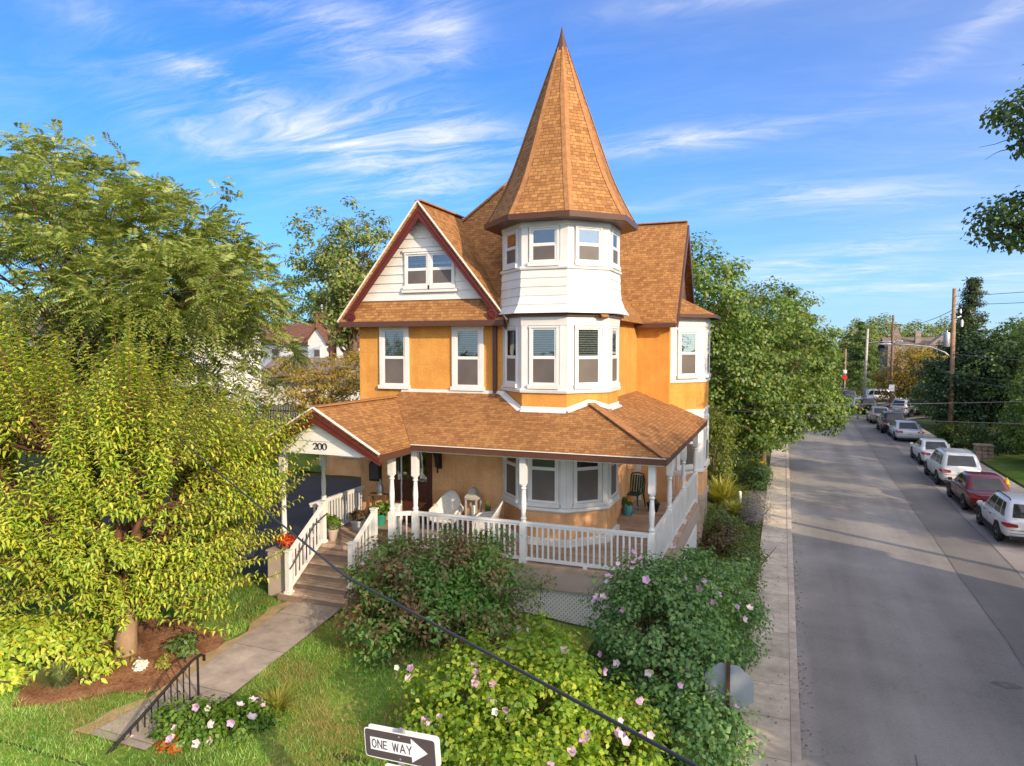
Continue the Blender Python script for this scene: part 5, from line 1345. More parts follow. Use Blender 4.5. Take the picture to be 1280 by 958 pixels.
make_tree('street_maple', 'dense maple overhanging the sidewalk with its trunk beside the yellow bin', 'tree', (-.98, 41.6, -7.05), [((-.9, 41.8, -1.2), (4.0, 4.2, 3.9), 1), ((1.3, 43.5, -3.6), (2.4, 2.5, 1.3), .35), ((-1.6, 40.6, -4.3), (2.5, 2.6, 1.7), .4)], LM['maple'], .20, .14, 380, 84, .72, .17, seed=76, nlimb=60, droop=.5)
make_tree('street_maple', 'tall dark green maple right behind the side gable of the house', 'tree', (-4.8, 37, -6.9), [((-4.6, 36.6, .4), (3.5, 3.8, 5.2), 1), ((-2.6, 38.5, -2.2), (2.8, 2.8, 3.6), .5)], LM['maple'], .20, .14, 330, 84, .74, .22, seed=77, nlimb=60, droop=.5)
make_tree('street_maple', 'broad maple farther along the left side of the street', 'tree', (-1.6, 57, -7.0), [((-2.0, 56.5, -.4), (4.6, 4.6, 5.0), 1), ((.9, 58, -2.6), (2.6, 2.8, 2.6), .4)], LM['maplelit'], .26, .18, 260, 66, .9, .2, seed=78, nlimb=40)
make_tree('street_maple', 'distant sunlit maple at the end of the left row', 'tree', (-1.2, 74, -7.0), [((-1.0, 74, -1.0), (4.6, 4.5, 4.8), 1)], LM['maplelit'], .3, .2, 170, 60, 1., .2, seed=79)
make_tree('street_maple', 'farthest leafy tree of the left row reaching over the road', 'tree', (.0, 94, -7.3), [((.6, 94, -2.2), (4.4, 4.5, 4.6), 1)], LM['maple'], .34, .22, 150, 56, 1.1, .2, seed=80)
# right side of the street
def conifer(name, label, base, h, r, seed, group=None, leafm=None, n=15):
    rng = np.random.default_rng(seed); root = thing(name, label, 'tree', base, group); b = V3(base); P, A, N = [], [], []
    tb, bb = MB(), MB(); tb.tube([b-V3((0,0,.2)), b+V3((0,0,h*.97))], [h*.022, .03], 8); C, D = [], []
    z = .1*h
    while z < h*.99:
        rr_ = r*(1-z/h)**.75*rng.uniform(.8, 1.1) + .12; k = max(4, int(n*rr_/r))
        for i in range(k):
            a = rng.uniform(0, 2*PI); d = V3((math.cos(a), math.sin(a), -.18)); L_ = rr_*rng.uniform(.7, 1.12)
            e = b + V3((0,0,z)) + d*L_; bb.tube([b+V3((0,0,z)), e], [.035, .01], 4, caps=False)
            for t in np.arange(.3, 1.02, .16): C.append(b + V3((0,0,z)) + d*L_*t); D.append(d)
        z += h*.035
    C, D = np.array(C), np.array(D)
    v, f = clump_leaves(rng, C, D, 22, h*.034, .30, .10, .5, .35)
    tb.build('trunk', M['bark'], root, smooth=True); bb.build('branches', M['bark'], root, recalc=False); np_mesh('crown', v, f, leafm or LM['pine'], root); return root
conifer('spruce_tree', 'tall pointed spruce rising behind the brown utility pole', (14.4, 68, -6.9), 12.6, 3.3, 81)
make_tree('dark_evergreen', 'dark dense evergreen beside the brown utility pole', 'tree', (13.2, 60, -6.9), [((12.6, 59.5, -2.9), (2.6, 3.0, 3.9), 1)], LM['dark'], .26, .15, 240, 70, .75, .25, seed=82, upb=.4)
make_tree('broad_tree', 'big broad tree above the lawn at the right edge', 'tree', (17.5, 58, -6.8), [((17.0, 57.5, -1.5), (4.6, 4.4, 4.3), 1), ((20, 54, -2), (4.6, 4.2, 4.2), .7)], LM['darkbroad'], .24, .16, 380, 72, .85, .3, seed=83)
make_tree('broad_tree', 'lighter green tree with hanging boughs over the lawn by the stone pier', 'tree', (15.6, 47.5, -6.8), [((14.4, 47.5, -3.7), (2.7, 2.6, 2.6), 1)], LM['maple'], .20, .13, 200, 66, .6, .16, seed=84, droop=.7)
make_tree('dark_evergreen', 'low dark thicket under the broad trees at the right edge', 'shrub', (15.5, 52.5, -6.9), [((15.3, 52.5, -5.9), (3.4, 1.8, 1.6), 1)], LM['dark'], .2, .12, 130, 60, .6, .08, seed=85, trunks=4)
make_tree('hedge', 'clipped rounded hedge behind the brown utility pole', 'hedge', (11.9, 60.2, -7.0), [((11.5, 56.0, -6.1), (1.5, 1.5, .85), 1)], LM['hedge'], .14, .09, 110, 60, .35, .05, seed=86, trunks=3)
make_tree('hedge', 'pale green hedge by the parked white off-road wagon', 'hedge', (9.6, 104, -7.45), [((9.9, 104, -6.5), (2.0, 1.6, 1.2), 1)], LM['hedge'], .2, .13, 60, 50, .5, .05, seed=87, trunks=3)
make_tree('yellow_tree', 'pale yellow green tree in front of the far stone building', 'tree', (14.2, 92, -7.2), [((14.6, 92, -2.6), (3.4, 3, 3.2), 1), ((12.6, 93, -4.6), (2.6, 2.4, 2.2), .5)], LM['gold'], .3, .18, 150, 56, .9, .2, seed=88)
make_tree('dark_evergreen', 'dark shrub mass between the silver car and the far stone building', 'shrub', (14.6, 78, -7.0), [((14.4, 78, -4.6), (2.6, 2.2, 2.6), 1)], LM['darkbroad'], .24, .15, 110, 56, .7, .1, seed=89, trunks=3)
conifer('pine_tree', 'tall ragged pine at the far end of the street', (11.3, 122, -7.9), 11.8, 4.2, 90, leafm=LM['darkbroad'])
# distant skyline trees: one crown, copied
far = make_tree('distant_tree', 'distant tree on the far skyline', 'tree', (26, 170, -8.0), [((26, 170, -1.2), (7, 6, 6.2), 1), ((31, 172, -3), (5, 5, 4.5), .5)], LM['oak'], .55, .35, 150, 50, 1.5, .35, group='trees on the distant skyline', seed=91, nlimb=12)
rng = np.random.default_rng(92)
spots = [(16, 185, 1.0), (36, 190, 1.1), (48, 175, 1.0), (6, 200, 1.0), (-5, 190, 1.05), (-16, 175, 1.1), (58, 205, 1.2), (24, 215, 1.25), (70, 190, 1.1), (-30, 170, 1.1), (-48, 165, 1.1), (-66, 160, 1.15), (-84, 150, 1.1), (-100, 140, 1.1), (-118, 128, 1.1), (-135, 110, 1.1), (-150, 92, 1.1), (0, 150, .62), (20, 148, .7), (-70, 105, .9), (-85, 92, .95), (-98, 80, .9), (42, 110, .95), (34, 95, .85), (30, 78, .8), (38, 130, .95), (-10, 130, .8), (-18, 112, .8), (-26, 104, .85)]
for x, y, s in spots:
    c = copy_tree(far); c.location = (x, y, H(x, y)); c.scale = (s, s, s*rng.uniform(.88, 1.1)); c.rotation_euler = (0, 0, rng.uniform(0, 6.28))
# --- tree across the road: its nearest boughs hang into the upper right of the view
t10 = make_tree('overhanging_tree', 'near tree whose leafy boughs and bare twigs hang into the upper right corner', 'tree', (10.6, 17.6, -7.0),
   [((10.6, 18.2, 1.6), (3.6, 3.4, 3.4), 1.), ((5.75, 20.0, 5.2), (1.15, 1.1, 1.25), .22), ((5.35, 20.0, 3.05), (1.0, .9, .72), .16), ((7.6, 19.4, 5.0), (1.9, 1.6, 1.5), .4)], LM['darkbroad'], .15, .10, 300, 80, .55, .26, seed=95, nlimb=60)
mb = MB(); rng = np.random.default_rng(96)
for a, b in (((9.8, 18.3, 2.2), (5.8, 20, 5.0)), ((9.8, 18.3, 1.6), (5.4, 20, 3.1)), ((5.9, 20, 5.0), (4.25, 20, 4.75)), ((5.6, 20, 5.2), (4.55, 20, 5.5)), ((5.3, 20, 4.85), (4.4, 20, 4.45)), ((4.85, 20, 5.3), (4.6, 20, 5.15))):
    limb(mb, a, b, .06 if a[0] > 9 else .02, .02 if a[0] > 9 else .004, rng, sag=-.03)
mb.build('bare_twigs', M['bark'], t10, smooth=True, recalc=False)
# trees and a house on the far side of the road that cast the evening shade (outside the view)
G_ = 'shade trees across the road'
for i, (x, y, cz, r, dens) in enumerate([(11.6, 2.2, 3.0, (2.9, 2.2, 1.6), 110), (11.8, 7.2, 1.3, (3.3, 3.0, 3.5), 230), (12.0, 12.6, .7, (3.3, 3.2, 3.7), 230), (19.0, 24.5, 0, (3.6, 3.2, 4.4), 150), (21.5, 33, -.6, (4.2, 3.4, 4.2), 150), (20.5, 40.5, -1.2, (3.8, 3.4, 3.8), 140)]):
    make_tree('shade_tree', 'leafy street tree across the road to the right, casting shade on the asphalt', 'tree', (x, y, -7.05), [((x, y, cz), r, 1)], LM['maple'], .24, .16, dens, 56, .75, .2, group=G_, seed=110+i, nlimb=30)

# dry leaves and grit gathered in the gutter and on the sidewalk edge
rng = np.random.default_rng(131); n = 900
yl = rng.uniform(8, 60, n); xl = np.where(rng.random(n) < .7, .43 + rng.exponential(.09, n), rng.uniform(-.62, .2, n)); zl = np.where(xl > .41, ROAD+.012, -7.028)
a = rng.uniform(0, 6.28, n); P = np.stack([xl, yl, zl], 1); A = np.stack([np.cos(a), np.sin(a), np.zeros(n)], 1); N = nrm(rng.normal(size=(n, 3))*.25 + V3((0,0,1)))
v_, f_ = leaf_geo(P, A, N, rng.uniform(.03, .08, n), rng.uniform(.02, .05, n), full=False)
tag(np_mesh('fallen_leaves', v_, f_, leaf_mat('dry_leaf', [(.16, .08, .03), (.26, .15, .06), (.12, .09, .04)], .1)), 'dry fallen leaves scattered along the gutter', 'leaves', kind='stuff')
# ------------------------------------------------------------------ cars
def paint(name, col, metal=.0, rough=.28):
    return simple(name, col, rough=rough, metal=metal, var=.03, nscale=1.5, spec=.5, coat=.6)
CM = dict(white=paint('white_car_paint', (.74, .74, .72)), wine=paint('wine_red_car_paint', (.13, .012, .016), .2), black=paint('black_car_paint', (.016, .016, .018)),
          silver=paint('silver_car_paint', (.50, .51, .52), .5), tan=paint('tan_car_paint', (.42, .37, .28), .4), navy=paint('dark_blue_grey_car_paint', (.045, .055, .075), .3))
CARGLASS = simple('tinted_car_glass', (.03, .034, .038), rough=.03, var=.4, nscale=1.6, spec=.55, coat=.12)
RUBBER = simple('tyre_rubber', (.02, .02, .02), rough=.85, var=.15)
RIM = simple('alloy_wheel', (.42, .42, .43), rough=.35, metal=.7, var=.08)
TRIM = simple('black_car_trim', (.022, .022, .023), rough=.6, var=.1)
LAMP = simple('red_tail_lamp', (.32, .012, .012), rough=.12, var=.1, spec=.6, coat=.5)
CLEAR = simple('clear_lamp', (.62, .62, .60), rough=.12, var=.05, spec=.6)
PLATE = simple('number_plate', (.62, .63, .60), rough=.4, var=.12, nscale=20)

def make_car(name, label, loc, col, kind='sedan', L=4.7, W=1.82, Hh=1.46, rz=0., cladding=False, spare=False, two_tone=None, wheelbase=None, wr=.33, rails=False, group=None):
    root = thing(name, label, 'car', (loc[0], loc[1], loc[2]), group, rz, local=True)
    w = W/2; suv = kind != 'sedan'
    belt = Hh*(.60 if suv else .64); gc = .20 if not suv else .26
    wb = wheelbase or L*.585; yr = L*.215 if suv else L*.225; yr -= L/2; yf = yr + wb     # axle positions, y = 0 in the middle
    body = MB()
    # stations along the length: (y, half width, bottom, deck height)
    if suv:
        st = [(-.5*L, .80*w, gc+.16, belt-.06), (-.49*L, .92*w, gc+.06, belt), (-.40*L, .985*w, gc, belt+.02), (-.15*L, w, gc-.02, belt), (.10*L, w, gc-.02, belt-.01), (.26*L, .985*w, gc-.02, belt-.03), (.38*L, .965*w, gc, belt-.09), (.46*L, .90*w, gc+.02, belt-.20), (.495*L, .74*w, gc+.08, belt-.34), (.5*L, .60*w, gc+.14, belt-.42)]
    else:
        st = [(-.5*L, .78*w, gc+.20, belt-.10), (-.488*L, .90*w, gc+.08, belt-.02), (-.42*L, .965*w, gc+.02, belt+.01), (-.30*L, .99*w, gc, belt+.02), (-.1*L, w, gc-.02, belt), (.12*L, w, gc-.02, belt-.02), (.24*L, .985*w, gc-.02, belt-.05), (.38*L, .965*w, gc, belt-.13), (.46*L, .88*w, gc+.02, belt-.24), (.495*L, .72*w, gc+.08, belt-.36), (.5*L, .58*w, gc+.12, belt-.42)]
    ringz = []
    for y, hw, zb, zd in st:
        h = zd-zb
        half = [(.0, zb), (.80*hw, zb), (.955*hw, zb+.12*h), (hw, zb+.42*h), (.995*hw, zb+.66*h), (.965*hw, zb+.86*h), (.90*hw, zb+.965*h), (.78*hw, zd), (.40*hw, zd+.018), (0, zd+.025)]
        ringz.append([(x, y, z) for x, z in half] + [(-x, y, z) for x, z in half[-2:0:-1]])
    body.loft(ringz)
    bo = body.build('body', col, root, smooth=True, subsurf=1)
    # greenhouse: roof shell with the glass let into it
    if suv: g0, g1, t0, t1 = -.47*L, .235*L, -.375*L, .065*L
    else: g0, g1, t0, t1 = -.345*L, .24*L, -.165*L, .075*L
    wb_, wt = .905*w, .70*w; z0, z1 = belt-.03, Hh
    def cab(y, x, z): return (x, y, z)
    secs = []
    N_ = 9
    for zf_, yb0, yb1, ww in ((0, g0, g1, wb_), (.45, lerp(g0, t0, .40), lerp(g1, t1, .47), lerp(wb_, wt, .36)), (.86, lerp(g0, t0, .82), lerp(g1, t1, .88), lerp(wb_, wt, .84)), (.965, lerp(g0, t0, 1.0), lerp(g1, t1, 1.08), wt*.965), (1.0, t0+.12*(t1-t0), t1-.10*(t1-t0), wt*.80)):
        z = z0 + (z1-z0)*zf_; c = .06*L*.5
        secs.append([(-ww*.82, yb0, z), (ww*.82, yb0, z), (ww, yb0+c, z), (ww, yb1-c*1.3, z), (ww*.80, yb1, z), (-ww*.80, yb1, z), (-ww, yb1-c*1.3, z), (-ww, yb0+c, z)])
    gh = MB(); gh.loft(secs); gh.build('roof', col, root, smooth=True, sharp=50)
    def face(k0, k1, a, b, c, d, off):
        """quad on a facade of the greenhouse: between section columns k0 and k1; fractions a..b sideways, c..d upward"""
        P = lambda s, t: (lambda zs: V3(zs))([lerp(*[lerp(secs[q][k0][j], secs[q][k1][j], s) for q in ((0, 1) if t < .45 else (1, 2))], (t/.45 if t < .45 else (t-.45)/.41)) for j in range(3)])
        pts = [P(a, c), P(b, c), P(b, .45), P(b, d), P(a, d), P(a, .45)]
        n = nrm(np.cross(pts[1]-pts[0], pts[4]-pts[0])); 
        ctr = V3((0, (g0+g1)/2, (z0+z1)/2)); 
        if np.dot(n, pts[0]-ctr) < 0: n = -n
        return [p + n*off for p in pts]
    def pane(nm, k0, k1, a, b, c, d):
        m_ = MB(); p = face(k0, k1, a, b, c, d, .006); m_.add(p, [(0,1,2,5), (5,2,3,4)]); return m_.build(nm, CARGLASS, root, recalc=False)
    pane('rear_window', 0, 1, .04, .96, .16 if suv else .08, .84); pane('windshield', 5, 4, .03, .97, .06, .85)
    for k0, k1 in ((2, 3), (7, 6)):
        if suv: cuts = ((.03, .22), (.25, .56), (.59, .95))
        else: cuts = ((.06, .46), (.50, .95))
        for a, b in cuts: pane('side_window', k0, k1, a, b, .14, .84)
    # lower trim, bumpers
    tb = MB(); tb.box(-.80*w, .80*w, -.508*L, -.485*L, gc+.02, gc+.14); tb.box(-.62*w, .62*w, .485*L, .503*L, gc+.04, gc+.18)
    for sg in (-1, 1):
        tb.box(sg*w*.99-.02, sg*w*.99+.02, yr+wr+.05, yf-wr-.05, gc-.03, gc+(.13 if cladding else .05))
        for ya in (yr, yf):   # wheel arch lips
            for k in range(10):
                a0, a1 = PI*k/10, PI*(k+1)/10; R0, R1 = wr+.015, wr+(.10 if cladding else .055)
                xx = sg*(w*1.003)
                q = [(xx, ya+R0*math.cos(a0), wr+R0*math.sin(a0)), (xx, ya+R0*math.cos(a1) if False else ya+R0*math.cos(a1), wr+R0*math.sin(a1)), (xx, ya+R1*math.cos(a1), wr+R1*math.sin(a1)), (xx, ya+R1*math.cos(a0), wr+R1*math.sin(a0))]
                tb.ext(q, (-sg*.05, 0, 0))
    tb.build('trim', TRIM, root)
    for sg in (-1, 1):
        for ya in (yr, yf): dk = MB(); dk.lathe((sg*(w*.93), ya, wr), [(wr+.02, -.02), (wr+.02, .072*w+.004)], 20, axis=(sg, 0, 0)); dk.build('wheel_well', TRIM, root)
    for sg in (-1, 1):
        for ya in (yr, yf):
            t = MB(); t.lathe((sg*(w-.20), ya, wr), [(wr*.66, 0), (wr*.94, 0), (wr, .03), (wr, .17), (wr*.95, .20), (wr*.68, .205)], 24, axis=(sg, 0, 0))
            wh = t.build('wheel', RUBBER, root, smooth=True, sharp=40)
            r_ = MB(); r_.lathe((sg*(w-.19), ya, wr), [(wr*.68, .17), (wr*.67, .20), (wr*.60, .185), (wr*.20, .195), (wr*.14, .205)], 20, axis=(sg, 0, 0)); ro = r_.build('rim', RIM, wh, smooth=True, sharp=40)
            s_ = MB()
            for k in range(5):
                a = 2*PI*k/5 + .3; s_.obox((sg*(w+.012), ya+math.cos(a)*wr*.43, wr+math.sin(a)*wr*.43), (0, -math.sin(a), math.cos(a)), (sg, 0, 0), wr*.13, wr*.15, .004, w=(0, math.cos(a), math.sin(a)))
            s_.build('spoke_gap', TRIM, wh)
    for sg in (-1, 1):   # lamps and mirrors
        l = MB(); zl = belt-.16 if suv else belt-.13
        l.add([(sg*w*.50, -.497*L, zl-.07), (sg*w*.86, -.492*L, zl-.08), (sg*w*.985, -.455*L, zl-.03), (sg*w*.98, -.425*L, zl+.05), (sg*w*.90, -.478*L, zl+.08), (sg*w*.52, -.497*L, zl+.04)], [(0,1,4,5), (1,2,3,4)])
        l.v = [(x*1.018, y-.024, z) for x, y, z in l.v]; o = l.build('tail_lamp', LAMP, root, recalc=False)
        sm = o.modifiers.new('solid', 'SOLIDIFY'); sm.thickness = .03
        hl = MB(); hl.add([(sg*w*.62, .485*L, belt-.28), (sg*w*.90, .45*L, belt-.25), (sg*w*.90, .44*L, belt-.14), (sg*w*.66, .47*L, belt-.18)], [(0,1,2,3)]); hl.v = [(x*1.02, y+.03, z) for x, y, z in hl.v]; hl.build('headlight', CLEAR, root, recalc=False)
        m_ = MB(); m_.box(sg*(w+.02), sg*(w+.20), .135*L, .155*L, belt+.0, belt+.14) ; mo = m_.build('mirror', col, root, bevel=.03)
        dh = MB()
        for yy in ((-.07*L, .12*L) if True else ()): dh.obox((sg*(w*.995+.004), yy-.05, belt-.12), (0,1,0), (sg,0,0), .09, .014, .012)
        dh.build('door_handle', col if not cladding else TRIM, root)
        sl = MB()
        for yy in (-.21*L, .015*L, .20*L): sl.obox((sg*(w*1.0), yy, gc+.40), (0,1,0), (sg,0,0), .004, .28, .002)
        sl.build('door_seam', TRIM, root)
    sl = MB()
    for zz in (belt-.34, gc+.24): sl.box(-.78*w, .78*w, -.5*L-.012, -.5*L+.05, zz-.006, zz+.006)
    sl.build('boot_seam', TRIM, root)


    p = MB(); p.box(-.16, .16, -.5*L-.028, -.5*L+.02, belt-.30, belt-.18); p.build('number_plate', PLATE, root)
    if rails:
        rr_ = MB()
        for sg in (-1, 1): rr_.tube([(sg*wt*.86, t0+.1, Hh-.03), (sg*wt*.86, t0+.25, Hh+.045), (sg*wt*.86, t1-.25, Hh+.045), (sg*wt*.86, t1-.02, Hh-.03)], .02, 6)
        rr_.build('roof_rail', TRIM if cladding else RIM, root, smooth=True)
    if spare:
        s_ = MB(); s_.lathe((0, -.5*L-.02, belt-.12), [(.30, 0), (.33, .03), (.33, .16), (.28, .19), (.05, .195)], 22, axis=(0, -1, 0)); s_.build('spare_wheel', RUBBER, root, smooth=True, sharp=40)
    if two_tone:
        s_ = MB()
        for sg in (-1, 1): s_.box(sg*w-.004, sg*w+.008, yr+wr+.12, yf-wr-.12, gc+.10, gc+.36)
        s_.box(-.8*w, .8*w, -.5*L-.012, -.5*L+.03, gc+.12, gc+.34); s_.build('lower_panel', two_tone, root)
    return root
CARG = 'cars parked along the right kerb'
def parked(yr_left, x_left, **k):
    """place by the left rear wheel contact"""
    L, W = k.get('L', 4.7), k.get('W', 1.82); suv = k.get('kind', 'sedan') != 'sedan'
    yc = yr_left + L/2 - L*(.215 if suv else .225)
    return (x_left + W/2 - .03, yc, ROAD - DROP(yc) + .005)
def pc(label, yr_, xl, col, **k):
    make_car('parked_car', label, parked(yr_, xl, **k), CM[col], group=CARG, **k)
pc('white compact crossover with black wheel arches, nearest of the parked row', 30.35, 7.45, 'white', kind='suv', L=4.30, W=1.78, Hh=1.58, cladding=True, rails=True)
pc('dark red sedan parked between two white crossovers', 35.6, 7.45, 'wine', L=4.82, W=1.84, Hh=1.46)
pc('large white wagon-like crossover behind the dark red sedan', 41.7, 7.5, 'white', kind='suv', L=4.98, W=1.94, Hh=1.72, wr=.36, rails=True)
pc('white sedan just ahead of the large white crossover', 48.4, 7.78, 'white', L=4.65, W=1.78, Hh=1.45)
pc('old long white sedan with an upright trunk', 60.2, 7.95, 'white', L=5.2, W=1.88, Hh=1.42)
pc('black sport utility with red tail lamps ahead of the old white sedan', 65.1, 7.64, 'black', kind='suv', L=4.6, W=1.84, Hh=1.72, rails=True)
pc('tan sedan half hidden ahead of the black sport utility', 72.9, 7.62, 'tan', L=4.6, W=1.78, Hh=1.46)
pc('dark compact off-roader with a spare wheel on its back', 83.2, 7.6, 'black', kind='suv', L=4.1, W=1.76, Hh=1.68, spare=True)
pc('silver sedan in front of the off-roader with the spare wheel', 88.2, 7.35, 'silver', L=4.6, W=1.78, Hh=1.45)
pc('dark blue grey sport utility near the far end of the row', 100.6, 7.1, 'navy', kind='suv', L=4.7, W=1.86, Hh=1.75)
pc('black car at the very far end of the parked row', 108.5, 6.9, 'black', kind='suv', L=4.6, W=1.84, Hh=1.7)
make_car('parked_car', 'silver crossover parked off the street on a side drive', (11.8, 79.5, H(11.8, 79.5)+.12), CM['silver'], 'suv', 4.5, 1.82, 1.66, rz=R(-38), rails=False)
make_car('parked_car', 'white and grey off-road wagon parked crosswise on the far drive', (11.7, 97.5, H(11.7, 97.5)+.15), CM['white'], 'suv', 4.8, 1.84, 1.78, rz=R(-86), two_tone=CM['navy'], rails=True)
o = sheet('side_drive', [9.7, 12, 14.5], axis(0, 0, [(76, 84, 2)]), lambda x, y: H(x, y)+.10, M['lane'])
o = sheet('far_drive', [9.7, 12, 15.5], axis(0, 0, [(94, 101, 2)]), lambda x, y: H(x, y)+.13, M['lane'])

# ------------------------------------------------------------------ poles, wires, signs
def pole(label, x, y, z0, z1, r, mat, arm=None, extras=None, lean=0., name='utility_pole', cat='utility pole'):
    root = thing(name, label, cat, (x, y, z0)); mb = MB()
    mb.tube([(x, y, z0-.3), (x+lean*.5, y, (z0+z1)/2), (x+lean, y, z1)], [r*1.15, r, r*.8], 12); mb.build('shaft', mat, root, smooth=True)
    if arm:
        za, dx, rise = arm; mb = MB(); s = -1 if dx < 0 else 1
        mb.tube([(x+lean*.7, y, za), (x+dx*.12, y, za+rise*.45), (x+dx*.35, y, za+rise*.85), (x+dx*.7, y, za+rise), (x+dx, y, za+rise)], .05, 8)
        a = mb.build('lamp_arm', M['galv'], root, smooth=True)
        mb = MB(); e = V3((x+dx, y, za+rise)); mb.loft([[tuple(e + V3((s*q, b, c))) for b, c in ((-.1*k, -.02), (.1*k, -.02), (.13*k, .05), (.07*k, .12), (-.07*k, .12), (-.13*k, .05))] for q, k in ((-.1, .6), (.15, 1.1), (.5, 1.1), (.66, .5))]); mb.build('lamp_head', M['galv'], root)
    return root
p = pole('tall brown utility pole with a transformer behind the parked white sedan', 11.15, 57.7, -7.05, 4.05, .155, M['pole'], (-.9, -4.0, 1.0), lean=-.03)
mb = MB(); mb.lathe((10.72, 57.55, -.05), [(.2, 0), (.22, .05), (.22, .95), (.2, 1.0), (.06, 1.03), (.05, 1.15)], 14); mb.build('transformer', M['galv'], p, smooth=True, sharp=40)
mb = MB(); mb.tube([(11.3, 57.5, 2.0), (11.55, 57.5, 2.1)], .05, 8); mb.lathe((11.6, 57.5, 1.35), [(.06, 0), (.08, .1), (.08, .4), (.04, .5)], 10); mb.lathe((11.5, 57.5, 2.3), [(.05, 0), (.07, .12), (.03, .3)], 10); mb.build('insulator', M['signwhite'], p, smooth=True, sharp=40)
mb = MB(); mb.lathe((11.15, 57.7, -7.05), [(.20, .02), (.20, .45), (.19, .48)], 12); mb.build('base_band', M['yellow'], p)
p = pole('dark utility pole behind the far parked wagons', 11.45, 90, -7.25, 3.5, .15, M['bark'])
mb = MB(); mb.box(10.6, 12.3, 89.9, 90.02, 2.35, 2.5); mb.tube([(10.75, 89.9, 2.95), (10.75, 89.9, 2.5)], .05, 6); mb.build('crossarm', M['bark'], p)
mb = MB(); mb.box(11.2, 11.75, 89.78, 89.83, -5.1, -4.35); mb.build('notice_board', M['signwhite'], p)
pole('pale grey pole with a street lamp arm far down the street', 8.35+.9, 96, -7.3, 2.1, .16, M['polegrey'], (.3, 3.4, .25), lean=.25, name='lamp_pole', cat='lamp pole')
p = pole('thin brown pole beside the red sign at the end of the street', 8.9, 120, -7.8, -.4, .13, M['pole'])
s = thing('stop_sign', 'small red sign with a white plate at the far end of the street', 'sign', (8.35, 113, -7.5)); mb = MB(); mb.tube([(8.35, 113, -7.7), (8.35, 113, -3.2)], .035, 8); mb.build('post', M['galv'], s)
mb = MB(); mb.lathe((8.35, 112.93, -4.55), [(.36, 0), (.36, .03)], 8, axis=(0,-1,0)); mb.build('sign_face', M['signred'], s)
mb = MB(); mb.box(8.36-.24, 8.36+.24, 112.88, 112.91, -3.95, -3.45); mb.build('sign_plate', M['signwhite'], s)
# pole out of view on the right whose shadow crosses the road
pole('utility pole across the road beyond the right edge', 10.3, 24.25, -7.05, 4.2, .15, M['pole'])
def wire(label, pts, r=.018, sag=0., mat=None, name='overhead_wire', cat='wire', group=None):
    P = [V3(p) for p in pts]
    if len(P) == 2:
        a, b = P; P = [a + (b-a)*t - V3((0,0,1))*sag*4*t*(1-t) for t in np.linspace(0, 1, 17)]
    mb = MB(); mb.tube(P, r, 6); o = mb.build(name, mat or M['wiregrey'], None, smooth=True); return tag(o, label, cat, group)
wire('thick black cable crossing close in front of the porch steps and shrubs', [(.35, 1.2, -1.72), (-.32, 3.02, -1.80), (-3.24, 4.68, -1.83), (-8.11, 8.26, -1.82), (-13.5, 12.2, -1.70), (-26, 21.3, -1.0)], .0098, 0, M['cable'], 'overhead_cable', 'cable')
wire('thin wire spanning the road from the maple to the right edge, lower of two', [(-3.2, 31.5, -2.72), (10.3, 24.25, -2.2)], .014, .12)
wire('thin wire spanning the road from the maple, running above the white sedan roof', [(-2.6, 38, -3.0), (18, 42, -2.3)], .016, .15)
wire('upper drooping wire from the brown pole to the right edge', [(11.15, 57.6, -.55), (24, 42, -.55)], .03, .5)
wire('middle wire of the pair leaving the brown pole to the right', [(11.15, 57.6, -1.95), (22, 40, -2.4)], .022, .3)
wire('lowest wire leaving the brown pole to the right', [(11.15, 57.6, -2.3), (22, 40, -3.0)], .022, .3)
wire('wire from the dark far pole to the brown pole', [(11.45, 90, 2.45), (11.15, 57.7, 2.6)], .022, .5)
wire('wire running left from the brown pole toward the far trees', [(11.15, 57.7, .05), (8.6, 96, 1.2)], .022, .4)
wire('wire pair leaving the brown pole to the left', [(11.15, 57.7, -1.9), (9.0, 80, -2.1)], .024, .2)
wire('high wire at the right edge above the broad trees', [(11.15, 57.6, 2.9), (26, 44, 3.6)], .02, .35)
wire('second high wire at the right edge just above its neighbour', [(11.15, 57.6, 3.5), (26, 44, 4.4)], .02, .3)
wire('dark service wire in front of the white house with the brown roof', [(-36, 34, -.15), (-24, 31, .5)], .02, .12)

# one way sign at the corner
sg_ = thing('one_way_sign', 'tilted one way sign with a white arrow at the bottom of the picture', 'sign', (-3.46, 5.88, -7.2))
TL = V3((-3.88, 5.91, -3.83)); TRr = V3((-3.04, 5.845, -3.765)); u_ = nrm(TRr-TL); n_ = nrm(np.cross(u_, V3((0,0,1.)))); w_ = np.cross(n_, u_)
if n_[1] > 0: n_ = -n_
wv_ = V3((0,0,1.)); wv_ = nrm(wv_ - u_*np.dot(wv_, u_)); SW, SH = np.linalg.norm(TRr-TL), .295
C0 = (TL+TRr)/2 - wv_*SH/2
def plate(mb, c, hw, hh, rad, th, mi=0):
    pts = []
    for cx_, cy_, a0 in ((hw-rad, hh-rad, 0), (-hw+rad, hh-rad, 90), (-hw+rad, -hh+rad, 180), (hw-rad, -hh+rad, 270)):
        for k in range(5): a = R(a0 + k*22.5); pts.append(V3(c) + u_*(cx_+rad*math.cos(a)) + wv_*(cy_+rad*math.sin(a)))
    mb.ext(pts, n_*th, mi)
mb = MB(); plate(mb, C0, SW/2, SH/2, .035, .004); mb.build('sign_border', M['signwhite'], sg_)
mb = MB(); plate(mb, C0+n_*.0045, SW/2-.011, SH/2-.011, .028, .002); mb.build('sign_face', M['signbrown'], sg_)
mb = MB(); plate(mb, C0-n_*.07, SW/2, SH/2, .035, .004); mb.build('rear_plate', M['signwhite'], sg_)
mb = MB(); f2 = lambda x, y, d: C0 + u_*x + wv_*y + n_*d
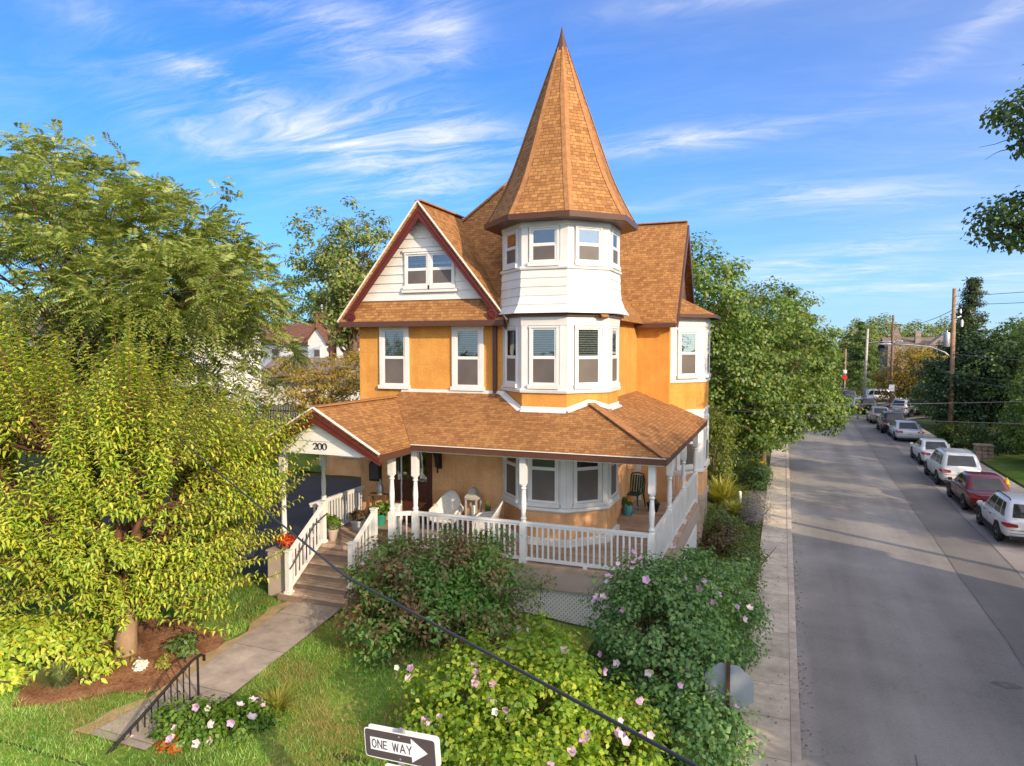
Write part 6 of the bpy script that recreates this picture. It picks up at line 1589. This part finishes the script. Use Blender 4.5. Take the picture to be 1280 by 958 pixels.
ar = [(-.36, -.062), (.145, -.062), (.145, -.115), (.335, .0), (.145, .115), (.145, .062), (-.36, .062)]
ar = [(x*SW/.87, y*1.02) for x, y in ar]
mb.ext([f2(x, y, .0070) for x, y in ar], n_*.0015); arrow = mb.build('arrow', M['signwhite'], sg_)
def glyph(ch):
    return {'O': [[(.5+.5*math.cos(a)*(1), .5+.5*math.sin(a)) for a in np.linspace(0, 2*PI, 17)]], 'N': [[(0, 0), (0, 1)], [(0, 1), (1, 0)], [(1, 0), (1, 1)]],
            'E': [[(0, 0), (0, 1)], [(0, .96), (1, .96)], [(0, .5), (.8, .5)], [(0, .04), (1, .04)]], 'W': [[(0, 1), (.25, 0)], [(.25, 0), (.5, .95)], [(.5, .95), (.75, 0)], [(.75, 0), (1, 1)]],
            'A': [[(0, 0), (.5, 1)], [(.5, 1), (1, 0)], [(.18, .33), (.82, .33)]], 'Y': [[(0, 1), (.5, .45)], [(1, 1), (.5, .45)], [(.5, .47), (.5, 0)]]}[ch]
mb = MB(); x = -.338*SW/.87
for ch in 'ONE WAY':
    if ch == ' ': x += .045; continue
    gw = {'W': .070, 'E': .042, 'A': .058, 'Y': .054}.get(ch, .048); gh = .080
    for pts in glyph(ch):
        P = [(x + a*gw, -gh/2 + b*gh) for a, b in pts]
        Pm = [V3(q) for q in P]
        for a, b in zip(Pm[:-1], Pm[1:]):
            t = (b-a)/max(1e-6, np.linalg.norm(b-a)); q = V3((-t[1], t[0]))*.0065; e = t*.004
            mb.add([f2(*(a-e+q), .0092), f2(*(a-e-q), .0092), f2(*(b+e-q), .0092), f2(*(b+e+q), .0092)], [(0,1,2,3)])
    x += gw + .021
mb.build('lettering', M['signbrown'], sg_, recalc=False)
mb = MB(); pc_ = C0 - n_*.03; mb.box(pc_[0]-.025, pc_[0]+.025, pc_[1]-.02, pc_[1]+.02, -7.4, C0[2]+SH/2+.03); mb.build('post', M['galv'], sg_)
mb = MB()
for q in (-.11, .11): mb.lathe(f2(-.0, q, .006), [(.010, 0), (.010, .004), (.004, .006)], 8, axis=n_)
mb.build('bolt', M['galv'], sg_)
s2 = thing('turn_sign', 'white square sign with a red ring just below the one way sign', 'sign', (-3.46, 5.88, -7.15))
C1 = C0 - wv_*(SH/2+.03+.30) + u_*.10; mb = MB(); plate(mb, C1+n_*.002, .29, .30, .035, .004); mb.build('sign_face', M['signwhite'], s2)
mb = MB(); ring_ = [(math.cos(a), math.sin(a)) for a in np.linspace(0, 2*PI, 33)]
for a, b in zip(ring_[:-1], ring_[1:]): mb.add([C1+n_*.008+(u_*a[0]+wv_*a[1])*.25, C1+n_*.008+(u_*b[0]+wv_*b[1])*.25, C1+n_*.008+(u_*b[0]+wv_*b[1])*.20, C1+n_*.008+(u_*a[0]+wv_*a[1])*.20], [(0,1,2,3)])
mb.build('red_ring', M['signred'], s2, recalc=False)
# octagonal sign seen from behind
s3 = thing('stop_sign', 'grey back of an octagonal sign on a brown post beside the dark shrub', 'sign', (-.72, 11.1, -7.05))
nn = nrm(V3((-.10, -1, 0))); mb = MB(); mb.lathe(V3((-.70, 11.25, -5.33)), [(.40, 0), (.40, .004)], 8, axis=nn)
mb.v = [tuple(V3((-.70, 11.25, -5.33)) + Matrix.Rotation(R(22.5), 3, Vector(nn)) @ Vector(V3(p_)-V3((-.70, 11.25, -5.33)))) for p_ in mb.v]; mb.build('sign_plate', M['alu'], s3)
mb = MB(); mb.box(-.745, -.685, 11.17, 11.23, -7.3, -4.90); mb.build('post', M['bronze'], s3)
# iron railing of the front steps
ir = thing('iron_railing', 'black wrought iron railing curving down the front steps at the lower left', 'railing', (-9.0, 8.8, -5.85))
tp = [(-8.98, 8.92, -5.27), (-8.99, 8.93, -5.19), (-9.0, 8.86, -5.15), (-9.0, 8.7, -5.17), (-9.0, 8.3, -5.33), (-8.98, 7.8, -5.55), (-8.96, 7.2, -5.80), (-8.95, 6.4, -6.15)]
mb = MB(); mb.tube(tp, .026, 8); mb.build('handrail', M['black'], ir, smooth=True)
mb = MB(); lo = [(p_[0], p_[1], p_[2]-.62) for p_ in tp[3:]]; mb.tube(lo, .013, 6); mb.build('bottom_rail', M['black'], ir, smooth=True)
mb = MB()
for yq in np.arange(8.62, 6.5, -.125):
    zt = np.interp(yq, [p_[1] for p_ in tp[3:]][::-1], [p_[2] for p_ in tp[3:]][::-1]); mb.tube([(-9.0, yq, zt), (-9.0, yq, zt-.62)], .012, 5)
    if int(yq*8) % 3 == 0: mb.tube([(-9.0, yq+.06*math.cos(a), zt-.32+.08*math.sin(a)) for a in np.linspace(0, 5.2, 10)], .010, 4)
mb.build('baluster', M['black'], ir)
mb = MB(); mb.tube([(-9.0, 8.8, -6.0), (-9.0, 8.8, -5.17)], .02, 6); mb.tube([(-8.96, 7.2, -7.2), (-8.96, 7.2, -5.8)], .02, 6); mb.build('post', M['black'], ir)
ir2 = thing('iron_railing', 'second lower iron railing on the other side of the front steps', 'railing', (-8.3, 7.9, -6.1)); mb = MB(); mb.tube([(-8.28, 8.2, -5.75), (-8.28, 7.6, -5.9), (-8.28, 6.6, -6.35)], .02, 6); mb.build('handrail', M['black'], ir2, smooth=True)
mb = MB()
for yq in np.arange(8.2, 6.7, -.15): mb.tube([(-8.28, yq, -5.75-(8.2-yq)*.35), (-8.28, yq, -6.4-(8.2-yq)*.4)], .009, 5)
mb.build('baluster', M['black'], ir2)
# hydrants, bin, marker post, stone pier, garden ornaments
def hydrant(label, x, y):
    z = -7.03; r_ = thing('fire_hydrant', label, 'hydrant', (x, y, z)); mb = MB()
    mb.lathe((x, y, z), [(.16, 0), (.16, .04), (.11, .05), (.11, .46), (.14, .48), (.14, .53), (.12, .56), (.10, .66), (.05, .72), (.04, .78)], 14); mb.build('barrel', M['yellow'], r_, smooth=True, sharp=35)
    mb = MB(); mb.lathe((x-.1, y, z+.40), [(.05, 0), (.05, .1), (.06, .1), (.06, .15)], 10, axis=(-1,0,0)); mb.lathe((x, y-.1, z+.38), [(.07, 0), (.07, .08), (.08, .08), (.08, .13)], 10, axis=(0,-1,0)); mb.build('cap', M['yellow'], r_)
hydrant('yellow fire hydrant on the far sidewalk beside the dark red sedan', 10.0, 39.4)
hydrant('yellow fire hydrant in front of the far white off-road wagon', 9.95, 93)
b = thing('yellow_bin', 'yellow plastic bin beside the maple trunk on the sidewalk edge', 'bin', (-1.2, 39.2, -7.0)); mb = MB(); mb.lathe((-1.2, 39.2, -7.0), [(.26, 0), (.33, .92), (.36, .92), (.36, .98), (.31, .98), (.28, .5)], 16); mb.build('tub', M['yellow'], b, smooth=True, sharp=40)
mb = MB(); mb.tube([(-1.55, 39.1, -6.1), (-1.58, 39.0, -6.25), (-1.52, 38.9, -6.3)], .02, 6); mb.build('handle', M['black'], b)
mb = MB(); mb.lathe((-1.62, 31.0, -6.95), [(.06, 0), (.065, .75), (.07, .78), (.02, .83)], 10); solo(mb, 'marker_post', M['signwhite'], 'short white post among the yellow plants beside the sidewalk', 'post', (-1.62, 31.0, -6.95), smooth=True, sharp=40)
mb = MB(); rng = np.random.default_rng(7)
for k in range(4):
    for j in range(3): mb.box(11.05+j*.3+rng.uniform(-.02, .02), 11.34+j*.3, 49.9+rng.uniform(-.03, .03), 50.7, -7.05+k*.24, -6.82+k*.24)
mb.box(11.0, 12.0, 49.85, 50.75, -6.09, -6.0)
solo(mb, 'stone_pier', M['stone'], 'square stone pier at the edge of the right lawn', 'pier', (11.5, 50.3, -7.05), bevel=.02)
make_tree('flower_plant', 'white flower cluster on the red mulch', 'plant', (-10.75, 9.2, -5.95), [((-10.75, 9.2, -5.78), (.11, .11, .10), 1)], LM['white'], .07, .05, 10, 22, .06, .008, seed=201, nlimb=5, low=-.2)
make_tree('flower_plant', 'cream flower plume beside the white one on the mulch', 'plant', (-10.35, 9.35, -5.95), [((-10.35, 9.35, -5.74), (.10, .10, .15), 1)], LM['yellowplant'], .06, .035, 12, 24, .06, .008, seed=202, nlimb=5, low=-.2)

# ------------------------------------------------------------------ neighbours
def nwin(root, x, y, z, w_, h_, n=(0,-1,0)):
    u = np.cross((0,0,1.), V3(n)); f = MB(); c = V3((x, y, z+h_/2))
    f.obox(c + V3(n)*.03, u, V3(n), w_/2+.1, h_/2+.1, .03); o = f.build('window', M['white'], root)
    g = MB(); g.obox(c + V3(n)*.065, u, V3(n), w_/2, h_/2, .008); g.build('pane', M['screen'], o)
    g = MB(); g.obox(c + V3(n)*.08, u, V3(n), w_/2, .025, .01); g.build('sash_bar', M['white'], o)
nh = thing('white_house', 'tall white house glimpsed through the trees at the left', 'house', (-36, 37, -6.4))
mb = MB(); mb.box(-45, -31.0, 29, 36, -6.8, 1.1); mb.box(-33.5, -31.6, 27.4, 29, -6.8, -3.1); mb.build('wall', M['nwhite'], nh)
mb = MB(); mb.slab([(-45.5, 28.5, 1.0), (-30.7, 28.5, 1.0), (-33.5, 32.5, 2.9), (-45.5, 32.5, 2.9)], .2); mb.slab([(-30.7, 36.5, 1.0), (-45.5, 36.5, 1.0), (-45.5, 32.5, 2.9), (-33.5, 32.5, 2.9)], .2); mb.slab([(-30.7, 28.5, 1.0), (-30.7, 36.5, 1.0), (-33.5, 32.5, 2.9)], .2); mb.slab([(-33.8, 27.1, -3.1), (-31.3, 27.1, -3.1), (-31.3, 29, -2.6), (-33.8, 29, -2.6)], .15); mb.build('roof', M['groof'], nh)
for x in (-43, -40, -37, -33.5):
    for z in (-4.8, -1.6): nwin(nh, x, 29, z, 1.0, 1.5)
nwin(nh, -32.5, 27.4, -5.2, 1.2, 1.3)
nwin(nh, -31, 31.2, -5.0, 1.0, 1.4, (1,0,0))
h2 = thing('white_house', 'white house with a brown roof and brick chimney behind the golden dogwood', 'house', (-49, 66, -6.6))
mb = MB(); mb.box(-56, -43.4, 63.5, 70, -6.8, .45); mb.box(-47.3, -45.0, 62.2, 63.5, -6.8, .5); mb.box(-43.4, -40.5, 61.8, 69, -6.8, .4); mb.build('wall', M['nwhite'], h2)
mb = MB(); mb.slab([(-56.5, 62.9, .42), (-43, 62.9, .42), (-43.6, 66.7, 2.6), (-56.5, 66.7, 2.6)], .18); mb.slab([(-43, 70.4, .42), (-56.5, 70.4, .42), (-56.5, 66.7, 2.6), (-43.6, 66.7, 2.6)], .18)
mb.slab([(-43.6, 61.4, .4), (-40, 61.4, .4), (-40, 65.5, 2.7), (-43.6, 65.5, 2.7)], .18); mb.build('roof', M['nroof'], h2)
for gx in (-46.1,):
    mb = MB(); mb.ext([(gx-1.25, 62.18, .5), (gx+1.25, 62.18, .5), (gx, 62.18, 1.95)], (0, .1, 0)); mb.build('gable', M['nwhite'], h2)
    mb = MB(); mb.slab([(gx-1.5, 61.9, .32), (gx-1.5, 65.2, .32), (gx, 65.2, 2.12), (gx, 61.9, 2.12)], .12); mb.slab([(gx+1.5, 65.2, .32), (gx+1.5, 61.9, .32), (gx, 61.9, 2.12), (gx, 65.2, 2.12)], .12); mb.build('dormer_roof', M['nroof'], h2)
mb = MB(); mb.box(-49.2, -47.6, 66.2, 67.4, 2.0, 3.7); mb.box(-49.3, -47.5, 66.1, 67.5, 3.7, 3.85); ch = mb.build('chimney', M['brick'], h2)
mb = MB(); mb.tube([(-48.8, 66.8, 3.8), (-48.8, 66.8, 4.7)], .12, 8); mb.tube([(-48.2, 66.8, 3.8), (-48.2, 66.8, 5.6)], .07, 8); mb.build('flue', M['galv'], ch)
mb = MB(); mb.box(-44.6, -44.15, 62.4, 63.4, -6.8, 1.6); mb.build('downpipe', M['brick'], h2)
for x in (-52.6, -49.6): nwin(h2, x, 63.5, -1.9, .9, 1.6)
nwin(h2, -46.1, 62.2, -1.9, .7, 1.5); nwin(h2, -42, 61.8, -1.9, .8, 1.5)
g_ = thing('garage', 'low white outbuilding with a grey brown roof behind the dogwood', 'garage', (-29, 43, -6.3))
mb = MB(); mb.box(-35.5, -24.4, 41, 46, -6.6, -2.4); mb.build('wall', M['nwhite'], g_)
mb = MB(); mb.slab([(-36, 40.5, -2.35), (-24, 40.5, -2.35), (-24, 43.5, -.85), (-36, 43.5, -.85)], .15); mb.slab([(-24, 46.5, -2.35), (-36, 46.5, -2.35), (-36, 43.5, -.85), (-24, 43.5, -.85)], .15); mb.build('roof', M['groof'], g_)
mb = MB(); mb.box(-27.4, -25.2, 40.95, 41.0, -6.3, -3.9)
for k in range(3): mb.box(-27.3, -25.3, 40.92, 40.95, -6.1+.75*k, -5.45+.75*k)
mb.build('garage_door', M['white'], g_)
nwin(g_, -30.5, 41, -4.6, .9, 1.1)
mb = MB()
fa, fb = V3((-38.0, 36.5)), V3((-28.6, 37.3))
for k in range(76):
    p_ = fa + (fb-fa)*k/75; mb.box(p_[0]-.045, p_[0]+.045, p_[1]-.012, p_[1]+.012, -6.4, -3.8+.03*math.sin(k*1.7))
for z in (-5.8, -4.2): mb.bar((fa[0], fa[1]+.03, z), (fb[0], fb[1]+.03, z), .04, .09)
solo(mb, 'picket_fence', M['darkgrey'], 'dark slatted fence behind the entry gable at the left', 'fence', (-33, 37, -6.3))
sb = thing('stone_building', 'large pale stone building with gables at the far end of the street', 'building', (17, 128, -7.8))
mb = MB(); mb.box(15.2, 28, 124, 134, -8.2, -.3); mb.box(15.0, 17.4, 122.6, 124, -8.2, .1); mb.build('wall', M['fstone'], sb)
mb = MB(); mb.slab([(14.8, 123.3, -.4), (28.5, 123.3, -.4), (28.5, 129, 1.4), (14.8, 129, 1.4)], .3); mb.slab([(28.5, 134.7, -.4), (14.8, 134.7, -.4), (14.8, 129, 1.4), (28.5, 129, 1.4)], .3); mb.build('roof', M['groof'], sb)
mb = MB(); mb.ext([(20, 123.2, -.4), (25, 123.2, -.4), (22.5, 123.2, 1.8)], (0, 3, 0)); mb.build('gable', M['fstone'], sb)
mb = MB(); mb.box(19.2, 20.0, 126, 127, .4, 2.4); mb.build('chimney', M['fstone'], sb)
mb = MB(); mb.loft([[(16.2+a*k, 123.5+b_*k, z) for a, b_ in ((-1, -1), (1, -1), (1, 1), (-1, 1))] for k, z in ((.7, .1), (.62, 1.5), (.05, 3.0))]); mb.build('turret', M['groof'], sb)
for x in (18.5, 21, 24): nwin(sb, x, 124, -3.9, 1.2, 1.8)
# house on the far side of the road (outside the view; it throws the evening shade)
oh = thing('brick_house', 'brick house across the road beyond the right edge', 'house', (15.1, 12, -7.0))
mb = MB(); mb.box(13.0, 17.2, 5.0, 17.9, -7.6, -.2); mb.build('wall', M['brick'], oh)
mb = MB(); mb.slab([(12.6, 4.5, -.4), (12.6, 18.3, -.4), (15.1, 18.3, 3.3), (15.1, 4.5, 3.3)][::-1], .2); mb.slab([(17.6, 4.5, -.4), (17.6, 18.3, -.4), (15.1, 18.3, 3.3), (15.1, 4.5, 3.3)], .2); mb.ext([(13.0, 17.8, -.2), (17.2, 17.8, -.2), (15.1, 17.8, 2.9)], (0, .1, 0)); mb.ext([(13.0, 5.0, -.2), (17.2, 5.0, -.2), (15.1, 5.0, 2.9)], (0, .1, 0)); mb.build('roof', M['nroof'], oh)
for y in (7.5, 11, 14.5):
    for z in (-6, -2.8): nwin(oh, 13.0, y, z, 1.0, 1.6, (-1, 0, 0))
mb = MB(); mb.box(14.7, 15.5, 9, 10, 2.5, 4.6); mb.build('chimney', M['brick'], oh)

# ------------------------------------------------------------------ things on the porch
def wicker_chair(label, x, y, rz):
    r_ = thing('wicker_chair', label, 'chair', (x, y, FL), 'white wicker chairs on the porch', rz, local=True)
    mb = MB(); mb.box(-.27, .27, -.25, .26, .34, .42); mb.build('seat', M['wicker'], r_, bevel=.03)
    mb = MB(); rings_ = []                                     # fan back: a curved sheet with a rolled rim (front is -y)
    for t in np.linspace(0, 1, 7):
        row = []
        for a in np.linspace(-1, 1, 11):
            wd = .31 + .10*math.sin(PI*min(1, t*.9)); zt = .40 + t*.64*(1-.5*a*a*t)
            row.append((a*wd, .27 + .12*t - .22*abs(a)**2.2, zt))
        rings_.append(row)
    mb.loft(rings_, closed=False); o = mb.build('backrest', M['wicker'], r_, smooth=True); s = o.modifiers.new('solid', 'SOLIDIFY'); s.thickness = .03
    mb = MB(); mb.tube([rings_[i][0] for i in range(7)] + rings_[6][1:-1] + [rings_[i][10] for i in range(6, -1, -1)], .026, 7); mb.build('back_rim', M['wicker'], r_, smooth=True)
    for sg in (-1, 1):
        mb = MB(); mb.tube([(sg*.33, .18, .70), (sg*.37, 0, .67), (sg*.36, -.22, .64), (sg*.34, -.29, .58), (sg*.32, -.27, .40)], .036, 8); mb.add([(sg*.33, .18, .68), (sg*.36, -.22, .62), (sg*.30, -.25, .36), (sg*.29, .25, .36)], [(0,1,2,3)]); mb.build('armrest', M['wicker'], r_, smooth=True, recalc=False)
        for yy in (-.24, .24): mb = MB(); mb.tube([(sg*.27, yy, .36), (sg*.29, yy*1.1, 0)], [.026, .02], 7); mb.build('leg', M['wicker'], r_, smooth=True)
    return r_
wicker_chair('white wicker armchair facing out beside the dark front door', -8.05, 16.15, R(4))
wicker_chair('white wicker armchair turned sideways next to the turret bay', -6.75, 15.75, R(-72))
lt = thing('lantern', 'tall weathered grey wooden lantern holding a candle on the porch', 'lantern', (-7.35, 16.3, FL+.42))
mb = MB(); b0 = (-7.35, 16.3, FL+.42); mb.box(-7.53, -7.17, 16.12, 16.48, FL+.42, FL+.47)
for sx in (-1, 1):
    for sy in (-1, 1): mb.box(-7.35+sx*.145-.02, -7.35+sx*.145+.02, 16.3+sy*.145-.02, 16.3+sy*.145+.02, FL+.47, FL+.95)
mb.box(-7.53, -7.17, 16.12, 16.48, FL+.95, FL+.99); mb.build('frame', M['greywood'], lt)
mb = MB(); mb.loft([[(-7.35+a*k, 16.3+b_*k, z) for a, b_ in ((-1,-1),(1,-1),(1,1),(-1,1))] for k, z in ((.19, FL+.99), (.11, FL+1.10), (.09, FL+1.18), (.04, FL+1.24))]); mb.tube([(-7.40, 16.3, FL+1.24), (-7.38, 16.3, FL+1.33), (-7.32, 16.3, FL+1.33), (-7.30, 16.3, FL+1.24)], .01, 5); mb.build('roof', M['greywood'], lt)
mb = MB(); mb.lathe((-7.35, 16.3, FL+.47), [(.05, 0), (.05, .30), (.01, .31)], 12); mb.build('candle', M['signwhite'], lt)
def table(label, x, y, z, w_, d_, h_, mat, name='side_table'):
    t = thing(name, label, 'table', (x, y, z)); mb = MB(); mb.box(x-w_/2, x+w_/2, y-d_/2, y+d_/2, z+h_-.03, z+h_); mb.build('top', mat, t, bevel=.006)
    for sx in (-1, 1):
        for sy in (-1, 1): mb = MB(); mb.box(x+sx*(w_/2-.04)-.018, x+sx*(w_/2-.04)+.018, y+sy*(d_/2-.04)-.018, y+sy*(d_/2-.04)+.018, z, z+h_-.03); mb.build('leg', mat, t)
    return t
table('small brown table under the grey lantern and the white potted plant', -7.2, 16.3, FL, .95, .45, .42, M['brownwood'])
def potted(label, x, y, z, r, h, potm, leafm, seed, lr, ll, style='bush', name='potted_plant'):
    t = thing(name, label, 'plant', (x, y, z)); mb = MB(); mb.lathe((x, y, z), [(r*.72, 0), (r*.95, h*.8), (r*1.05, h*.82), (r*1.05, h), (r*.92, h), (r*.9, h*.9)], 16); mb.build('pot', potm, t, smooth=True, sharp=40)
    rng = np.random.default_rng(seed)
    if style == 'bush':
        C, D = shell_points(rng, (x, y, z+h+lr*.6), (lr, lr, lr*.8), 34, .3, -.4); v, f = clump_leaves(rng, C, D, 12, lr*.3, ll, ll*.5)
    else:
        n = 14; a = rng.uniform(0, 6.28, n); P = np.stack([x+.04*np.cos(a), y+.04*np.sin(a), np.full(n, z+h*.9)], 1); A = nrm(np.stack([np.cos(a)*.22, np.sin(a)*.22, np.ones(n)], 1)); v, f = leaf_geo(P, A, np.stack([np.cos(a), np.sin(a), np.zeros(n)], 1), ll*rng.uniform(.6, 1.1, n), np.full(n, .035), fold=.1, droop=.1)
    np_mesh('foliage', v, f, leafm, t); return t
potted('small white pot with upright blade leaves beside the grey lantern', -6.92, 16.25, FL+.42, .09, .17, M['signwhite'], LM['darkbroad'], 301, .1, .38, 'blade')
potted('grey pot with reddish plant on the entry landing by the railing', -10.45, 15.75, FL, .2, .25, M['greypot'], LM['brownplant'], 302, .18, .11)
potted('dark blue pot standing between the grey and green pots', -10.2, 16.0, FL, .15, .28, M['bluepot'], LM['ground'], 303, .10, .09)
potted('green glazed pot with leafy plant next to the letter box wall', -10.15, 16.35, FL, .18, .30, M['greenpot'], LM['rose'], 304, .22, .13)
potted('white pot with a tall leafy stem at the top of the steps', -10.72, 14.95, FL, .15, .22, M['signwhite'], LM['rose'], 305, .17, .16)
potted('stone urn at the top of the stair railing', -10.45, 14.62, FL, .13, .28, M['fascia'], LM['feather'], 306, .08, .07)
potted('planter of red and yellow flowers on the tan pedestal beside the steps', -10.84, 13.30, -4.765, .12, .10, M['brownwood'], LM['redfl'], 307, .21, .08, name='flower_planter')
potted('black pot standing on the side porch floor', -3.5, 20.6, FL, .19, .25, M['black'], LM['darkbroad'], 308, .08, .08)
potted('leafy potted plant half hidden behind the turret bay', -4.35, 20.1, FL, .14, .22, M['terracotta'], LM['rose'], 309, .2, .12)
st_ = table('narrow metal plant stand against the wall below the letter box', -10.35, 16.62, FL, .60, .28, .78, M['brownwood'], 'plant_stand')
mb = MB(); mb.lathe((-10.3, 16.62, FL+.78), [(.10, 0), (.10, .03), (.08, .05), (.09, .22), (.05, .30), (.015, .36), (.02, .42)], 12); solo(mb, 'lantern', M['galv'], 'small silver lantern on the plant stand below the letter box', 'lantern', (-10.3, 16.62, FL+.78), smooth=True, sharp=40)
gc_ = thing('garden_chair', 'dark green plastic armchair on the side porch by the white door', 'chair', (-4.15, 20.9, FL), rz=R(-12), local=True)
mb = MB(); mb.box(-.24, .24, -.24, .22, .40, .435); mb.build('seat', M['greenplastic'], gc_, bevel=.015)
mb = MB()
for k in range(6): xx = -.20+.08*k; mb.obox((xx, .27+.03*abs(k-2.5)*-.3, .68), (1,0,0), nrm(V3((0,-1,.22))), .027, .26, .008, w=nrm(V3((0,.2,1))))
mb.tube([(-.25, .22, .42), (-.26, .27, .80), (-.18, .34, .97), (0, .36, 1.0), (.18, .34, .97), (.26, .27, .80), (.25, .22, .42)], .022, 6); mb.build('backrest', M['greenplastic'], gc_)
for sg in (-1, 1):
    mb = MB(); mb.tube([(sg*.27, .28, .68), (sg*.30, .05, .66), (sg*.30, -.22, .64), (sg*.27, -.26, .42)], .022, 6); mb.build('armrest', M['greenplastic'], gc_, smooth=True)
    for yy in (-.24, .22): mb = MB(); mb.tube([(sg*.23, yy, .42), (sg*.28, yy*1.25, 0)], [.028, .02], 6); mb.build('leg', M['greenplastic'], gc_)
wc = thing('watering_can', 'teal watering can on the side porch floor in front of the green chair', 'watering can', (-4.1, 19.9, FL)); mb = MB(); mb.lathe((-4.1, 19.9, FL), [(.13, 0), (.14, .02), (.12, .22), (.08, .26), (.07, .24)], 14); mb.build('body', M['teal'], wc, smooth=True, sharp=40)
mb = MB(); mb.tube([(-4.0, 19.85, FL+.05), (-3.85, 19.75, FL+.22), (-3.80, 19.72, FL+.28)], [.03, .02, .03], 8); mb.build('spout', M['teal'], wc); mb = MB(); mb.tube([(-4.2, 19.95, FL+.06), (-4.28, 20, FL+.18), (-4.2, 19.95, FL+.30), (-4.1, 19.9, FL+.27)], .014, 6); mb.build('handle', M['teal'], wc)
